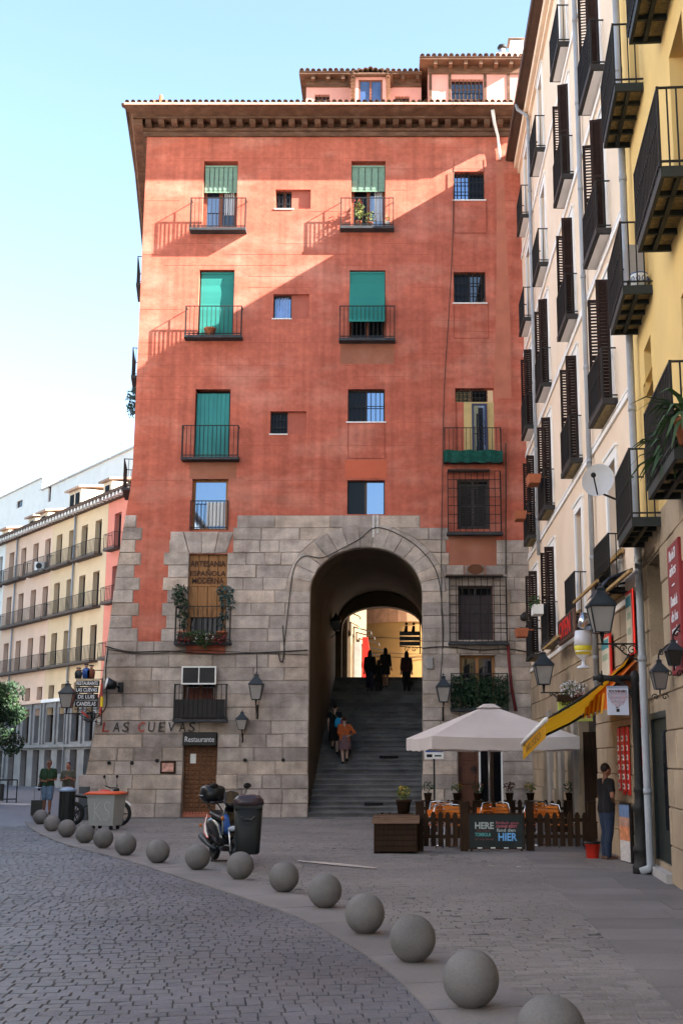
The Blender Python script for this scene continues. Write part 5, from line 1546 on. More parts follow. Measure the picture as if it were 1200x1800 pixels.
# ================================================================ the yellow house next to it
NE2 = Vector((3.55, 11.2, 0)); FA2 = NEAR + Vector((-.004, -.004, 0))
axY = (FA2 - NE2).normalized()
TY = Frame(NE2, axY, (-axY.y, axY.x, 0))
LY = (FA2 - NE2).length
yellow = thing('yellow_house', 'yellow house with corrugated balcony undersides nearest on the right side', 'house', NE2)
PY_ = 0.46
yb = {}
for key, q in dict(b1=(1107, 42, 1136, -90), b2=(1056, 256, 1087, 119), b3=(1116, 435, 1162, 290), b4=(1069, 590, 1095, 491), b5=(1135, 870, 1190, 770), b6=(1082, 959, 1112, 899)).items():
    a_f, z_f = TY.at(q[0], q[1], PY_); a_n, z_n = TY.at(q[2], q[3], PY_); yb[key] = (a_n, a_f, z_f, z_n)
print('yellow', {k: tuple(round(x, 2) for x in v) for k, v in yb.items()}, LY)
far_c = [(yb[k][0], yb[k][1]) for k in ('b2', 'b4', 'b6')]; near_c = [(yb[k][0], yb[k][1]) for k in ('b3', 'b5')]
ac1 = sum((x + y) / 2 for x, y in far_c) / 3; ac2 = sum((x + y) / 2 for x, y in near_c) / 2
lvY = [yb['b2'][2] * .5 + yb['b2'][3] * .5, (yb['b4'][2] + yb['b4'][3] + yb['b3'][2] + yb['b3'][3]) / 4, (yb['b6'][2] + yb['b6'][3] + yb['b5'][2] + yb['b5'][3]) / 4]
l2 = {'b2': yb['b2'], 'b4': yb['b4'], 'b6': yb['b6'], 'b1': yb['b1'], 'b3': yb['b3'], 'b5': yb['b5']}
zeY = zeA + .4
opY = []; balY = []
for key in ('b2', 'b4', 'b6', 'b1', 'b3', 'b5'):
    zf = (yb[key][2] + yb[key][3]) / 2; am = ac1 if key in ('b2', 'b4', 'b6') else ac2; w2 = .95 if am == ac1 else 1.15
    balY.append((key, am, w2, zf)); opY.append((am - .55, zf + .03, am + .55, zf + 2.5))
zgY = 5.45
sm = TY.rect(1120, 612, 1145, 700); opY.append((sm[0], sm[1], sm[0] + .8, sm[3]))
dk = TY.rect(1141, 975, 1166, 1150); dr = (TY.at(1152, 1500)[0] - 1.9, .22, TY.at(1152, 1500)[0], 2.5)
gfY = [dk, dr]
b = MB().use(M_YEL); sheet(b, TY, [(-22, zgY), (LY, zgY), (LY, zeY), (-22, zeY)], [R4(r) for r in opY if r[3] > zgY + .1], .28)  # wall carried on out of view behind the viewer to shade the ground
b.use(M_STONE2); sheet(b, TY, [(-22, 0), (LY, 0), (LY, zgY), (-22, zgY)], [R4(r) for r in gfY], .3)
b.use(M_YEL); b.add([TY((-22, 0, 0)), TY((-22, -9, 0)), TY((-22, -9, zeY)), TY((-22, 0, zeY))], [(0, 1, 2, 3)])
b.use(mat('eave_brown2', (.085, .045, .03), .7, .2, 4)); b.box((-22, -.1, zeY), (LY, .55, zeY + .2), TY)
b.use(M_TILE); b.add([TY((-22, .5, zeY + .2)), TY((LY, .5, zeY + .2)), TY((LY, -7, zeY + 1.8)), TY((-22, -7, zeY + 1.8))], [(0, 1, 2, 3)])
b.add([TY((LY, -.3, 0)), TY((LY, -7, 0)), TY((LY, -7, zeY)), TY((LY, -.3, zeY))], [(0, 1, 2, 3)])
b.build('wall', None, yellow)
MB().box((-21, -.42, 0), (LY - .1, -.40, zeY), TY).build('dark_interior', M_DARK, yellow)
for key, am, w2, zf in balY:
    f = window(TY, yellow, (am - .55, zf + .03, am + .55, zf + 2.5), .24, .06, 2, mat('amber_wood', (.42, .2, .05), .6), M_GLASSM, rows=2)
    sl_ = MB().use(mat('green_black_steel', (.02, .024, .022), .6))
    zt = zf; p = PY_
    sl_.box((am - w2, p - .05, zt - .14), (am + w2, p, zt), TY); sl_.box((am - w2, 0, zt - .14), (am - w2 + .05, p - .05, zt), TY); sl_.box((am + w2 - .05, 0, zt - .14), (am + w2, p - .05, zt), TY)
    sl_.box((am - w2 + .05, p / 2 - .03, zt - .13), (am + w2 - .05, p / 2 + .03, zt - .05), TY)
    for q in range(1, 4): a = am - w2 + 2 * w2 * q / 4; sl_.box((a - .025, 0, zt - .13), (a + .025, p - .05, zt - .05), TY)
    o = sl_.build('balcony', None, yellow)
    g = MB(); n_ = 40
    vs = []
    for q in range(n_ + 1):
        a = am - w2 + .05 + (2 * w2 - .1) * q / n_; dz = .012 * (q % 2)
        vs += [TY((a, 0.0, zt - .05 - dz)), TY((a, p - .05, zt - .05 - dz))]
    g.add(vs, [(2 * q, 2 * q + 1, 2 * q + 3, 2 * q + 2) for q in range(n_)]); g.build('corrugated_underside', M_OLIVE, o)
    railing(TY, o, am - w2, am + w2, zt, zt + 1.05, p, step=.125, bar=.010, curls=True)
f = window(TY, yellow, opY[-1], .25, .05, 1, M_WHITE, M_GLASSM)
f = window(TY, yellow, dk, .28, .06, 1, M_DKWOOD, M_GLASSD)
# ribbed black shutter of the shop, with its pale step
dd = MB(); dd.box((dr[0], -.10, dr[1]), (dr[2], -.07, dr[3]), TY)
a = dr[0]
while a < dr[2] - .03: dd.box((a, -.07, dr[1]), (a + .035, -.045, dr[3]), TY); a += .07
dd.box((dr[2] - .06, -.069, dr[1]), (dr[2], .0, dr[3]), TY); dd.box((dr[0], -.069, dr[3] - .10), (dr[2] - .06, .01, dr[3]), TY)
dd.build('ribbed_door', mat('green_black_door', (.022, .028, .024), .45, .2, 3), yellow)
MB().box((dr[0], -.3, 0.0), (dr[2] + .1, .12, .14), TY).build('door_step', M_PALEST, yellow)
MB().box((dr[0] + .1, -.04, dr[1] + .5), (dr[0] + .9, -.035, dr[3] - .3), TY).build('glass_panel', M_GLASSM, yellow)
rs = random.Random(33); z = 0.0
while z < zgY - .1:
    h = .545; a = LY - .02
    while a > -.5:
        l = rs.uniform(.7, 1.3); a1 = a - l
        seg = [(a1, a)]
        for r in gfY:
            if r[1] < z + h - .05 and r[3] > z + .05: seg = [s for q in seg for s in ((q[0], min(q[1], r[0])), (max(q[0], r[2]), q[1])) if s[1] - s[0] > .12]
        for s0, s1 in seg:
            MB().poly_block([(s0 + .006, z + .006), (s1 - .006, z + .006), (s1 - .006, min(z + h, zgY) - .006), (s0 + .006, min(z + h, zgY) - .006)], 0, .035 + rs.uniform(-.008, .008), .015, TY).build('stone_block', M_STONE2, yellow)
        a = a1
    z += h
ap = TY.at(1142, 1450, .12)[0]
pipe(TY, yellow, ap, 0.03, zeY - .1, .062, .14)
for (u, v, lab, sd_) in ((1206, 745, 'large spiky leaved plant on the nearest corrugated balcony', 5), (1182, 835, 'second spiky plant trailing through the bars below the large one', 6)):
    a, z = TY.at(u, v + 20, PY_ - .15)
    zf = [q for q in balY if q[0] == 'b5'][0][3]
    pot_plant('spiky_plant', lab, 'plant', TY((a, PY_ - .2, zf + .02)), 'strap', n=55, spread=.31, rise=.42, pot=.2, h=.3 if sd_ == 5 else .12, ml=M_LEAF, seed=sd_, size=.2)
zf = [q for q in balY if q[0] == 'b4'][0][3]; a = [q for q in balY if q[0] == 'b4'][0][1]
t = thing('glazed_pot', 'white and blue patterned ceramic pot behind the balcony bars', 'plant pot', (0, 0, 0))
b = MB(); b.smooth = True; b.lathe([(.16, 0), (.22, .15), (.23, .3), (.21, .4), (.18, .4), (.17, .36), (0, .36)], n=18); b.build('body', M_WHITE, t)
b = MB(); b.use(M_BLUE)
for q in range(10):
    an = q * 2 * pi / 10
    b.tube([(.236 * cos(an + .2 * cos(w * 1.05)), .236 * sin(an + .2 * cos(w * 1.05)), .22 + .07 * sin(w * 1.05)) for w in range(7)], .012, 4)
b.lathe([(.222, .37), (.222, .395)], n=18); b.build('pattern', None, t); place(t, TY((a - .72, .17, zf + .02)), 0, .62)
b = MB().use(M_PALEST); b.box((a - .55, .05, zf + .25), (a - .1, .32, zf + .85), TY); b.use(M_IRON); b.box((a - .5, .05, zf), (a - .46, .3, zf + .25), TY); b.box((a - .2, .05, zf), (a - .16, .3, zf + .25), TY)
tag(b.build('white_cabinet', None, origin=TY((a - .3, .2, zf))), 'small white cabinet on legs beside the blue patterned pot', 'cabinet')
# ---------------------------------------------------------------- signs and lamps of the right-hand houses
t = thing('burgundy_sign', 'tall burgundy sign with white script on the stone at the right edge', 'sign', TY((TY.at(1190, 1190)[0], .05, TY.at(1190, 1190)[1])))
a1 = TY.at(1176, 1000, .06)[0]; zb, zt = TY.at(1180, 1190, .06)[1], TY.at(1180, 958, .06)[1]; a0 = a1 - .95
MB().cbox((a0, 0.03, zb), (a1, .09, zt), .012, TY).build('board', M_BURG, t)
b = MB(); H_ = zt - zb
for i, s_ in enumerate(('Mas de 20', 'años', '-', 'Donde la', 'de los', 'pescaito', 'es', 'especial')):
    text_mb(b, s_, TY(((a0 + a1) / 2, .095, zt - H_ * (.09 + .118 * i))), -axY, (0, 0, 1), TY.n, (.55 if len(s_) > 3 else .25), .15 if s_ != '-' else .02, .003, M_LETTER, shear=.25, off=.0)
b.build('lettering', None, t)
# hung souvenirs, red sign, cafe sign, glass, blinds
t = thing('red_lettered_sign', 'dark framed board with vertical bright red lettering on the cream house', 'sign', TC(TC.at(990, 1100) + (0,)))
cs = [(981, 1118), (1005, 1104), (1009, 1067), (979, 1096)]
P = [TC.at(u, v, .12) for u, v in ((979, 1108), (1008, 1086))]
a0, a1 = 4.9, 7.6; zb, zt = 4.38, 4.95
b = MB()
for a_ in (5.2, 7.3): b.tube([TC((a_, 0, 4.85)), TC((a_, .46, 4.85))], .02, 5)
b.build('bracket', M_IRON, t)
MB().cbox((a0, .42, zb), (a1, .49, zt), .03, TC).build('frame', mat('old_frame', (.12, .06, .04), .7), t)
MB().box((a0 + .12, .49, zb + .06), (a1 - .12, .496, zt - .06), TC).build('board', M_SIGNBLK, t)
b = MB(); text_mb(b, 'OPEN', TC(((a0 + a1) / 2, .50, (zb + zt) / 2)), -axA, (0, 0, 1), TC.n, (a1 - a0) * .72, (zt - zb) * .7, .003, M_REDSIGN, off=.02); b.build('lettering', None, t)
t = thing('cafe_sign', 'lime yellow cafe sign projecting beyond the yellow awning', 'sign', on_y(1010, 1270, 27.5))
TSf = Frame((0, 27.5, 0), (1, 0, 0), (0, -1, 0)); r = TSf.rect(980, 1226, 1040, 1268)
MB().cbox((r[0], -.04, r[1]), (r[2], .05, r[3]), .01, TSf).build('board', M_LIME, t)
b = MB(); text_mb(b, 'Bogar', TSf((r[0] + .24, .053, r[3] - .12)), (1, 0, .12), (-.12, 0, 1), TSf.n, .34, .16, .002, M_SIGNBLK, shear=.4, off=.01)
text_mb(b, 'Bar', TSf((r[0] + .27, .053, r[3] - .28)), (1, 0, .12), (-.12, 0, 1), TSf.n, .22, .15, .002, M_SIGNBLK, shear=.4, off=.01)
text_mb(b, 'CAFÉ', TSf(((r[0] + r[2]) / 2 + .1, .053, r[1] + .16)), (1, 0, .1), (-.1, 0, 1), TSf.n, .46, .22, .002, mat('dark_pink', (.40, .06, .10), .7), off=.015)
b.build('lettering', None, t)
MB().tube([TSf((r[2] - .05, 0, r[3] - .1)), TSf((4.32, 0, r[3] - .1))], .02, 6).tube([TSf((r[2] - .05, 0, r[1] + .1)), TSf((4.32, 0, r[1] + .1))], .02, 6).build('bracket', M_IRON, t)
f = MB(); rr = random.Random(12); c = on_y(1005, 1212, 27.3)
f.use(M_LEAF).leaves(c, (.32, .2, .2), 150, .1, rng=rr); f.use(M_FLW).leaves(c + Vector((0, -.12, .03)), (.32, .12, .19), 190, .075, rng=rr); f.use(M_FLR).leaves(c + Vector((.1, -.1, -.1)), (.2, .1, .08), 30, .07, rng=rr)
t = thing('flower_box', 'box of white blossoms above the lime cafe sign', 'flower box', c - Vector((0, 0, .2)))
f.build('blossom', None, t); MB().box((c.x - .34, c.y - .1, c.z - .26), (c.x + .34, c.y + .12, c.z - .12)).tube([(c.x + .3, c.y, c.z - .2), (4.35, c.y, c.z - .2)], .02, 5).build('trough', M_DKWOOD, t)
# glass-shaped sign
t = thing('goblet_sign', 'big white and yellow drink goblet sign hanging beside the lantern', 'sign', on_y(1026, 1175, 24.6))
c = on_y(1025, 1175, 24.6); k = on_y(1025, 1109, 24.6).z - c.z
b = MB(); b.smooth = True; b.use(mat('frosted_white', (.62, .62, .66), .35, .05))
b.lathe([(.19 * k, 0), (.18 * k, .04 * k), (.05 * k, .10 * k), (.05 * k, .24 * k), (.17 * k, .34 * k), (.225 * k, .46 * k)], (c.x, c.y, c.z), 18)
b.use(mat('drink_yellow', (.62, .5, .03), .35, .1)).lathe([(.19 * k, .36 * k), (.235 * k, .5 * k), (.242 * k, .60 * k)], (c.x, c.y, c.z), 18)
b.use(mat('frosted_white', (.62, .62, .66))).lathe([(.238 * k, .60 * k), (.235 * k, .78 * k), (.20 * k, 1.0 * k), (.18 * k, 1.0 * k), (.18 * k, .97 * k), (0, .97 * k)], (c.x, c.y, c.z), 18)
b.build('goblet', None, t)
b = MB().use(M_IRON); b.tube([(c.x, c.y, c.z + k), (c.x, c.y, c.z + k + .12), (4.3, c.y, c.z + k + .12)], .02, 6); b.build('bracket', None, t)
# cylinder spot above it
b = MB(); b.smooth = True; q = on_y(1025, 1092, 24.3); b.use(M_CHROME).tube([q + Vector((-.05, 0, -.12)), q + Vector((.05, .05, .14))], [.09, .11], 10); b.use(M_BLACK).tube([q + Vector((.05, .05, .14)), q + Vector((.3, .1, .2))], .03, 6)
tag(b.build('spotlight', None, origin=q), 'grey metal spotlight above the goblet sign', 'spotlight')
# bamboo-like blinds (small awnings) on the first floor
for nm, u0, v0, u1, v1, d in (('far', 955, 1150, 985, 1108, .5), ('mid', 1010, 1056, 1052, 1024, .5), ('near', 1068, 1050, 1110, 990, .55)):
    a_f, z_f = TC.at(u0, v0, d); a_n, z_n = TC.at(u1, v1, d); z_ = (z_f + z_n) / 2
    b = MB(); n_ = 7
    for q in range(n_):
        t0, t1 = q / n_, (q + 1) / n_
        b.add([TC((a_n, .03 + d * t0, z_ + .55 * (1 - t0))), TC((a_f, .03 + d * t0, z_ + .55 * (1 - t0))), TC((a_f, .03 + d * t1 - .01, z_ + .55 * (1 - t1) + .02)), TC((a_n, .03 + d * t1 - .01, z_ + .55 * (1 - t1) + .02))], [(0, 1, 2, 3)])
    b.box((a_n, .02, z_ + .52), (a_f, .08, z_ + .6), TC); b.box((a_n, d, z_ - .03), (a_f, d + .05, z_ + .02), TC)
    tag(b.build('reed_awning', mat('reed', (.36, .22, .08), .8, .3, 10), origin=TC((a_n, 0, z_))), {'far': 'farthest reed awning below the lowest shuttered balconies', 'mid': 'reed awning behind the big lantern', 'near': 'nearest reed awning under the two dark hoods by the yellow house'}[nm], 'awning')
# dark hood awnings
for nm, u, v, yy in (('near', 1140, 940, 20.6), ('mid', 1085, 1028, 21.8)):
    c = on_y(u, v, yy); b = MB(); b.smooth = True
    b.loft([[Vector((c.x - .5 + .02, c.y + s_ * .6, c.z - .22 + .0)) for s_ in (-1, -.3, .3, 1)] + [Vector((c.x - .5, c.y + s_ * .6, c.z - .24)) for s_ in (1, -1)],
            [Vector((c.x - .25, c.y + s_ * .6, c.z + .06)) for s_ in (-1, -.3, .3, 1)] + [Vector((c.x - .25, c.y + s_ * .6, c.z + .02)) for s_ in (1, -1)],
            [Vector((4.2, c.y + s_ * .6, c.z + .22)) for s_ in (-1, -.3, .3, 1)] + [Vector((4.2, c.y + s_ * .6, c.z + .16)) for s_ in (1, -1)]])
    b.tube([c + Vector((-.4, -.3, -.1)), Vector((4.25, c.y + .2, c.z - .1))], .02, 5); b.tube([c + Vector((-.3, .4, -.02)), Vector((4.25, c.y + .4, c.z + .1))], .02, 5)
    tag(b.build('hood_awning', mat('navy_hood', (.035, .04, .055), .7), origin=c), {'near': 'dark hood awning folded under the nearest balcony', 'mid': 'dark hood awning above the red edged banner'}[nm], 'awning')
# banners with red edge
for nm, u0, u1, v0, v1 in (('near', 1100, 1120, 1034, 1150), ('far', 1057, 1072, 1115, 1190)):
    a1 = TC.at(u0, (v0 + v1) / 2, .12)[0]; a0 = TC.at(u1, (v0 + v1) / 2, .12)[0]; zt = TC.at((u0 + u1) / 2, v0, .12)[1]; zb = TC.at((u0 + u1) / 2, v1, .12)[1]
    if a0 < 0.03: a0 = .03
    if a1 - a0 < .5: a1 = a0 + .6
    t = thing('menu_banner', {'near': 'cream banner with a red edge and blue heading beside the grey downpipe', 'far': 'cream banner with a red edge seen below the big lantern'}[nm], 'banner', TC((a0, .1, zb)))
    MB().box((a0, .09, zb), (a1, .12, zt), TC).build('frame', M_REDSIGN, t)
    MB().box((a0 + .12, .12, zb + .02), (a1 - .02, .128, zt - .06), TC).build('sheet', mat('cream_sheet', (.62, .55, .42), .8, .06), t)
    b = MB().use(mat('teal_print', (.06, .25, .28), .8)); b.box((a0 + .14, .128, zt - .28), (a1 - .04, .131, zt - .1), TC)
    b.use(mat('sage_print', (.35, .40, .28), .8))
    z = zt - .5
    while z > zb + .2: b.box((a0 + .2, .128, z), (a1 - .12, .131, z + .12), TC); z -= .27
    b.build('print', None, t)
# satellite dish
c = on_y(1052, 848, 22.0); t = thing('satellite_dish', 'white satellite dish fixed high on the cream house', 'satellite dish', Vector((4.25, 22.3, c.z)))
dn = Vector((-.35, -.9, .28)).normalized(); dx = dn.cross(Vector((0, 0, 1))).normalized(); dz = dx.cross(dn)
b = MB(); b.smooth = True
for i in range(5): pass
rings = []
for i in range(6):
    r_ = .30 * i / 5 + .001; rings.append([c + dx * (r_ * cos(q * pi / 12)) + dz * (r_ * 1.12 * sin(q * pi / 12)) + dn * (.10 * (r_ / .3) ** 2) for q in range(24)])
b.loft(rings, cap=False); b.build('dish', mat('dish_grey', (.48, .47, .47), .6, .04), t)
b = MB().use(M_IRON); b.tube([c - dz * .30 + dn * .1, c - dz * .12 + dn * .45], .015, 5); b.ball(c - dz * .10 + dn * .47, .05, 8, 6); b.tube([c - dn * .02, c - dn * .2 - dz * .12, Vector((4.28, 22.5, c.z - .25))], .022, 6); b.build('mount', None, t)
# lanterns of the right side
c = on_y(1057, 1116, 20.9)
lantern('wall_lantern', 'big near street lantern on a long scrolled arm above the yellow awning', 'wall lantern', c, .82, .42, arm='scroll', out=(-1, 0, 0), reach=4.2 - c.x)
c = on_y(955, 1206, 30.5)
lantern('wall_lantern', 'farther street lantern on the right side between the parasol and cafe sign', 'wall lantern', c, .84, .44, arm='scroll', out=(-1, 0, 0), reach=4.3 - c.x)
c = on_y(1159, 1214, 17.5)
lantern('wall_lantern', 'small black lantern hanging from a curled arm over the ribbed door', 'wall lantern', c, .44, .22, arm='goose', out=(-1, 0, 0), reach=.42, glass=mat('smoked_lamp_glass', (.16, .14, .13), .15, bump=0))
c = on_y(1184, 1172, 16.3)
lantern('wall_lantern', 'black lantern in front of the burgundy sign', 'wall lantern', c, .36, .2, arm='goose', out=(-1, 0, 0), reach=.3, glass=M_BLACKG)
# flower pots hung on the far balconies
for u, v, yy, lab in ((937, 845, 32.6, 'terracotta trough hung on a shuttered balcony, the upper of two'), (913, 908, 36.6, 'terracotta trough hung on a shuttered balcony next to the red wall'), (916, 1113, 36.0, 'terracotta bowl hung on the lowest balcony next to the granite')):
    c = on_y(u, v, yy); b = MB(); b.loft([[c + Vector((sx * .14, sy * .3, -.12)) for sx, sy in ((-1, -1), (1, -1), (1, 1), (-1, 1))], [c + Vector((sx * .18, sy * .34, .12)) for sx, sy in ((-1, -1), (1, -1), (1, 1), (-1, 1))]])
    b.tube([c + Vector((0, 0, .1)), c + Vector((.35, 0, .1))], .015, 5)
    tag(b.build('flower_trough', M_TERRA, origin=c), lab, 'flower trough')
c = on_y(943, 1072, 32.4); b = MB().use(M_WHITE); b.box((c.x - .12, c.y - .3, c.z - .14), (c.x + .14, c.y + .3, c.z + .12)); b.use(M_LEAF).leaves(c + Vector((-.05, 0, .2)), (.2, .35, .2), 60, .16, rng=rr)
tag(b.build('planter_box', None, origin=c), 'white planter box with grass on a low far balcony', 'planter')
c = on_y(921, 1086, 36.2); b = MB(); b.smooth = True; b.lathe([(.06, -.1), (.12, -.06), (.13, .06), (.04, .16), (0, .17)], c, 8); b.tube([c + Vector((0, 0, .15)), c + Vector((.1, 0, .22)), c + Vector((.45, 0, .2))], .015, 5); b.tube([c + Vector((-.15, 0, -.3)), c + Vector((.5, 0, -.32))], .02, 5)
tag(b.build('hanging_lamp', M_IRON, origin=c), 'tiny black lamp on a bracket against the granite end wall', 'lamp')

# ================================================================ houses running away on the left, beyond the arched house
P0 = Vector((-18.1, 78, 0))
tL = Vector((-0.6, 0.8, 0))
TR = Frame(P0, tL, (-0.8, -0.6, 0))
def La(u, v): return TR.at(u, v)[0]
storeys = [TR.at(172, 975)[1], TR.at(169, 1066)[1], TR.at(166, 1161)[1]]
M_LOWST = mat('shaded_street_stone', (0.215, 0.205, 0.20), 0.9, 0.2, 1.0)  # darker copy of the pale stone, street shade put into the colour
hs_ = storeys[0] - storeys[1]
z4 = storeys[2] - hs_; zEav = TR.at(205, 866)[1] - .5
zStone = TR.at(160, 1225)[1]; zLedge = TR.at(160, 1307)[1]
print('left', storeys, zEav, zStone, zLedge)
bnd = [La(228, 950) - 22, La(191, 900), La(94, 940), La(11, 965), La(-60, 980)]  # pink house stretched unseen behind the red one to block sun
wins = {'beige': [La(u, 960) for u in (172, 148, 126, 104.5)], 'peach': [La(u, 960) for u in (84.5, 64, 43, 22.5)]}
specs = [('pink_house', 'narrow pink house squeezed between the red house and the beige one', M_PINK, bnd[0], bnd[1], [La(207, 930)]),
         ('beige_house', 'beige house with grey drainpipe and long balconies beyond the corner', M_BEIGE, bnd[1], bnd[2], wins['beige']),
         ('peach_house', 'peach coloured house with long balconies farther along the curve', M_PEACH, bnd[2], bnd[3], wins['peach']),
         ('white_house', 'whitewashed house at the far left edge of the row', M_WHITEW, bnd[3], bnd[4], [La(3, 960), La(-20, 960)])]
M_EAVE = mat('left_eave', (.10, .06, .045), .8, .2, 4)
for nm, lab, m, a0, a1, ws in specs:
    h = thing(nm, lab, 'house', TR((a0, 0, 0)))
    hol = []; rows = []
    for k, zf in enumerate(storeys):
        for a in ws: rows.append((a - .52, zf + .05, a + .52, zf + 2.35, k))
    for a in ws: rows.append((a - .5, z4 + .2 , a + .5, z4 + 2.2, 3))
    gnd = []
    for a in ws:
        rows.append((a - .62, zLedge + .15, a + .62, zStone - .45, 4)); gnd.append((a - .6, 0.0 if nm != 'beige_house' or a < ws[2] - .1 else .9, a + .6, min(2.5, zLedge - .35)))
    for g in gnd: rows.append((*g, 5))
    b = MB().use(m)
    up = [R4(r[:4]) for r in rows if r[4] <= 3]; lo = [R4(r[:4]) for r in rows if r[4] > 3]
    sheet(b, TR, [(a0 + .01, zStone), (a1, zStone), (a1, zEav), (a0 + .01, zEav)], up, .45)
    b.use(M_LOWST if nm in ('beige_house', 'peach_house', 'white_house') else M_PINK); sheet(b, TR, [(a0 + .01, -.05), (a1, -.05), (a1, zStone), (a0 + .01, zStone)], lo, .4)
    b.use(m); b.add([TR((a1, 0, 0)), TR((a1, -10, 0)), TR((a1, -10, zEav)), TR((a1, 0, zEav))], [(0, 1, 2, 3)]).add([TR((a0, -10, 0)), TR((a0, -10, zEav)), TR((a1, -10, zEav)), TR((a1, -10, 0))], [(0, 1, 2, 3)])
    b.build('wall', None, h)
    MB().box((a0 + .1, -.6, 0), (a1 - .1, -.58, zEav), TR).build('dark_interior', M_DARK, h)
    fr_ = mat('far_frame', (.07, .045, .035), .7)
    for r in rows:
        if r[4] == 5:
            f = MB().box((r[0], -.42, r[1]), (r[2], -.36, r[3]), TR).build('ground_door', mat('far_door', (.045, .035, .03), .6, rand=.4), h); continue
        f = window(TR, h, r[:4], .34, .08, 2, fr_, M_GLASSM if r[4] != 4 else M_GLASSD)
    # balconies
    for k, zf in enumerate(storeys):
        if k == 0:
            grp = [(ws[i] - .8, ws[min(i + 1, len(ws) - 1)] + .8) for i in range(0, len(ws), 2)] if len(ws) > 1 else [(ws[0] - .8, ws[0] + .8)]
        else: grp = [(ws[0] - .9, ws[-1] + .9)]
        for g in grp: balcony(TR, h, max(g[0], a0 + .1), min(g[1], a1 - .1), zf, zf + .95, .55, .14, ms=mat('far_slab', (.09, .065, .055), .8), step=.22, bar=.012)
    b = MB().use(m if nm != 'beige_house' else M_TRIM)
    b.box((a0 + .02, 0, zStone - .1), (a1, .22, zStone + .12), TR)
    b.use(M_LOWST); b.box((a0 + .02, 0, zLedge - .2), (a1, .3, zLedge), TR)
    for a in [a0 + .25] + [(x + y) / 2 for x, y in zip(ws[:-1], ws[1:])] + [a1 - .3]: b.box((a - .14, 0, zLedge), (a + .14, .12, zStone - .1), TR)
    b.build('stone_bands', None, h)
    b = MB().use(M_EAVE)
    b.box((a0, -.1, zEav - .02), (a1, .30, zEav + .25), TR); b.box((a0, -.1, zEav + .25), (a1, .75, zEav + .42), TR)
    b.use(M_TRIM)
    n_ = int((a1 - a0) / .55)
    for i in range(n_): b.box((a0 + .1 + i * .55, .30, zEav + .03), (a0 + .32 + i * .55, .68, zEav + .25), TR)
    b.build('cornice', None, h)
    b = MB().use(M_TILE); b.add([TR((a0, .8, zEav + .43)), TR((a1, .8, zEav + .43)), TR((a1, -7, zEav + 2.6)), TR((a0, -7, zEav + 2.6))], [(0, 1, 2, 3)])
    rf = b.build('roof', None, h)
    # roof dormers
    dl = {'beige_house': [(138, 858, 2.2, 1.9)], 'pink_house': [(198, 852, 1.4, 1.5)], 'peach_house': [(83, 896, 1.6, 1.2), (62, 905, 1.4, 1.2)], 'white_house': [(15, 932, 1.5, 1.1)]}[nm]
    for u, v, w_, hh in dl:
        a, z = TR.at(u, v, -1.5); z0 = zEav + .7
        if nm == 'pink_house': a += .3
        d = MB().use(mat('dormer_wall', (.66, .56, .44), .9)); d.box((a - w_ / 2, -4, z0), (a + w_ / 2, -1.3, z0 + hh), TR)
        d.use(M_TILE); d.add([TR((a - w_ / 2 - .25, -1.0, z0 + hh)), TR((a + w_ / 2 + .25, -1.0, z0 + hh)), TR((a + w_ / 2 + .25, -4.5, z0 + hh + .5)), TR((a - w_ / 2 - .25, -4.5, z0 + hh + .5)),
                               TR((a - w_ / 2 - .25, -1.0, z0 + hh + .14)), TR((a + w_ / 2 + .25, -1.0, z0 + hh + .14)), TR((a + w_ / 2 + .25, -4.5, z0 + hh + .66)), TR((a - w_ / 2 - .25, -4.5, z0 + hh + .66))],
                              [(0, 1, 2, 3), (4, 5, 6, 7), (0, 1, 5, 4), (1, 2, 6, 5), (3, 0, 4, 7)])
        d = d.build('dormer', None, h)
        nw = 2 if w_ > 2 else 1
        for i in range(nw):
            c_ = a + (i - (nw - 1) / 2) * w_ * .45
            MB().box((c_ - .32, -1.3, z0 + .35), (c_ + .32, -1.25, z0 + hh - .25), TR).build('dormer_window', M_GLASSD, d)
    if nm in ('beige_house', 'peach_house'):
        pipe(TR, h, La(134, 950) if nm == 'beige_house' else La(31, 1000), .3, zEav + .1, .07, .12, shoe=False, rings=False)
# air unit and drying box on the far balconies
c = TR((La(79, 985), .3, storeys[0] + .38)); b = MB().use(M_WHITE); b.box((c.x - .35, c.y - .25, c.z - .32), (c.x + .35, c.y + .25, c.z + .3)); b.use(M_BLACK); b.lathe([(.22, 0), (.2, .03), (0, .03)], (0, 0, 0), 12, T=lambda p: Vector((c.x + p[0] - .03, c.y - .25 - p[2], c.z + p[1])))
tag(b.build('air_conditioner', None, origin=c), 'white air conditioner on an upper balcony of the peach house', 'air conditioner')
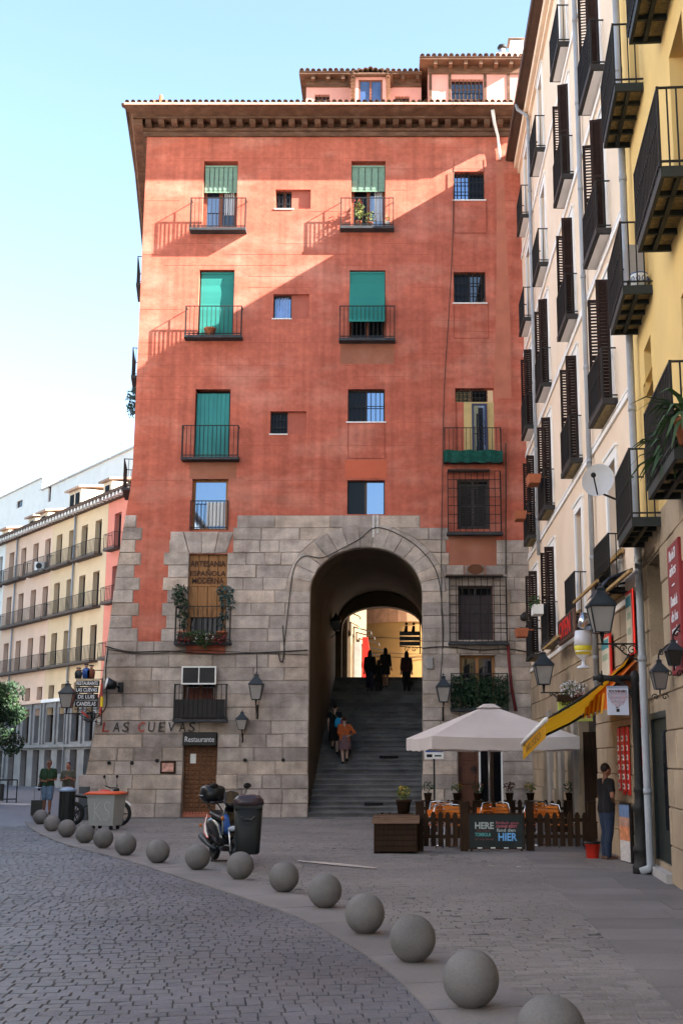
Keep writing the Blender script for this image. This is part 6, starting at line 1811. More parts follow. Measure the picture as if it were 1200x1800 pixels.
# taller white blocks behind
for nm, lab, u0, u1, v0, dd in (('white_block', 'tall white block with a roof rail rising behind the peach house', -10, 72, 862, 26), ('white_block', 'taller white block with one side window behind the beige house', 72, 235, 826, 16)):
    Tq = Frame(P0 + TR.n * -dd, tL, TR.n); a0, a1 = Tq.at(u1, 900)[0], Tq.at(u0, 900)[0]; zt = Tq.at((u0 + u1) / 2, v0)[1]
    t = thing(nm, lab, 'building', Tq((a0, 0, 0)))
    hh_ = [Tq.rect(85, 855, 90, 882)] if u0 == 72 else [Tq.rect(30, 880, 40, 892)]
    b = MB().use(M_WHITEW); sheet(b, Tq, [(a0, 0), (a1, 0), (a1, zt), (a0, zt)], [R4(hh_[0])], .3)
    b.add([Tq((a1, 0, 0)), Tq((a1, -9, 0)), Tq((a1, -9, zt)), Tq((a1, 0, zt))], [(0, 1, 2, 3)]).add([Tq((a0, 0, zt)), Tq((a1, 0, zt)), Tq((a1, -9, zt)), Tq((a0, -9, zt))], [(0, 1, 2, 3)]).add([Tq((a0, 0, 0)), Tq((a0, -9, 0)), Tq((a0, -9, zt)), Tq((a0, 0, zt))], [(0, 1, 2, 3)])
    b.build('wall', None, t)
    window(Tq, t, hh_[0], .2, .08, 1, M_BRFRAME, M_GLASSM)
    b = MB().use(mat('roof_rail', (.5, .45, .42), .6))
    b.box((a0 - .2, -.2, zt), (a1 + .2, .2, zt + .15), Tq); 
    for i in range(6): a = a0 + (a1 - a0) * (i + .5) / 6; b.box((a - .04, 0, zt + .15), (a + .04, .08, zt + .9), Tq)
    b.box((a0, 0, zt + .9), (a1, .06, zt + .97), Tq)
    b.build('parapet', None, t)
# ---------------------------------------------------------------- houses on the other side of the street, out of the picture on the left: the sun
# that passes over the roofs falls on their upper storeys (the nearer ones are what the big panes of the red house mirror)
for k, (y0, y1, m, hgt) in enumerate(((46, 76, M_FACING, 17), (-34, -12, M_FACING, 20.5), (-12, 8, M_FACING, 21.5), (8, 26, M_FACING, 20), (26, 44, M_FACING, 20.5))):  # first one added out of view to bounce sun onto the left-hand row
    To = Frame((-15.6 if k else -36, y0, 0), (0, 1, 0), (1, 0, 0)); L_ = y1 - y0
    t = thing('facing_house', ('broad pale', 'pale', 'tall pale', 'low pale', 'light grey')[k] + ' house across the street, ' + ('set back, added unseen to bounce sun onto the left row', 'farthest behind the viewer', 'second behind the viewer', 'beside the viewer', 'nearest the tree')[k], 'house', To((0, 0, 0)))
    hol = [(a, z, a + 1.05, z + 2.3) for a in [1.6 + i * 2.9 for i in range(int((L_ - 2) / 2.9))] for z in (4.9, 8.4, 11.9, 15.4)]
    b = MB().use(m); sheet(b, To, [(0, 0), (L_, 0), (L_, hgt), (0, hgt)], [R4(h_) for h_ in hol], .25)
    b.add([To((L_, 0, 0)), To((L_, -9, 0)), To((L_, -9, hgt)), To((L_, 0, hgt))], [(0, 1, 2, 3)]).add([To((0, 0, 0)), To((0, -9, 0)), To((0, -9, hgt)), To((0, 0, hgt))], [(0, 1, 2, 3)]).add([To((0, -9, 0)), To((L_, -9, 0)), To((L_, -9, hgt)), To((0, -9, hgt))], [(0, 1, 2, 3)])
    b.build('wall', None, t)
    b = MB(); 
    for h_ in hol: b.box((h_[0], -.25, h_[1]), (h_[2], -.22, h_[3]), To)
    b = b.build('window_glazing', M_GLASSM, t); b['kind'] = 'stuff'
    b = MB().use(M_TILE); b.add([To((0, .5, hgt)), To((L_, .5, hgt)), To((L_, -5, hgt + 2)), To((0, -5, hgt + 2))], [(0, 1, 2, 3)]).add([To((0, -9, hgt)), To((L_, -9, hgt)), To((L_, -5, hgt + 2)), To((0, -5, hgt + 2))], [(0, 1, 2, 3)]); b.build('roof', None, t)

# ================================================================ the upper street seen through the arch
YB2 = YB + 0.6
tag(MB().box((-9, YB, ZST - .5), (18, YB + 40, ZST - .004)).build('upper_street', M_SLAB), kind='structure')
t = thing('ochre_house', 'sunlit ochre house with a rounded front closing the upper street', 'house', (2, YB + 14, ZST))
b = MB(); b.smooth = True; b.use(M_OCHRE)
pr = [(-5.5, 24), (-3.2, 17.5), (-1.6, 14.6), (0, 13.4), (2, 13.2), (5, 13.6), (9, 15)]
pv = smooth_line([Vector(p) for p in pr], 2)
zs_ = [ZST - .1, ZST + 3.9, ZST + 4.05, ZST + 9]
vs = []
for p in pv:
    for z in zs_: vs.append(Vector((p.x, YB + p.y, z)))
n = len(zs_)
b.add(vs, [(i * n + k, (i + 1) * n + k, (i + 1) * n + k + 1, i * n + k + 1) for i in range(len(pv) - 1) for k in range(n - 1)]); b.build('wall', None, t)
b = MB(); b.use(mat('brick_band', (.42, .22, .12), .9, .2, 3))
for i in range(len(pv) - 1):
    p, q = pv[i], pv[i + 1]; d = Vector((0, -.06, 0))
    b.add([Vector((p.x, YB + p.y, ZST + 3.85)) + d, Vector((q.x, YB + q.y, ZST + 3.85)) + d, Vector((q.x, YB + q.y, ZST + 4.6)) + d, Vector((p.x, YB + p.y, ZST + 4.6)) + d], [(0, 1, 2, 3)])
b.build('upper_band', None, t)
b = MB(); b.smooth = True
for z in (3.0, 2.2, 2.0):
    b.tube([Vector((p.x, YB + p.y - .05, ZST + z + .06 * sin(i * .7))) for i, p in enumerate(pv)], .014, 4)
b.build('wall_cable', M_IRON, t)
# the row of shops on its left side
x0, y0 = bL + .25, YB + 1.0
TSh = Frame((bL + .18, YB + .9, 0), (.06, 1, 0), (1, -.06, 0))
t = thing('shop_row_house', 'pale house with shop fronts and awnings receding in the upper street', 'house', TSh((0, 0, ZST)))
hol = [(.3 + i * 2.1, ZST, 1.5 + i * 2.1, ZST + 2.2) for i in range(4)]
b = MB().use(mat('shop_plaster', (.15, .10, .055), .9)); sheet(b, TSh, [(0, ZST - .2), (10, ZST - .2), (10, ZST + 8), (0, ZST + 8)], [R4(h_) for h_ in hol], .25)
b.add([TSh((0, 0, ZST)), TSh((0, -4, ZST)), TSh((0, -4, ZST + 8)), TSh((0, 0, ZST + 8))], [(0, 1, 2, 3)])
b.build('wall', None, t)
for i, h_ in enumerate(hol): 
    window(TSh, t, h_, .2, .07, 1, (M_DKWOOD, M_WHITE, M_REDSIGN, M_DKWOOD)[i], M_GLASSD, name='shop_front')
for i, (a, dep, z, m, nm) in enumerate(((.2, .5, 2.95, M_IRON, 'dark'), (1.1, .40, 2.6, mat('green_canopy', (.02, .16, .06), .8), 'green'), (2.6, .80, 2.55, M_IRON, 'first black'), (4.0, .85, 2.45, M_IRON, 'second black'), (5.4, .95, 2.3, M_IRON, 'third black'), (6.9, 1.05, 2.1, M_IRON, 'fourth black'), (8.4, 1.15, 1.9, M_IRON, 'farthest black'))):
    b = MB(); b.add([TSh((a, 0, ZST + z)), TSh((a + .7, 0, ZST + z)), TSh((a + .7, dep, ZST + z - .22)), TSh((a, dep, ZST + z - .22)), TSh((a, dep, ZST + z - .34)), TSh((a + .7, dep, ZST + z - .34))], [(0, 1, 2, 3), (3, 2, 5, 4)])
    tag(b.build('shop_awning', m, origin=TSh((a, 0, ZST + z))), nm + ' shop awning in the row beyond the arch', 'awning')
b = MB(); 
for i in range(6):
    z = ZST + 1.9 - i * .05; a = 1.9
b.box((2.0, .48, ZST + .02), (2.15, .80, ZST + 1.3), TSh).add([TSh((2.0, .48, ZST + 1.3)), TSh((2.0, .80, ZST + 1.3)), TSh((2.0, .70, ZST + 2.0)), TSh((2.0, .48, ZST + 2.0)), TSh((2.15, .48, ZST + 1.3)), TSh((2.15, .80, ZST + 1.3)), TSh((2.15, .70, ZST + 2.0)), TSh((2.15, .48, ZST + 2.0))], [(0, 1, 2, 3), (7, 6, 5, 4), (1, 5, 6, 2), (3, 2, 6, 7), (0, 3, 7, 4)])
tag(b.build('red_banner', M_REDSIGN, origin=TSh((2.0, .6, ZST))), 'bright red standing banner by the shops beyond the arch', 'banner')
b = MB().box((1.6, .16, ZST + .02), (1.7, .44, ZST + 1.75), TSh)
tag(b.build('white_board', mat('dull_white', (.4, .36, .3), .7), origin=TSh((1.65, .3, ZST))), 'tall white board standing beside the red banner', 'board')
# iron sign hanging in the far arch
t = thing('hanging_sign', 'dark slatted sign silhouetted at the far end of the vault', 'sign', (bR, YB - 1, ZST + 2))
Ts2 = Frame((0, YB - 1.0, 0), (1, 0, 0), (0, -1, 0))
for i, (v0, v1, s_) in enumerate(((1110, 1117, 'LAS CUEVAS'), (1119, 1126, 'LUIS CANDELAS'), (1128, 1135, 'RESTAURANTE'))):
    r = Ts2.rect(702, v0, 737, v1); bo_ = MB().box((r[0], -.03, r[1]), (r[2], .03, r[3]), Ts2).build('board', M_SIGNBLK, t)
    b = MB(); text_mb(b, s_, Ts2(((r[0] + r[2]) / 2, .033, (r[1] + r[3]) / 2)), (1, 0, 0), (0, 0, 1), (0, -1, 0), (r[2] - r[0]) * .86, (r[3] - r[1]) * .6, .002, mat('dull_letter', (.16, .16, .16), .7)); b.build('lettering', None, bo_)
r = Ts2.rect(702, 1088, 737, 1145); b = MB().use(M_IRON); b.smooth = True
b.tube([Ts2((r[2] + .02, 0, r[1] - .1)), Ts2((r[2] + .02, 0, r[3]))], .025, 5); b.tube([Ts2((r[0], 0, r[1] + .2)), Ts2((r[2] + .1, 0, r[1] + .15))], .02, 5)
for x in (.25, .55): b.tube([Ts2((r[0] + x, 0, r[3] - .55)), Ts2((r[0] + x + .03, 0, r[3] - .28))], [.08, .05], 6); b.ball(Ts2((r[0] + x + .03, 0, r[3] - .2)), .06, 8, 6)
for c0 in (.3, .6): b.tube([Ts2((r[0] + c0 + .12 * (1 - q / 14) * cos(q * .7), 0, r[1] + .08 + .12 * (1 - q / 14) * sin(q * .7))) for q in range(14)], .018, 5)
b.build('sign_bracket', None, t)
# lamp on the left inside the vault
c = on_y(590, 1110, YB - 3); lantern('wall_lantern', 'dark lantern inside the vault on its left wall', 'wall lantern', c, .7, .36, arm='below', out=(1, 0, 0), reach=.4, glass=mat('dusty_lamp', (.12, .12, .12), .4))

# ---------------------------------------------------------------- tree at the left edge
def tree(name, label, base, h, crown, n, seed, size, m1, m2):
    t = thing(name, label, 'tree', base); rr = random.Random(seed); bx = Vector(base)
    b = MB(); b.smooth = True; b.use(mat('bark', (.09, .065, .045), .9, .3, 5, bump=.5))
    b.tube([bx, bx + Vector((.1, 0, h * .25)), bx + Vector((-.05, .1, h * .5)), bx + Vector((.1, 0, h * .75))], [.26, .2, .15, .07], 9)
    L = []
    for i in range(11):
        an = rr.uniform(0, 2 * pi); z0 = h * rr.uniform(.28, .6); e = bx + Vector((cos(an) * crown * rr.uniform(.5, .95), sin(an) * crown * rr.uniform(.5, .95), z0 + h * rr.uniform(.12, .33)))
        s_ = bx + Vector((0, 0, z0)); b.tube([s_, s_ * .5 + e * .5 + Vector((0, 0, .25)), e], [.09, .06, .025], 6); L.append(e)
    b.build('trunk', None, t)
    f = MB()
    for i, e in enumerate(L + [bx + Vector((rr.uniform(-1, 1) * crown * .6, rr.uniform(-1, 1) * crown * .6, h * rr.uniform(.5, .95))) for _ in range(22)]):
        f.use(m1 if i % 3 else m2)
        f.leaves(e, (crown * rr.uniform(.25, .42), crown * rr.uniform(.25, .42), crown * rr.uniform(.2, .34)), n // 33, size, rng=rr)
    f.build('crown', None, t)
    return t
c = on_z(-14, 1362); d = ray(-14, 1337); 
ty = 58.0; tx = on_y(-10, 1300, ty).x
tree('street_tree', 'dark green street tree at the left edge of the street', (tx - .9, ty, 0), 5.7, 2.0, 15000, 3, .19, M_LEAFD, M_LEAF)
# low dark barrier under it
t = thing('street_railing', 'dark railing below the tree at the left edge', 'railing', on_y(2, 1380, 55))
c = on_y(6, 1380, 52); b = MB(); 
for i in range(8): b.box((c.x - 2.2 + i * .32, c.y + i * .25 - .02, 0), (c.x - 2.18 + i * .32 + .02, c.y + i * .25 + .02, .95))
b.tube([(c.x - 2.2, c.y, .95), (c.x + .05, c.y + 1.75, .95)], .03, 5); b.tube([(c.x - 2.2, c.y, .15), (c.x + .05, c.y + 1.75, .15)], .025, 5); b.build('rail', M_IRON, t)
b = MB().box((c.x - 2.1, c.y + .8, .1), (c.x - .2, c.y + .84, .8)); b.build('screen', M_BINDK, t)

# ================================================================ things in the street
G = on_z
# ---- stone balls along the kerb
BR = 0.205
balls = [(967, 1812), (827, 1719), (725, 1649), (641, 1605), (571, 1565), (499, 1541), (422, 1521), (347.5, 1506), (278, 1496), (221, 1484), (182, 1473), (150, 1465), (118, 1456), (92, 1447), (72, 1436)]
ord_ = ['nearest stone ball, cut off by the bottom edge', 'second nearest large stone ball on the kerb slabs', 'third stone ball from the near end of the row', 'fourth stone ball from the near end of the row',
        'fifth stone ball, in front of the painted sun streak', 'sixth stone ball, between the painted sun streak and the litter bin', 'stone ball at the foot of the dark litter bin', 'stone ball hiding the rear wheel of the scooter',
        'stone ball alone between scooter and red lidded bin', 'stone ball in front of the motorcycle wheel', 'stone ball before the grey bin with scrawled letters', 'stone ball at the yellowish side of the red lidded bin',
        'stone ball nearest the dark column bin', 'stone ball overlapping the farthest one', 'farthest stone ball beside the walking couple']
def ball_mesh():
    b = MB(); b.smooth = True
    prof = []
    for i in range(23):
        t = pi * i / 22; prof.append((BR * sin(t) if 0 < i < 22 else (0.055 if i == 0 else 0), -BR * cos(t)))
    prof[0] = (0.06, -BR + .006); prof[1] = (0.075, -BR + .012)
    b.lathe(prof, (0, 0, BR - .004), 36)
    return b
me_b = None
for (u, v), lab in zip(balls, ord_):
    c = on_z(u, v, BR); c.z = 0.0
    if me_b is None: o = ball_mesh().build('stone_ball', M_BALL); me_b = o.data
    else: o = bpy.data.objects.new('stone_ball', me_b); COL.objects.link(o)
    o.location = c; o.rotation_euler = (0, 0, random.uniform(0, 6))
    tag(o, lab, 'stone ball', 'granite ball bollards along the kerb')

# ---- scooter
def wheel(t, x, R=.23, w_=.055, y=0.0, spokes=5, name='wheel'):
    h = MB().use(M_RUBBER, True); h.torus((x, y, R), R - w_, w_, 28, 10); wl = h.build(name, None, t)
    b = MB().use(M_LAMPI, True); b.torus((x, y, R), R - w_ * 1.7, .018, 24, 6); b.lathe([(.05, -.04), (.05, .04)], (x, y, R), 12, ax='y')
    b.smooth = False
    for i in range(spokes):
        a = 2 * pi * i / spokes
        b.tube([(x + .04 * cos(a), y, R + .04 * sin(a)), (x + (R - w_ * 1.7) * cos(a), y, R + (R - w_ * 1.7) * sin(a))], [.022, .014], 6)
    b.build('rim', None, wl)
    b = MB().use(M_CHROME); b.torus((x, y + .05, R), .09, .012, 18, 5); b.build('brake_disc', None, wl)
    return wl
def ell(x, yc, zc, ry, rz, n=14, px=1.0, tilt=0.0):
    return [Vector((x + tilt * (rz * sin(2 * pi * k / n)), yc + ry * (abs(cos(2 * pi * k / n)) ** px) * (1 if cos(2 * pi * k / n) >= 0 else -1), zc + rz * (abs(sin(2 * pi * k / n)) ** px) * (1 if sin(2 * pi * k / n) >= 0 else -1))) for k in range(n)]
t = thing('scooter', 'black motor scooter with a rear top box parked beside the litter bin', 'scooter')
wheel(t, -.62); wheel(t, .66)
b = MB().use(M_BLACKG, True)                                # tail and belly
b.loft([ell(-.92, 0, .70, .04, .05, px=.7), ell(-.80, 0, .66, .13, .10, px=.7), ell(-.55, 0, .60, .18, .17, px=.7), ell(-.25, 0, .54, .19, .21, px=.7), ell(-.02, 0, .48, .17, .20, px=.7), ell(.10, 0, .40, .15, .13, px=.7)])
b.build('tail_body', None, t)
b = MB().use(M_BLACKG, True); b.loft([ell(-.1, 0, .26, .13, .05, px=.6), ell(.2, 0, .25, .15, .05, px=.6), ell(.45, 0, .30, .15, .06, px=.6)]); b.build('footboard', None, t)
b = MB().use(M_BLACK, True); b.loft([ell(-.72, 0, .80, .10, .03, px=.7), ell(-.5, 0, .83, .15, .05, px=.7), ell(-.2, 0, .78, .15, .05, px=.7), ell(.04, 0, .74, .11, .05, px=.7), ell(.1, 0, .70, .07, .04, px=.7)]); b.build('seat', None, t)
for s_ in (-1, 1):                                         # white sickle panels with a red edge
    b = MB().use(M_WHITE, True); P = [(-.84, .80), (-.80, .62), (-.66, .50), (-.42, .42), (-.30, .42), (-.46, .52), (-.62, .64), (-.70, .80)]
    oy = [.09, .15, .185, .20, .205, .195, .175, .12]
    b.add([(x, s_ * (o_ + .012), z) for (x, z), o_ in zip(P, oy)], [tuple(range(8))]); b.use(M_REDPL).tube([(x, s_ * (o_ + .012), z - .01) for (x, z), o_ in zip(P[:5], oy)], .009, 5)
    b.build('side_panel', None, t)
b = MB().use(M_BLACKG, True)                                  # leg shield and front fairing
b.loft([ell(.44, 0, .32, .17, .03, px=.6), ell(.47, 0, .52, .20, .06, px=.6), ell(.40, 0, .74, .20, .07, px=.6), ell(.32, 0, .90, .13, .06, px=.6), ell(.28, 0, .98, .07, .04, px=.6)])
b.build('leg_shield', None, t)
for s_ in (-1, 1): MB().use(M_BLUE, True).loft([ell(.49, s_ * .10, .55, .06, .05), ell(.50, s_ * .12, .68, .055, .07), ell(.44, s_ * .12, .80, .05, .05)]).build('blue_panel', None, t)
b = MB().use(mat('headlamp', (.5, .55, .62), .08), True); b.loft([ell(.53, 0, .60, .11, .05), ell(.56, 0, .62, .06, .03)]); b.build('headlight', None, t)
b = MB().use(M_BLACK, True); b.loft([ell(.30, 0, 1.0, .10, .06), ell(.36, 0, 1.02, .13, .07), ell(.44, 0, 1.0, .08, .05)])
b.tube([(.34, -.36, 1.03), (.30, -.15, 1.05), (.30, .15, 1.05), (.34, .36, 1.03)], .018, 8)
for s_ in (-1, 1):
    b.tube([(.34, s_ * .26, 1.035), (.345, s_ * .38, 1.03)], .024, 8); b.tube([(.40, s_ * .3, 1.02), (.42, s_ * .36, 1.01)], .01, 5)
b.build('handlebar', None, t)
b = MB().use(mat('smoked_screen', (.04, .03, .025), .1, bump=0), True); b.add([(.42, -.16, 1.02), (.42, .16, 1.02), (.32, .13, 1.2), (.32, -.13, 1.2), (.30, 0, 1.24), (.46, 0, 1.03)], [(0, 5, 4, 3), (5, 1, 2, 4)]); b.build('windscreen', None, t)
for s_ in (-1, 1):
    b = MB().use(M_BLACK, True); b.tube([(.32, s_ * .2, 1.05), (.30, s_ * .26, 1.2), (.29, s_ * .29, 1.27)], .01, 6); b.ball((.28, s_ * .30, 1.32), (.02, .075, .05), 10, 8); b.build('mirror', None, t)
b = MB().use(M_CHROME, True)
for s_ in (-1, 1): b.tube([(.66, s_ * .085, .23), (.50, s_ * .085, .62)], .02, 8)
b.build('fork', None, t)
b = MB().use(M_BLACKG, True); vs = []
for i in range(9):
    a = radians(25 + i * 14)
    for y in (-.07, 0, .07): vs.append((.66 + (.265 if y == 0 else .25) * cos(a), y, .23 + (.265 if y == 0 else .25) * sin(a)))
b.add(vs, [(3 * i + k, 3 * i + k + 1, 3 * i + k + 4, 3 * i + k + 3) for i in range(8) for k in range(2)]); b.build('front_mudguard', None, t)
b = MB().use(M_BLACK, True); b.loft([ell(-1.14, 0, 1.16, .10, .08, px=.55), ell(-1.10, 0, 1.16, .18, .13, px=.55), ell(-.95, 0, 1.16, .22, .155, px=.55), ell(-.75, 0, 1.16, .21, .15, px=.55), ell(-.66, 0, 1.15, .15, .11, px=.55)])
tb = b.build('top_box', None, t); MB().use(M_CHROME, True).tube([(-1.15, -.12, 1.13), (-1.1, -.19, 1.13), (-.95, -.225, 1.13), (-.75, -.215, 1.13)], .008, 5).tube([(-1.15, .12, 1.13), (-1.1, .19, 1.13), (-.95, .225, 1.13), (-.75, .215, 1.13)], .008, 5).build('trim', None, tb)
b = MB().use(M_BLACK); 
for s_ in (-1, 1): b.tube([(-.5, s_ * .1, .84), (-.78, s_ * .1, .95), (-1.0, s_ * .1, 1.01)], .014, 6)
b.box((-1.02, -.13, .99), (-.7, .13, 1.02)); b.build('rack', None, t)
b = MB().use(M_REDPL, True); b.ball((-.92, 0, .72), (.03, .10, .035), 10, 6); b.build('tail_light', None, t)
for x, y, z in ((-.90, .2, .60), (-.90, -.2, .60), (.50, .2, .78), (.50, -.2, .78)):
    MB().use(M_ORPL, True).ball((x, y, z), (.045, .03, .035), 8, 6).build('turn_signal', None, t)
b = MB().use(M_LAMPI, True); b.tube([(-.1, -.14, .24), (-.4, -.17, .27), (-.72, -.18, .36), (-.95, -.18, .42)], [.025, .035, .06, .05], 10); b.build('exhaust', None, t)
b = MB().use(M_BLACK, True); b.tube([(-.6, .12, .25), (-.2, .12, .38)], .045, 8); b.box((-.95, -.09, .30), (-.90, .09, .52)); b.tube([(-.88, 0, .66), (-.93, 0, .40)], .02, 6); b.build('engine_case', None, t)
b = MB().use(M_IRON)
for s_ in (-1, 1): b.tube([(-.12, s_ * .1, .24), (-.16, s_ * .19, .02)], .016, 6)
b.tube([(-.16, -.19, .02), (-.16, .19, .02)], .012, 5); b.build('stand', None, t)
c = G(393, 1517); place(t, (c.x, c.y + .1, 0.0), radians(-66), 1.0)

# ---- litter bin on its post
t = thing('litter_bin', 'tall dark grey street litter bin with domed lid and ashtray', 'litter bin')
def sup(w2, d2, z, n=20, p=.55): return [Vector((w2 * (abs(cos(2 * pi * k / n)) ** p) * (1 if cos(2 * pi * k / n) >= 0 else -1), d2 * (abs(sin(2 * pi * k / n)) ** p) * (1 if sin(2 * pi * k / n) >= 0 else -1), z)) for k in range(n)]
b = MB().use(M_BINDK, True); b.loft([sup(.19, .13, .26), sup(.215, .15, .30), sup(.255, .18, 1.06)]); bo_ = b.build('body', None, t)
b = MB().use(mat('bin_emblem_grey', (.05, .055, .055), .4)); 
b.tube([(-.12, -.185, .92), (-.06, -.19, .86), (0, -.19, .88), (.06, -.19, .86), (.12, -.185, .92)], .012, 5); b.box((-.06, -.19, .80), (.06, -.178, .805)); b.build('raised_emblem', None, bo_)
b = MB().use(mat('bin_lid', (.045, .03, .035), .22, bump=0), True); b.loft([sup(.262, .187, 1.10), sup(.275, .2, 1.14), sup(.27, .195, 1.20), sup(.20, .15, 1.27), sup(.10, .08, 1.295)]); b.build('lid', None, t)
b = MB().use(M_BLACK); b.box((-.25, -.175, 1.05), (.25, .17, 1.12)); b.build('mouth', None, t)
b = MB().use(M_CHROME, True); b.lathe([(.035, 0), (.045, .012), (.03, .014), (0, .008)], (0, -.06, 1.286), 12); b.build('ashtray', None, t)
b = MB().use(M_IRON, True); b.tube([(0, .24, 0), (0, .24, 1.2)], .04, 10); b.tube([(0, .24, .4), (0, .1, .4)], .025, 6); b.tube([(0, .24, .95), (0, .1, .95)], .025, 6); b.lathe([(.11, 0), (.11, .02), (.05, .03)], (0, .24, 0), 12); b.build('post', None, t)
c = on_y(435, 1493, 20.9)
place(t, (c.x, 20.9, 0), radians(4), .93)

# ---- wheeled container with red lid
t = thing('refuse_container', 'grey refuse container with red lid and scrawled white letters', 'container')
b = MB().use(M_BINGR); P = lambda w2, d2, z: [Vector((-w2, -d2, z)), Vector((w2, -d2, z)), Vector((w2, d2, z)), Vector((-w2, d2, z))]
lo_, hi_ = P(.40, .28, .12), P(.47, .36, 1.02)
b.add(lo_ + hi_, [(0, 1, 5, 4), (1, 2, 6, 5), (2, 3, 7, 6), (3, 2, 1, 0)]); b.use(M_BINYE).add([lo_[3] + Vector((-.002, 0, 0)), lo_[0] + Vector((-.002, 0, 0)), hi_[0] + Vector((-.002, 0, 0)), hi_[3] + Vector((-.002, 0, 0))], [(0, 1, 2, 3)])
b.use(M_BINGR).box((-.49, -.38, .97), (.49, .38, 1.03)); bo_ = b.build('body', None, t)
b = MB().use(mat('orange_red_lid', (.62, .095, .03), .45, .08, 3, bump=0), True); b.loft([P(.52, .41, 1.032), P(.52, .41, 1.07), P(.42, .32, 1.12)]); b.smooth = False; b.box((-.56, -.45, 1.035), (-.44, .3, 1.055)); b.build('lid', None, t)
for x, y in ((-.3, -.2), (.3, -.2), (-.3, .2), (.3, .2)): MB().use(M_RUBBER, True).lathe([(.06, -.02), (.06, .02)], (x, y, .06), 12, ax='y').tube([(x, y, .06), (x, y, .13)], .015, 5).build('castor', None, t)
b = MB(); wl_ = mat('scrawl_white', (.45, .46, .44), .9); b.use(wl_)
def fz(x, z): k = (z - .12) / .9; return Vector((x, -.28 - .08 * k - .006, z))
for seg in ([(-.20, .80), (-.23, .28)], [(-.02, .82), (-.215, .56), (-.20, .54), (.03, .26)], [(.32, .78), (.22, .83), (.13, .74), (.16, .62), (.28, .52), (.30, .38), (.2, .27), (.08, .33)]): b.tube([fz(*q) for q in seg], .014, 4)
b.build('graffiti', None, bo_)
c = G(180, 1459); place(t, (c.x, c.y + .35, 0), radians(-17), .86)

# ---- motorcycle behind it
t = thing('motorcycle', 'motorcycle parked behind the red lidded container, front wheel showing', 'motorcycle')
wheel(t, .70, .33, .05, spokes=6); wheel(t, -.70, .32, .06, spokes=6)
b = MB().use(M_CHROME, True)
for s_ in (-1, 1): b.tube([(.70, s_ * .09, .33), (.46, s_ * .09, .98)], .022, 8)
b.build('fork', None, t)
b = MB().use(M_WHITE, True); vs = []
for i in range(8):
    a = radians(35 + i * 14)
    for y in (-.07, .07): vs.append((.70 + .37 * cos(a), y, .33 + .37 * sin(a)))
b.add(vs, [(2 * i, 2 * i + 1, 2 * i + 3, 2 * i + 2) for i in range(7)]); b.build('mudguard', None, t)
b = MB().use(M_REDPL, True); b.loft([ell(-.1, 0, .80, .09, .07), ell(.12, 0, .86, .15, .12), ell(.34, 0, .86, .12, .10), ell(.42, 0, .84, .05, .05)]); b.build('fuel_tank', None, t)
b = MB().use(M_BLACK, True); b.loft([ell(-.85, 0, .84, .07, .04), ell(-.55, 0, .80, .13, .06), ell(-.1, 0, .76, .13, .06), ell(0, 0, .78, .08, .04)]); b.build('seat', None, t)
b = MB().use(M_LAMPI, True); b.ball((0, 0, .45), (.28, .16, .20), 12, 8); b.tube([(.46, 0, .95), (.1, 0, .7), (-.3, 0, .55), (-.7, 0, .32)], .03, 8); b.tube([(.4, 0, .8), (.25, 0, .3), (-.2, 0, .25)], .025, 8); b.build('engine_frame', None, t)
b = MB().use(M_BLACK, True); b.tube([(.40, -.38, 1.08), (.46, -.15, 1.02), (.46, .15, 1.02), (.40, .38, 1.08)], .015, 8); b.ball((.56, 0, .95), (.08, .09, .09), 10, 8); b.build('handlebar', None, t)
for s_ in (-1, 1): MB().use(M_BLACK, True).tube([(.42, s_ * .28, 1.06), (.38, s_ * .36, 1.26)], .008, 5).ball((.37, s_ * .38, 1.32), (.02, .07, .05), 10, 6).build('mirror', None, t)
c = on_y(200, 1441, 34.6); place(t, (c.x - .50, 34.75, 0), radians(-14), 1.0)

# ---- column bin, grey cabinet, suitcase
t = thing('column_bin', 'dark ribbed column bin with a pale blue domed top', 'litter bin')
b = MB().use(M_BINDK, True)
pr = []
for i in range(28):
    an = 2 * pi * i / 28; r_ = .21 * (1 if i % 2 else .95); pr.append((r_ * cos(an), r_ * sin(an)))
b.smooth = False; b.loft([[Vector((x, y, z)) for x, y in pr] for z in (.0, .95)]); b.build('body', None, t)
MB().use(mat('blue_grey_lid', (.22, .30, .42), .35, bump=0), True).lathe([(.215, .95), (.21, 1.0), (.12, 1.05), (0, 1.06)], n=20).build('lid', None, t)
c = G(116, 1456); place(t, (c.x, c.y, 0))
c = on_y(148, 1420, 38.2)
tag(MB().box((c.x - .13, 38.0, 0), (c.x + .13, 38.3, .98)).build('service_cabinet', mat('slate_cabinet', (.06, .065, .075), .5), origin=(c.x, 38.15, 0)), 'narrow dark service cabinet at the corner of the granite base', 'cabinet')

# ---- terrace: fence, chest, board, tables, chairs
FY = 25.1
def fx(u, y=FY, v=1460): return on_y(u, v, y).x
t = thing('picket_fence', 'dark brown picket fence along the front of the terrace', 'fence', (fx(735), FY, 0))
pk = None
def picket(x, y, h=.72, w_=.10):
    return MB().prism([(-w_ / 2, .09), (w_ / 2, .09), (w_ / 2, h - .06), (w_ * .25, h), (-w_ * .25, h), (-w_ / 2, h - .06)], -.012, .012, T=lambda p: Vector((x + p[0], y + p[1], p[2]))).build('picket', M_DKWOOD, t)
for u0, u1, n_ in ((742, 806, 5), (826, 920, 6), (942, 1034, 7)):
    for i in range(n_):
        x = fx(u0 + (u1 - u0) * (i + .5) / n_); picket(x, FY, .74 + random.uniform(-.015, .015))
for z in (.24, .56): MB().box((fx(737), FY + .013, z), (fx(1040), FY + .045, z + .07)).build('rail', M_DKWOOD, t)
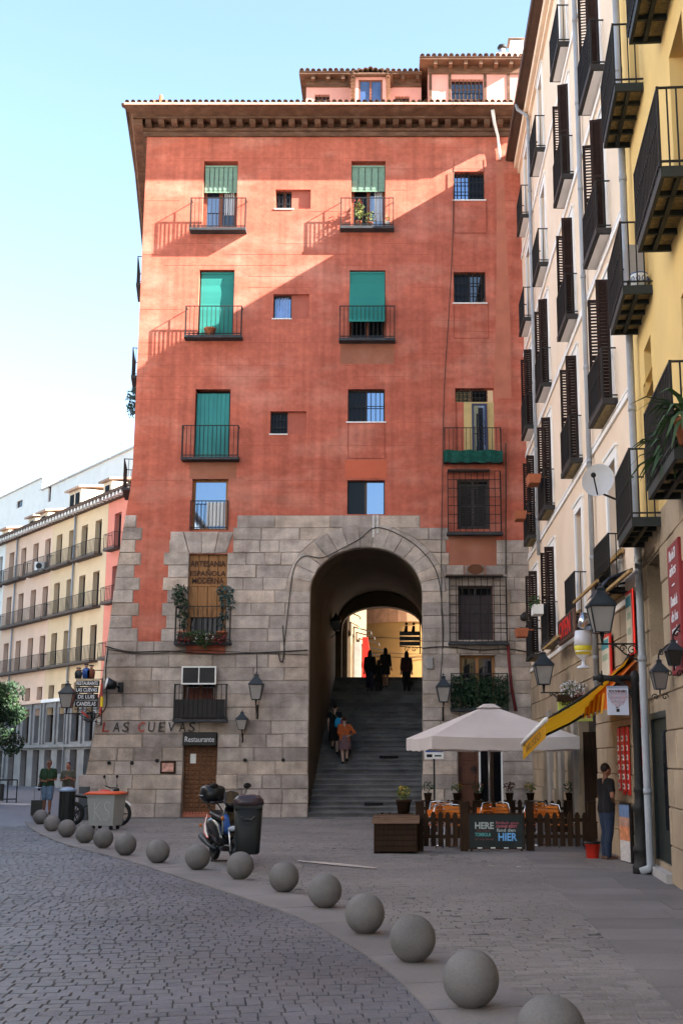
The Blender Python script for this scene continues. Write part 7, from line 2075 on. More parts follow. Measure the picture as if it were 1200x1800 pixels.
for u in (737, 815, 931, 1040): MB().box((fx(u) - .075, FY - .05, 0), (fx(u) + .075, FY + .09, .93)).box((fx(u) - .09, FY - .065, .93), (fx(u) + .09, FY + .105, .96)).build('post', M_DKWOOD, t)
t = thing('picket_fence', 'darker picket fence at the back of the terrace before the doors', 'fence', (fx(760, 30), 30, 0))
for i in range(26):
    x = fx(742, 30) + i * .155; picket(x, 30, .82 + random.uniform(-.02, .02))
for z in (.3, .6): MB().box((fx(738, 30), 30.013, z), (4.2, 30.045, z + .07)).build('rail', M_DKWOOD, t)
BP = [fx(u, 30) for u in (752, 803, 840, 896, 933, 1002)]
for x in BP: MB().box((x - .07, 29.95, 0), (x + .07, 30.09, .80)).box((x - .14, 29.87, .80), (x + .14, 30.15, .83)).build('post', M_DKWOOD, t)
t = thing('wooden_chest', 'wooden chest with overhanging slatted lid at the fence corner', 'chest')
b = MB()
for i in range(5): b.cbox((-.43, .0, .03 + i * .108), (.43, .03, .03 + (i + 1) * .108 - .008), .006, T=lambda p: Vector((p[0], -p[1] - .28, p[2])))
b.box((-.43, -.28, .02), (.43, .30, .57)); b.build('body', M_DKWOOD, t)
for i in range(5): MB().box((-.47, -.36 + i * .145, .57 + .028 * i), (.47, -.36 + i * .145 + .138, .60 + .028 * i)).build('lid_slat', mat('sun_bleached_wood', (.17, .10, .065), .8, .25, 4, (1, 6, 6), .2, rand=.15), t)
b = MB()
for x in (-.40, .40): b.box((x - .03, -.30, 0), (x + .03, .28, .05))
b.build('foot', M_DKWOOD, t)
c = G(694, 1500); place(t, (c.x + .02, c.y + .32, 0), radians(-2), .98)
CH0 = Vector((c.x, c.y + .32, 0))
pot_plant('flower_pot', 'square wooden pot of yellow and red flowers behind the chest', 'flower pot', (0, 0, 0), n=170, spread=.17, rise=.14, pot=.17, h=.30, mp=M_DKWOOD, ml=M_LEAFY, mflower=M_FLY, seed=15, size=.07)
fp = [o for o in bpy.data.objects if o.name == 'flower_pot'][0]
c = on_y(709, 1430, 27.6); st_ = thing('plant_stand', 'low wooden stand under the flower pot behind the chest', 'stand', (c.x, 27.6, 0)); zt_ = max(.2, c.z)
MB().box((c.x - .2, 27.4, zt_ - .05), (c.x + .2, 27.8, zt_)).build('top', M_DKWOOD, st_)
for sx in (-1, 1):
    for sy in (-1, 1): MB().box((c.x + sx * .17 - .02, 27.6 + sy * .17 - .02, 0), (c.x + sx * .17 + .02, 27.6 + sy * .17 + .02, zt_ - .05)).build('leg', M_DKWOOD, st_)
fp.location = (c.x, 27.6, zt_)
c2 = on_y(678, 1430, 27.6)
t = thing('wooden_trough', 'short dark slatted wooden trough beside the flower pot stand', 'trough', (c2.x, 27.6, 0))
for i in range(5): MB().box((c2.x - .2 + i * .082, 27.5, 0), (c2.x - .2 + i * .082 + .07, 27.53, .62 + .02 * (i % 2))).build('slat', M_DKWOOD, t)
MB().box((c2.x - .2, 27.54, .05), (c2.x + .21, 27.8, .52)).build('box', M_DKWOOD, t)
for x, lab, kw in zip(BP, ('dark leafy pot on the back fence post nearest the arch', 'pot of yellow flowers on the second back fence post', 'pot of red flowers on the third back fence post', 'bare brownish potted stems on the fourth back fence post', 'yellow green potted plant on the fifth back fence post', 'dark green potted plant on the back fence post by the black doorway'),
                      (dict(ml=M_LEAFD), dict(ml=M_LEAF, mflower=M_FLY), dict(ml=M_LEAF, mflower=M_FLR), dict(ml=mat('dry_leaf', (.09, .045, .03), .8)), dict(ml=M_LEAFY, mflower=M_FLY), dict(ml=M_LEAFD))):
    pot_plant('potted_plant', lab, 'potted plant', (x, 30.01, .83), n=90, spread=.15, rise=.13, pot=.10, h=.17, seed=int(x * 100) % 97, size=.07, mp=M_DKWOOD, **kw)
# chalkboard
t = thing('chalkboard', 'black chalkboard sign with coloured chalk words fixed on the fence', 'chalkboard', (fx(870), FY - .1, .1))
TK = Frame((0, FY - .06, 0), (1, 0, 0), (0, -1, 0)); r = TK.rect(824, 1432, 919, 1490)
MB().box((r[0], .0, r[1]), (r[2], .03, r[3]), TK).build('board', mat('slate_board', (.018, .024, .022), .6, .2, 3), t)
b = MB()
for q in ((r[0] - .03, r[1] - .03, r[0], r[3] + .03), (r[2], r[1] - .03, r[2] + .03, r[3] + .03), (r[0], r[3], r[2], r[3] + .03), (r[0], r[1] - .03, r[2], r[1])): b.box((q[0], .0, q[1]), (q[2], .045, q[3]), TK)
for x in (r[0] + .02, r[2] - .06): b.box((x, .0, .0), (x + .04, .03, r[1] - .03), TK)
b.build('frame', M_DKWOOD, t)
b = MB()
def ck(s_, u0, u1, v0, v1, m, off=.02):
    q = TK.rect(u0, v0, u1, v1); text_mb(b, s_, TK(((q[0] + q[2]) / 2, .033, (q[1] + q[3]) / 2)), (1, 0, 0), (0, 0, 1), TK.n, q[2] - q[0], q[3] - q[1], .001, m, off=off)
c_w = mat('chalk_grey', (.36, .40, .38), .9); c_p = mat('chalk_pink', (.45, .12, .15), .9); c_t = mat('chalk_teal', (.12, .38, .36), .9); c_b = mat('chalk_blue', (.16, .40, .72), .9); c_d = mat('chalk_dull_red', (.16, .06, .06), .9)
ck('HERE', 834, 867, 1445, 1457, c_w, .03); ck('the best', 836, 861, 1458, 1462, c_d); ck('TOMBOLA', 834, 862, 1463.5, 1470, c_t, .03); ck('all day food', 834, 866, 1473, 1477.5, c_d)
ck('Einfach ganz', 871, 911, 1444, 1449.5, c_p, .0); ck('OHNE REST', 871, 908, 1450, 1455, c_p, .02); ck('fand den', 872, 905, 1456, 1462, c_w); ck('HIER', 875, 908, 1464, 1478, c_b, .03)
b.build('lettering', None, t)
b = MB()
for i in range(4): b.box((r[0] + .16 + i * .26, .03, r[1] - .012), (r[0] + .25 + i * .26, .05, r[1] + .008), TK)
b.build('chalk_tray', M_WHITE, t)
# tables and chairs
def cafe_table():
    t = thing('cafe_table', 'cafe table', 'table'); b = MB().use(M_ORPL, True); b.lathe([(0, .735), (.36, .735), (.375, .72), (.36, .705), (0, .705)], n=24); b.build('table_top', None, t)
    b = MB().use(M_ORANGE); n = 24; vs = []
    for i in range(n + 1):
        a = 2 * pi * i / n; r_ = .378 + .012 * sin(5 * a); vs += [Vector((.377 * cos(a), .377 * sin(a), .736)), Vector((r_ * cos(a), r_ * sin(a), .60 + .015 * sin(7 * a)))]
    b.add(vs, [(2 * i, 2 * i + 1, 2 * i + 3, 2 * i + 2) for i in range(n)]); b.build('tablecloth', None, t)
    b = MB().use(M_CHROME, True); b.tube([(0, 0, .705), (0, 0, .05)], .03, 10); b.build('column', None, t)
    b = MB().use(M_CHROME, True); b.lathe([(.24, 0), (.24, .02), (.05, .05)], n=18); b.build('base', None, t); return t
def cafe_chair():
    t = thing('cafe_chair', 'cafe chair', 'chair')
    for sx in (-1, 1):
        MB().use(M_CHROME, True).tube([(sx * .22, -.22, 0), (sx * .22, -.20, .45), (sx * .24, .18, .66), (sx * .22, .22, .86)], .013, 8).build('side_frame', None, t)
        MB().use(M_CHROME, True).tube([(sx * .22, .24, 0), (sx * .22, .16, .45)], .013, 8).build('leg', None, t)
    MB().use(M_CHROME, True).tube([(-.22, .22, .86), (0, .25, .88), (.22, .22, .86)], .013, 8).build('top_rail', None, t)
    b = MB()
    for i in range(6): b.box((-.21, -.20 + i * .068, .445), (.21, -.20 + i * .068 + .05, .46))
    b.build('seat', M_ORPL, t)
    b = MB()
    for i in range(4): b.box((-.21, .195 + i * .012, .56 + i * .075), (.21, .21 + i * .012, .615 + i * .075))
    b.build('backrest', M_ORPL, t)
    return t
tb0 = cafe_table(); ch0_ = cafe_chair()
tabs = [(fx(782, 26.6), 26.6, 'orange topped cafe table behind the pickets beside the chest'), (fx(952, 26.7), 26.7, 'orange topped cafe table behind the pickets near the doorway'), (fx(868, 27.8), 27.8, 'orange topped cafe table behind the chalkboard')]
for i, (x, y, lab) in enumerate(tabs):
    o = tb0 if i == 0 else dup(tb0); place(o, (x, y, 0)); o['label'] = lab; o['group'] = 'cafe tables on the terrace'
chs = [(fx(757, 26.2), 26.1, 60, 'steel and orange chair at the fence end next to the chest'), (fx(805, 26.0), 26.0, -40, 'steel and orange chair behind the first fence post'), (fx(772, 27.4), 27.5, 170, 'steel and orange chair behind the table beside the chest'),
       (fx(918, 26.2), 26.1, 50, 'steel and orange chair by the second fence post'), (fx(985, 26.2), 26.1, -60, 'steel and orange chair at the end nearest the red bucket'), (fx(945, 27.6), 27.6, 185, 'steel and orange chair behind the table near the doorway'),
       (fx(840, 27.2), 27.2, 60, 'steel and orange chair behind the board, arch side'), (fx(897, 27.3), 27.2, -60, 'steel and orange chair behind the board, doorway side')]
for i, (x, y, a, lab) in enumerate(chs):
    o = ch0_ if i == 0 else dup(ch0_); place(o, (x, y, 0), radians(a + 180)); o['label'] = lab; o['group'] = 'chairs on the terrace'
# bright parasol
t = thing('parasol', 'large pale square parasol open over the cafe terrace', 'parasol')
b = MB().use(M_CANVAS); HS = 1.66
cor = [Vector((sx * HS, sy * HS, 2.28)) for sx, sy in ((-1, -1), (1, -1), (1, 1), (-1, 1))]
pk_ = [Vector((sx * .16, sy * .16, 2.96)) for sx, sy in ((-1, -1), (1, -1), (1, 1), (-1, 1))]
for i in range(4):
    A, B_ = cor[i], cor[(i + 1) % 4]; C_, D_ = pk_[i], pk_[(i + 1) % 4]; n = 8; vs = []
    for j in range(n + 1):
        for k in range(n + 1):
            s_, q = k / n, j / n
            p = (A * (1 - s_) + B_ * s_) * (1 - q) + (C_ * (1 - s_) + D_ * s_) * q
            p.z -= .10 * sin(pi * s_) * (1 - q) * (.4 + q) + .05 * sin(pi * q) * sin(pi * s_); vs.append(p)
    b.add(vs, [(j * (n + 1) + k, j * (n + 1) + k + 1, (j + 1) * (n + 1) + k + 1, (j + 1) * (n + 1) + k) for j in range(n) for k in range(n)])
cn = b.build('canopy', None, t, smooth=True)
b = MB().use(M_CANVAS)
for i in range(4):
    A, B_ = cor[i], cor[(i + 1) % 4]; n = 12; vs = []
    nn = (A + B_).normalized(); nn.z = 0
    for k in range(n + 1):
        s_ = k / n; p = A * (1 - s_) + B_ * s_; p.z -= .10 * sin(pi * s_) * .4
        vs += [p, p + Vector((0, 0, -.27 - .012 * sin(k * 2.2))) + nn * (.02 * sin(k * 1.9))]
    b.add(vs, [(2 * k, 2 * k + 1, 2 * k + 3, 2 * k + 2) for k in range(n)])
b.build('valance', None, t, smooth=True)
b = MB().use(M_CANVAS); b.loft([[Vector((sx * .24, sy * .24, 2.96)) for sx, sy in ((-1, -1), (1, -1), (1, 1), (-1, 1))], [Vector((sx * .10, sy * .10, 3.05)) for sx, sy in ((-1, -1), (1, -1), (1, 1), (-1, 1))]]); b.build('vent_cap', None, t)
for c_ in cor: MB().use(M_CHROME).tube([(0, 0, 2.9), tuple(c_ * .99 + Vector((0, 0, -.03)))], .016, 5).build('rib', None, t)
MB().use(M_CHROME, True).tube([(0, 0, 0.05), (0, 0, 3.04)], .03, 10).build('pole', None, t)
MB().use(M_PALEST).box((-.3, -.3, 0), (.3, .3, .08)).build('base', None, t)
c = on_y(864, 1300, 29); place(t, (c.x - .08, 28.9, 0), radians(9))
# street name plate on a pole
t = thing('street_sign', 'small blue and white plate on a thin pole beneath the parasol edge', 'sign', (on_y(761, 1400, 33).x, 33, 0))
Tn = Frame((0, 33, 0), (1, 0, 0), (0, -1, 0)); r = Tn.rect(746, 1315, 779, 1334); x = (r[0] + r[2]) / 2
MB().box((r[0], 0, r[1]), (r[2], .02, r[3]), Tn).build('plate', M_WHITE, t)
b = MB().use(M_BLUE); b.box((r[0] + .02, .02, r[1] + (r[3] - r[1]) * .62), (r[2] - .02, .023, r[3] - .02), Tn); b.use(M_SIGNBLK).box((r[0] + .05, .02, r[1] + .04), (r[0] + .2, .023, r[1] + .12), Tn).box((r[0] + .26, .02, r[1] + .06), (r[2] - .06, .023, r[1] + .10), Tn); b.build('print', None, t)
MB().use(M_IRON, True).tube([(x, 33.03, 0), (x, 33.03, r[3])], .025, 8).build('pole', None, t)

# ---- right side: cast iron post, souvenirs, awning, bucket, boards
c = G(1137, 1537); LP = Vector((c.x - .06, c.y + .1, 0))
t = thing('iron_post', 'fluted cast iron post with a bracket arm holding the souvenirs sign', 'post', LP)
b = MB(); b.smooth = True
b.lathe([(.15, 0), (.15, .12), (.12, .15), (.12, .32), (.135, .34), (.135, .40), (.10, .44), (.095, .95), (.11, .97), (.11, 1.05), (.08, 1.1), (.075, 1.25), (.09, 1.27), (.085, 1.32), (.07, 1.36), (.062, 3.0), (.08, 3.02), (.08, 3.12), (.05, 3.18), (0, 3.2)], LP, 16); b.build('column', None if b.mats else M_IRON, t)
za = on_y(1100, 1192, LP.y).z; xa = on_y(1046, 1192, LP.y).x
b = MB(); b.smooth = True; b.tube([(LP.x, LP.y, za), (xa + .25, LP.y, za), (xa + .12, LP.y, za)], [.05, .04, .055], 8)
b.tube([(xa + .12, LP.y, za), (xa + .06, LP.y, za), (xa, LP.y, za), (xa - .04, LP.y, za)], [.055, .07, .03, .045], 8); b.tube([(xa + .1, LP.y, za - .12), (xa + .1, LP.y, za + .12)], [.02, .012], 6)
b.tube([(LP.x - .42 * (1 - cos(q * pi / 20)) * 1.0, LP.y, za - .52 + .5 * sin(q * pi / 20)) for q in range(11)], .03, 6)
b.build('arm', M_IRON, t)
t = thing('souvenir_sign', 'white hanging sign with a patterned red heart under the iron arm', 'sign')
Tsv = Frame((0, LP.y - .02, 0), (1, 0, 0), (0, -1, 0)); r = Tsv.rect(1066, 1206, 1103, 1257); t.location = Tsv(((r[0] + r[2]) / 2, 0, r[1])); WL[t.name] = t.location.copy()
MB().box((r[0], 0, r[1]), (r[2], .035, r[3]), Tsv).build('panel', mat('sign_white', (.55, .57, .66), .5, .04), t)
b = MB().use(mat('bluegrey_strip', (.30, .33, .42), .5)); b.box((r[0], .035, r[3] - .04), (r[2], .037, r[3] - .0), Tsv)
text_mb(b, 'SOUVENIRS', Tsv(((r[0] + r[2]) / 2, .038, r[3] - .085)), (1, 0, 0), (0, 0, 1), Tsv.n, (r[2] - r[0]) * .86, .045, .001, M_SIGNBLK, off=.02)
m_h = [mat('heart_red', (.42, .02, .03), .6), mat('heart_pink', (.42, .10, .12), .6), mat('heart_grey', (.10, .10, .13), .6)]
cx_, cz_ = (r[0] + r[2]) / 2, (r[1] + r[3]) / 2 + .01; k_ = (r[2] - r[0]) * .40
hr = random.Random(3)
for i in range(15):
    for j in range(15):
        X = -1.15 + 2.3 * (i + .5) / 15; Z = -1.2 + 2.35 * (j + .5) / 15
        if (X * X + Z * Z - 1) ** 3 - X * X * Z ** 3 < 0:
            b.use(hr.choice(m_h)); b.box((cx_ + (X - .06) * k_, .035, cz_ + (Z - .035) * k_), (cx_ + (X + .06) * k_, .038, cz_ + (Z + .035) * k_), Tsv)
b.use(M_SIGNBLK); b.box((cx_ - .03, .035, r[1] + .05), (cx_ + .02, .038, r[1] + .10), Tsv).box((cx_ - .04, .035, r[1] + .115), (cx_ - .0, .038, r[1] + .125), Tsv)
b.build('print', None, t)
b = MB().use(M_IRON)
for x in (r[0] + .05, r[2] - .05): b.tube([(x, LP.y, r[3]), (x, LP.y, za - .02)], .006, 4)
b.build('hanger', None, t)
# awning: a sheet rolled out from the cream wall
t = thing('folding_awning', 'yellow folding awning with lettered valance stretched out from the cream house', 'awning')
W0 = on_y(1109, 1151, 21.5); W1 = Vector((TC((3.6, 0, 0)).x - .05, 24.4, W0.z - .5)); F0 = on_y(958, 1266, 21.9); F1 = on_y(918, 1309, 24.6)
t.location = W0; WL[t.name] = W0.copy()
b = MB().use(M_AWN); n = 10; vs = []
for j in range(n + 1):
    for k in range(n + 1):
        q, s_ = j / n, k / n
        p = (W0 * (1 - s_) + W1 * s_) * (1 - q) + (F0 * (1 - s_) + F1 * s_) * q; p.z -= .13 * sin(pi * q) + .02 * sin(pi * s_); vs.append(p)
b.add(vs, [(j * (n + 1) + k, j * (n + 1) + k + 1, (j + 1) * (n + 1) + k + 1, (j + 1) * (n + 1) + k) for j in range(n) for k in range(n)]); b.build('cloth', None, t, smooth=True)
dF = (F1 - F0); drop = Vector((0, 0, -.30))
MB().use(M_AWN).add([F0, F1, F1 + drop, F0 + drop], [(0, 1, 2, 3)]).build('valance', None, t)
b = MB(); text_mb(b, 'MUSEO', (F0 + F1) / 2 + drop * .55 + Vector((-.012, -.005, 0)), -dF, (0, 0, 1), Vector((-1, -.02, 0)), dF.length * .62, .14, .001, mat('awning_print', (.30, .14, .01), .8), off=.01); b.build('lettering', None, t)
MB().use(M_TRIM, True).tube([F0 + Vector((0, -.08, 0.01)), F1 + Vector((0, .08, .01))], .045, 8).build('front_bar', None, t)
b = MB().use(M_IRON); b.tube([W0 + Vector((0, .3, -.15)), (W0 + F0) / 2 + Vector((0, .5, -.12)), F0 + Vector((0, .3, -.02))], .025, 6); b.tube([W1 + Vector((0, -.3, -.15)), (W1 + F1) / 2 + Vector((0, -.5, -.12)), F1 + Vector((0, -.3, -.02))], .025, 6); b.tube([W0, W1], .06, 8); b.build('arm', None, t)
# orange goods hanging below the awning on the shop wall
t = thing('orange_curtain', 'orange cloth panel hanging on the shop wall under the yellow awning', 'cloth', TC((1.4, .1, 2.5)))
b = MB().use(M_ORANGE); n = 14; vs = []
for i in range(n + 1):
    a = .15 + 2.6 * i / n
    vs += [TC((a, .06, 3.45)), TC((a, .55 + .03 * sin(i * 1.8), 2.95)), TC((a, .6 + .03 * sin(i * 1.8), 2.62))]
b.add(vs, [(3 * i + k, 3 * i + 3 + k, 3 * i + 4 + k, 3 * i + 1 + k) for i in range(n) for k in range(2)]); b.build('panel', None, t)
for i in range(5): MB().use(M_AWN).add([TC((.3 + i * .5, .61, 2.9)), TC((.55 + i * .5, .61, 2.9)), TC((.55 + i * .5, .66, 2.55)), TC((.3 + i * .5, .66, 2.55))], [(0, 1, 2, 3)]).build('yellow_stripe', None, t)
# rack of red and white souvenirs
t = thing('souvenir_rack', 'hanging strips of red and white souvenir cloths on the shop wall', 'souvenirs', TC((1.8, .1, 1.1)))
rr = random.Random(14)
for i in range(4):
    b = MB(); a = 1.25 + i * .25
    b.use(M_REDSIGN).box((a, .05 + .03 * (i % 2), 1.15 + .06 * (i % 2)), (a + .21, .075 + .03 * (i % 2), 2.35), TC)
    for j in range(6):
        z = 1.25 + j * .17
        b.use(M_WHITE).box((a + .04, .075 + .03 * (i % 2), z), (a + .15, .085 + .03 * (i % 2), z + .10), TC); b.use(mat('dark_red_dot', (.25, .02, .03), .7)).box((a + .075, .085 + .03 * (i % 2), z + .03), (a + .115, .09 + .03 * (i % 2), z + .07), TC)
    b.build('cloth_strip', None, t)
MB().use(M_IRON).tube([TC((1.2, .05, 2.36)), TC((2.3, .05, 2.36))], .02, 6).build('rail', None, t)
# bucket
t = thing('bucket', 'red plastic bucket with a black rim on the pavement behind the standing woman', 'bucket')
b = MB().use(M_REDPL, True); b.lathe([(.10, 0), (.11, .01), (.145, .27), (.15, .27), (.15, .285), (.138, .285), (.10, .03), (0, .03)], n=20); b.build('body', None, t)
MB().use(M_BLACK, True).lathe([(.151, .265), (.155, .27), (.155, .30), (.13, .30), (.12, .27)], n=20).tube([(-.15, 0, .28), (-.14, .05, .18), (0, .16, .12), (.14, .05, .18), (.15, 0, .28)], .006, 5).build('rim', None, t)
c = G(1041, 1509); place(t, (c.x, c.y, 0), .4)
# standing picture board and wall cases
t = thing('picture_board', 'narrow standing board with coloured pictures leaning at the stone pier', 'board', (0, 0, 0))
b = MB().use(M_SIGNBLK); b.box((-.02, -.3, 0), (.02, .3, 1.02)); b.build('frame', None, t)
b = MB()
for z0, z1, m in ((.03, .38, mat('print_white', (.55, .5, .48), .6, .25, 14)), (.38, .62, mat('print_orange', (.55, .2, .09), .6, .4, 10)), (.62, .78, mat('print_tan', (.4, .22, .16), .6, .4, 10)), (.78, .99, mat('print_blue', (.13, .2, .35), .6, .3, 10))): b.use(m).box((-.026, -.28, z0), (-.0205, .28, z1))
b.build('picture', None, t); c = G(1104, 1519); place(t, (c.x + .02, c.y + .25, 0), radians(7))

# ================================================================ people
def remeshed(tubes, balls_, vox, smooth=2):
    b = MB()
    for pts, rad in tubes: 
        b.tube(pts, rad, 10)
        for p, r in zip(pts, rad if isinstance(rad, (list, tuple)) else [rad] * len(pts)): b.ball(p, r * 1.0, 10, 8)
    for c, r in balls_: b.ball(c, r, 14, 10)
    me = bpy.data.meshes.new('form'); me.from_pydata([tuple(v) for v in b.v], [], b.f)
    o = bpy.data.objects.new('form', me); COL.objects.link(o)
    m = o.modifiers.new('r', 'REMESH'); m.mode = 'VOXEL'; m.voxel_size = vox
    s = o.modifiers.new('s', 'SMOOTH'); s.iterations = smooth; s.factor = .5
    dg = bpy.context.evaluated_depsgraph_get()
    r = bpy.data.meshes.new_from_object(o.evaluated_get(dg))
    out = ([tuple(v.co) for v in r.vertices], [tuple(p.vertices) for p in r.polygons])
    bpy.data.objects.remove(o); bpy.data.meshes.remove(me); bpy.data.meshes.remove(r)
    return out
def person(label, h, skin, top, bottom, hair, shoes, arms=None, legs=None, sleeve=.35, bottom_kind='trousers', long_hair=0.0, head_turn=(0, 0), group=None, w_=1.0, hem=.27, sleeve_l=None, glasses=False, top_hem=.52, neck=.0, bust=0.0):
    """unit figure facing -Y, scaled to h metres; arms/legs: (joint, end) for the +x and -x side"""
    t = thing('person', label, 'person', (0, 0, 0), group)
    S_ = lambda p: Vector((p[0] * h, p[1] * h, p[2] * h))
    vox = .0085 * h
    arms = arms or {1: ((.125, .01, .635), (.135, -.02, .495)), -1: ((-.125, .01, .635), (-.135, -.02, .495))}
    legs = legs or {1: ((.05, -.012, .28), (.052, .012, .045)), -1: ((-.05, -.012, .28), (-.052, .012, .045))}
    tubes = []; bl = []
    for s in (1, -1):
        tubes.append(([S_((s * .045 * w_, .0, .795)), S_((s * .048 * w_, -.006, .71)), S_((s * .038 * w_, -.002, .62)), S_((s * .046 * w_, .004, .53))], [.050 * h, .058 * h, .050 * h, .060 * h]))
        e, wr = arms[s]; sh = (s * .098 * w_, .0, .803)
        tubes.append(([S_(sh), S_(e), S_(wr)], [.032 * h, .024 * h, .0165 * h]))
        k, an = legs[s]; hp = (s * .05 * w_, 0, .50)
        mid = tuple((a * .62 + b_ * .38) for a, b_ in zip(k, an)); mid = (mid[0], mid[1] + .012, mid[2])
        tubes.append(([S_(hp), S_(k), S_(mid), S_(an)], [.060 * h, .036 * h, .034 * h, .021 * h]))
        tubes.append(([S_((an[0], an[1] + .01, an[2] - .018)), S_((an[0] * 1.06, an[1] - .085, an[2] - .026))], [.022 * h, .016 * h]))
        d = (Vector(wr) - Vector(e)).normalized(); pm = Vector(wr) + d * .035
        tubes.append(([S_(wr), S_(pm)], [.016 * h, .019 * h]))
        if bust: bl.append((S_((s * .042, -.05, .725)), .034 * h))
    hx, hy = head_turn
    hc = Vector((hx * .02, -.012 + hy * .02, .935))
    tubes.append(([S_((0, .008, .80)), S_((0, -.0, .885))], [.032 * h, .029 * h]))
    bl.append((S_(hc), (.044 * h, .053 * h, .064 * h))); bl.append((S_(hc + Vector((hx * .02, -.018, -.035))), (.032 * h, .034 * h, .032 * h)))
    ca, sa = cos(hx), sin(hx)
    def hp_(x, y, z): return hc + Vector((x * ca - y * sa, x * sa + y * ca, z))
    bl.append((S_(hp_(0, -.054, -.012)), (.009 * h, .013 * h, .014 * h)))
    for s in (1, -1): bl.append((S_(hp_(s * .046, .005, -.008)), (.007 * h, .012 * h, .017 * h)))
    v, f = remeshed(tubes, bl, vox)
    b = MB().use(skin, True); b.add(v, f)
    for s in (1, -1):                                     # fingers and thumb grow out of the palm
        e, wr = arms[s]; d = (Vector(wr) - Vector(e)).normalized(); pm = Vector(wr) + d * .038
        ac = d.cross(Vector((0, 1, 0)));
        if ac.length < .1: ac = d.cross(Vector((1, 0, 0)))
        ac.normalize(); cu = ac.cross(d).normalized() * (-.3)
        for i, (o_, L) in enumerate(((-.015, .040), (-.005, .046), (.005, .044), (.015, .035))):
            p0 = pm + ac * o_; p1 = p0 + d * (L * .55) + cu * .012; p2 = p1 + (d * .6 + cu * 1.2).normalized() * (L * .45)
            b.tube([S_(p0), S_(p1), S_(p2)], [.0055 * h, .005 * h, .004 * h], 6)
        b.tube([S_(Vector(wr) + d * .02 - ac * s * .015), S_(Vector(wr) + d * .038 - ac * s * .03), S_(Vector(wr) + d * .058 - ac * s * .034)], [.0065 * h, .0055 * h, .0045 * h], 6)
    body = b.build('body', None, t)
    b = MB().use(M_HAIRD, True)
    for s in (1, -1): b.ball(S_(hp_(s * .018, -.049, .004)), (.0065 * h, .004 * h, .0045 * h), 8, 6)
    b.build('eye', None, body)
    MB().use(mat('lips', (.30, .08, .07), .5), True).ball(S_(hp_(0, -.051, -.037)), (.014 * h, .005 * h, .0045 * h), 8, 6).build('mouth', None, body)
    # top
    g = .010; tubes = []; bl = []
    for s in (1, -1):
        zb = top_hem
        tubes.append(([S_((s * .045 * w_, .0, .797)), S_((s * .05 * w_, -.006, .71)), S_((s * .042 * w_, -.002, .62)), S_((s * .05 * w_, .004, zb))], [(.050 + g * .5) * h, (.060 + g) * h, (.054 + g) * h, (.060 + g) * h]))
        if bust: bl.append((S_((s * .042, -.052, .725)), .037 * h))
        sl = sleeve if not (sleeve_l is not None and s == 1) else sleeve_l
        if sl > 0:
            e, wr = [Vector(q) for q in arms[s]]; sh = Vector((s * .098 * w_, 0, .806))
            if sl <= .5: tubes.append(([S_(sh), S_(sh + (e - sh) * (sl * 2))], [.042 * h, .036 * h]))
            else: tubes.append(([S_(sh), S_(e), S_(e + (wr - e) * (sl * 2 - 1))], [.041 * h, .034 * h, .027 * h]))
    v, f = remeshed(tubes, bl, vox); MB().use(top, True).add(v, f).build('top', None, t)
    # bottom
    if bottom_kind == 'skirt':
        b = MB().use(bottom, True); rings = []
        for z, rx, ry in ((.60, .094, .066), (.53, .112, .080), (.44, .122, .092), (hem + .05, .124, .098), (hem, .125, .10)):
            rings.append([S_(((rx + .004 * sin(k * 2.1 + z * 9)) * w_ * cos(2 * pi * k / 24), (ry + .005 * cos(k * 1.7)) * sin(2 * pi * k / 24), z)) for k in range(24)])
        b.loft(rings, cap=False); b.build('skirt', None, t)
    else:
        tubes = []
        for s in (1, -1):
            k, an = [Vector(q) for q in legs[s]]; hp = Vector((s * .05 * w_, 0, .51))
            end = k if bottom_kind == 'shorts' else an
            if bottom_kind == 'shorts': tubes.append(([S_(hp), S_(k + (hp - k) * .08)], [.068 * h, .054 * h]))
            else: md = k * .62 + an * .38 + Vector((0, .012, 0)); tubes.append(([S_(hp), S_(k), S_(md), S_(an)], [.066 * h, .046 * h, .044 * h, .035 * h]))
            tubes.append(([S_((s * .046 * w_, .004, .585)), S_(hp)], [.062 * h, .067 * h]))
        v, f = remeshed(tubes, [], vox); MB().use(bottom, True).add(v, f).build('trousers' if bottom_kind != 'shorts' else 'shorts', None, t)
    # hair
    tubes = []; bl = [(S_(hc + Vector((0, .012, .018))), (.050 * h, .054 * h, .057 * h))]
    if long_hair:
        tubes.append(([S_(hc + Vector((0, .035, -.0))), S_(hc + Vector((0, .05, -.07))), S_(hc + Vector((0, .058, -.07 - long_hair)))], [.046 * h, .042 * h, .030 * h]))
        for s in (1, -1): tubes.append(([S_(hc + Vector((s * .036, .012, .0))), S_(hc + Vector((s * .045, .025, -.06 - long_hair * .6)))], [.022 * h, .016 * h]))
    v, f = remeshed(tubes, bl, vox); MB().use(hair, True).add(v, f).build('hair', None, t)
    for s in (1, -1):
        k, an = legs[s]; b = MB().use(shoes, True)
        v, f = remeshed([([S_((an[0], an[1] + .015, an[2] - .022)), S_((an[0] * 1.03, an[1] - .04, an[2] - .026)), S_((an[0] * 1.06, an[1] - .10, an[2] - .030))], [.027 * h, .025 * h, .020 * h])], [], .006 * h)
        b.add([(x, y, max(z, (an[2] - .045) * h + .002)) for x, y, z in v], f); b.build('shoe', None, t)
    if glasses:
        b = MB().use(M_SIGNBLK, True)
        for s in (1, -1): b.ball(S_(hp_(s * .019, -.051, .006)), (.016 * h, .006 * h, .011 * h), 10, 6); b.tube([S_(hp_(s * .034, -.046, .008)), S_(hp_(s * .047, .0, .006))], .003 * h, 4)
        b.build('sunglasses', None, t)
    return t
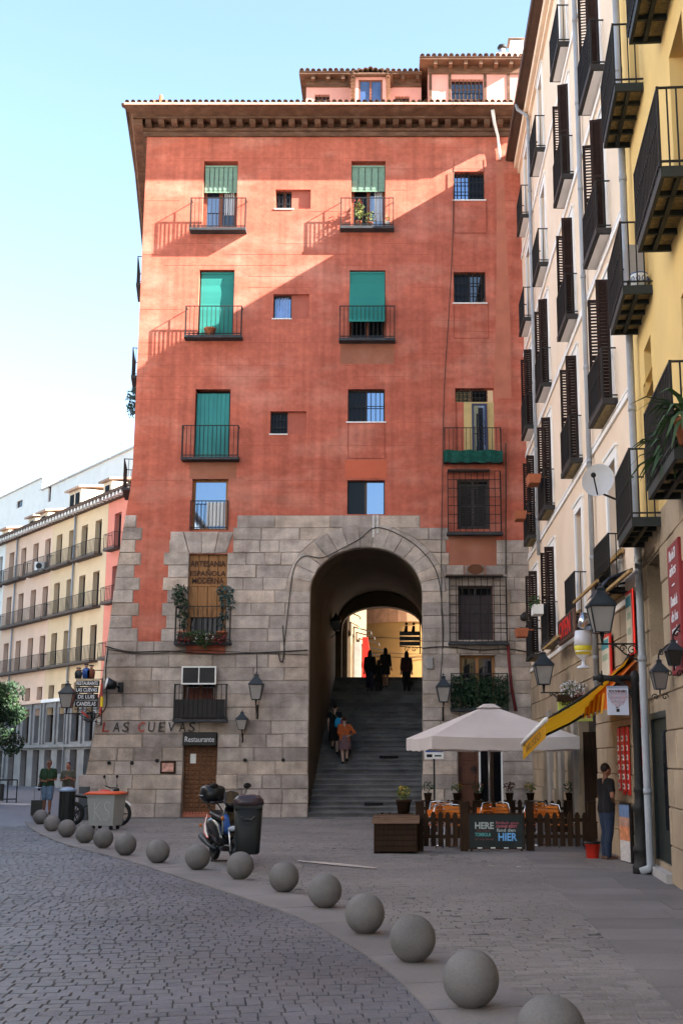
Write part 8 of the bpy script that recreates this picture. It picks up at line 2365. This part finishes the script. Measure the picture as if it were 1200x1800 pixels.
# couple at the left
gp = G(82, 1432)
p1 = person('man in a dark green shirt, denim shorts and sunglasses walking down the street', 1.78, M_SKIND, cloth('green_tee', (.025, .06, .03)), cloth('denim_shorts', (.12, .19, .28)), M_HAIRG, cloth('dark_shoe', (.05, .04, .035)),
            arms={1: ((.135, .02, .64), (.03, -.10, .63)), -1: ((-.15, .03, .63), (-.05, -.10, .61))}, legs={1: ((.05, -.05, .285), (.05, -.03, .05)), -1: ((-.05, -.0, .285), (-.055, .09, .055))}, sleeve=.36, bottom_kind='shorts', glasses=True, head_turn=(.25, 0), w_=1.1, top_hem=.50)
place(p1, (gp.x, gp.y, 0), radians(12))
t = thing('shoulder_bag', 'black shoulder bag on the strap across the man in the green shirt', 'bag', (0, 0, 0))
b = MB().use(M_BLACK, True); b.loft([sup(.05, .14, .78), sup(.07, .17, .85), sup(.06, .16, 1.04), sup(.04, .13, 1.07)]); b.build('bag_body', None, t)
MB().use(mat('tan_strap', (.15, .06, .03), .7)).tube([(0, 0, 1.05), (.14, -.15, 1.25), (.32, -.12, 1.45), (.38, .02, 1.50), (.3, .14, 1.35), (.1, .1, 1.06)], .014, 5).build('strap', None, t)
place(t, (gp.x - .27, gp.y + .02, 0), radians(12))
gq = G(114, 1430)
p2 = person('woman in a grey v neck top beside the man, hands clasped at her chest', 1.70, M_SKIN, cloth('olive_grey_top', (.10, .105, .08)), cloth('pale_trousers', (.45, .43, .42)), M_HAIRD, cloth('dark_shoe2', (.04, .03, .03)),
            arms={1: ((.14, -.0, .65), (.02, -.10, .70)), -1: ((-.14, -.0, .65), (-.02, -.11, .67))}, sleeve=.36, head_turn=(-.35, 0), bust=1)
place(p2, (gq.x, gq.y + .2, 0), radians(4))
t = thing('suitcase', 'small black wheeled case standing next to the walking man', 'suitcase', (0, 0, 0))
b = MB().use(M_BLACK); b.box((-.17, -.12, .05), (.17, .12, .52)); b.build('case', None, t); b = MB().use(M_CHROME)
for s in (-1, 1): b.tube([(s * .1, .1, .52), (s * .1, .1, .9)], .01, 5)
b.tube([(-.1, .1, .9), (.1, .1, .9)], .014, 5); b.build('handle', None, t); 
b = MB().use(M_RUBBER, True)
for s in (-1, 1): b.lathe([(.035, -.015), (.035, .015)], (s * .13, .1, .035), 10, ax='x')
b.build('castor', None, t); c = G(64, 1436); place(t, (c.x, c.y, 0), .2)
# climbing the stairs
def on_stairs(u, v):
    d = ray(u, v); y = YF + .1
    while y < YB:
        p = CAM + d * (y / d.y)
        if p.z <= stair_z(y): return Vector((p.x, y, stair_z(y)))
        y += .02
    return p
climb = {1: ((.05, -.10, .33), (.05, -.055, .155)), -1: ((-.05, -.005, .28), (-.052, .03, .045))}
pa = on_stairs(588, 1327)
p3 = person('woman in a black dress climbing the stairs with a bright blue bag', 1.74, M_SKINP, cloth('black_dress_top', (.012, .012, .014)), cloth('black_dress_skirt', (.014, .010, .010)), M_HAIRD, M_BLACK,
            arms={1: ((.14, .0, .64), (.14, -.06, .52)), -1: ((-.15, .0, .64), (-.165, .03, .50))}, legs=climb, sleeve=.2, bottom_kind='skirt', hem=.27, group='pair climbing the stairs')
place(p3, (pa.x, pa.y, pa.z), radians(180 - 4))
t = thing('shoulder_bag', 'bright blue bag on the back of the woman in black', 'bag', (0, 0, 0))
b = MB().use(M_CYAN, True); b.loft([sup(.11, .05, .0), sup(.14, .07, .06), sup(.13, .07, .22), sup(.07, .04, .32)]); b.use(M_REDSIGN).box((.09, -.075, .05), (.125, -.06, .27)); b.build('bag_body', None, t)
MB().use(mat('cord', (.2, .19, .1), .8)).tube([(0, .02, .3), (-.12, .02, .42), (-.24, .0, .52), (-.26, .12, .55)], .012, 5).build('strap', None, t)
place(t, (pa.x + .13, pa.y - .20, pa.z + .93), radians(-4))
pb = on_stairs(606, 1347)
p4 = person('woman in an orange shirt and patterned skirt climbing with a hand on her hip', 1.62, M_SKINP, cloth('orange_shirt', (.50, .12, .035)), cloth('mauve_skirt', (.17, .095, .10), var=.45, scale=22), M_HAIRA, M_BLACK,
            arms={1: ((.13, .01, .65), (.09, -.04, .57)), -1: ((-.205, .06, .655), (-.085, .055, .585))}, legs={1: ((.05, -.02, .28), (.045, .03, .045)), -1: ((-.05, -.07, .31), (-.045, -.03, .12))}, sleeve=.75, bottom_kind='skirt', hem=.29, group='pair climbing the stairs', w_=1.12, top_hem=.49)
# she leans forward as she climbs
p4.location = (pb.x, pb.y, pb.z); p4.rotation_euler = (radians(-9), 0, radians(180 + 14))
p4.rotation_euler = Matrix.Rotation(radians(194), 3, 'Z').to_euler() if False else (radians(9), 0, radians(190))
# silhouettes at the head of the stairs
dk = cloth('near_black_coat', (.02, .017, .018)); dj = cloth('dark_jeans', (.03, .035, .06))
for (u, vh, lab, hh, lh, sk, k_, dy) in ((650, 1143, 'long haired woman in jeans at the head of the stairs, beside the child', 1.72, .12, dj, 'trousers', .35), (665, 1160, 'child walking between two women at the head of the stairs', 1.22, .05, dk, 'trousers', -.35),
                                  (677, 1139, 'long haired woman in a short coat at the head of the stairs, arm bent', 1.70, .14, dk, 'skirt', .5), (714, 1145, 'woman walking alone at the head of the stairs below the slatted sign', 1.68, .10, dk, 'trousers', .1)):
    y = YB - 2.0 + dy * .4; c = on_y(u, vh, y)
    z = stair_z(y)
    hh2 = max(.95, min(1.82, (c.z - z)))
    p = person(lab, hh2, M_SKIN, dk if u != 714 else cloth('maroon_top', (.05, .018, .02)), sk, M_HAIRD, M_BLACK, long_hair=lh, bottom_kind=k_, hem=.33,
               arms={1: ((.13, .0, .64), (.10, -.10, .60)), -1: ((-.13, .01, .64), (-.15, -.02, .50))} if u == 677 else None, legs={1: ((.05, -.04, .285), (.05, -.03, .045)), -1: ((-.05, .0, .285), (-.05, .07, .055))}, sleeve=.8)
    place(p, (c.x, y, z), radians(180 if u != 677 else 165))
# woman by the shop on the right
c = G(1066, 1511)
p6 = person('woman in a black top and blue jeans standing sideways by the shop, hand on hip', 1.70, M_SKIND, cloth('black_tee', (.014, .013, .015)), cloth('blue_jeans', (.022, .032, .06)), M_HAIRD, cloth('brown_sandal', (.12, .06, .04)),
            arms={1: ((.12, .0, .64), (.13, -.06, .52)), -1: ((-.19, .05, .66), (-.09, -.03, .60))}, sleeve=.3, long_hair=.0, bust=1, legs={1: ((.05, -.015, .28), (.055, .0, .045)), -1: ((-.045, .0, .28), (-.05, .03, .045))})
place(p6, (c.x + .02, c.y, 0), radians(115))
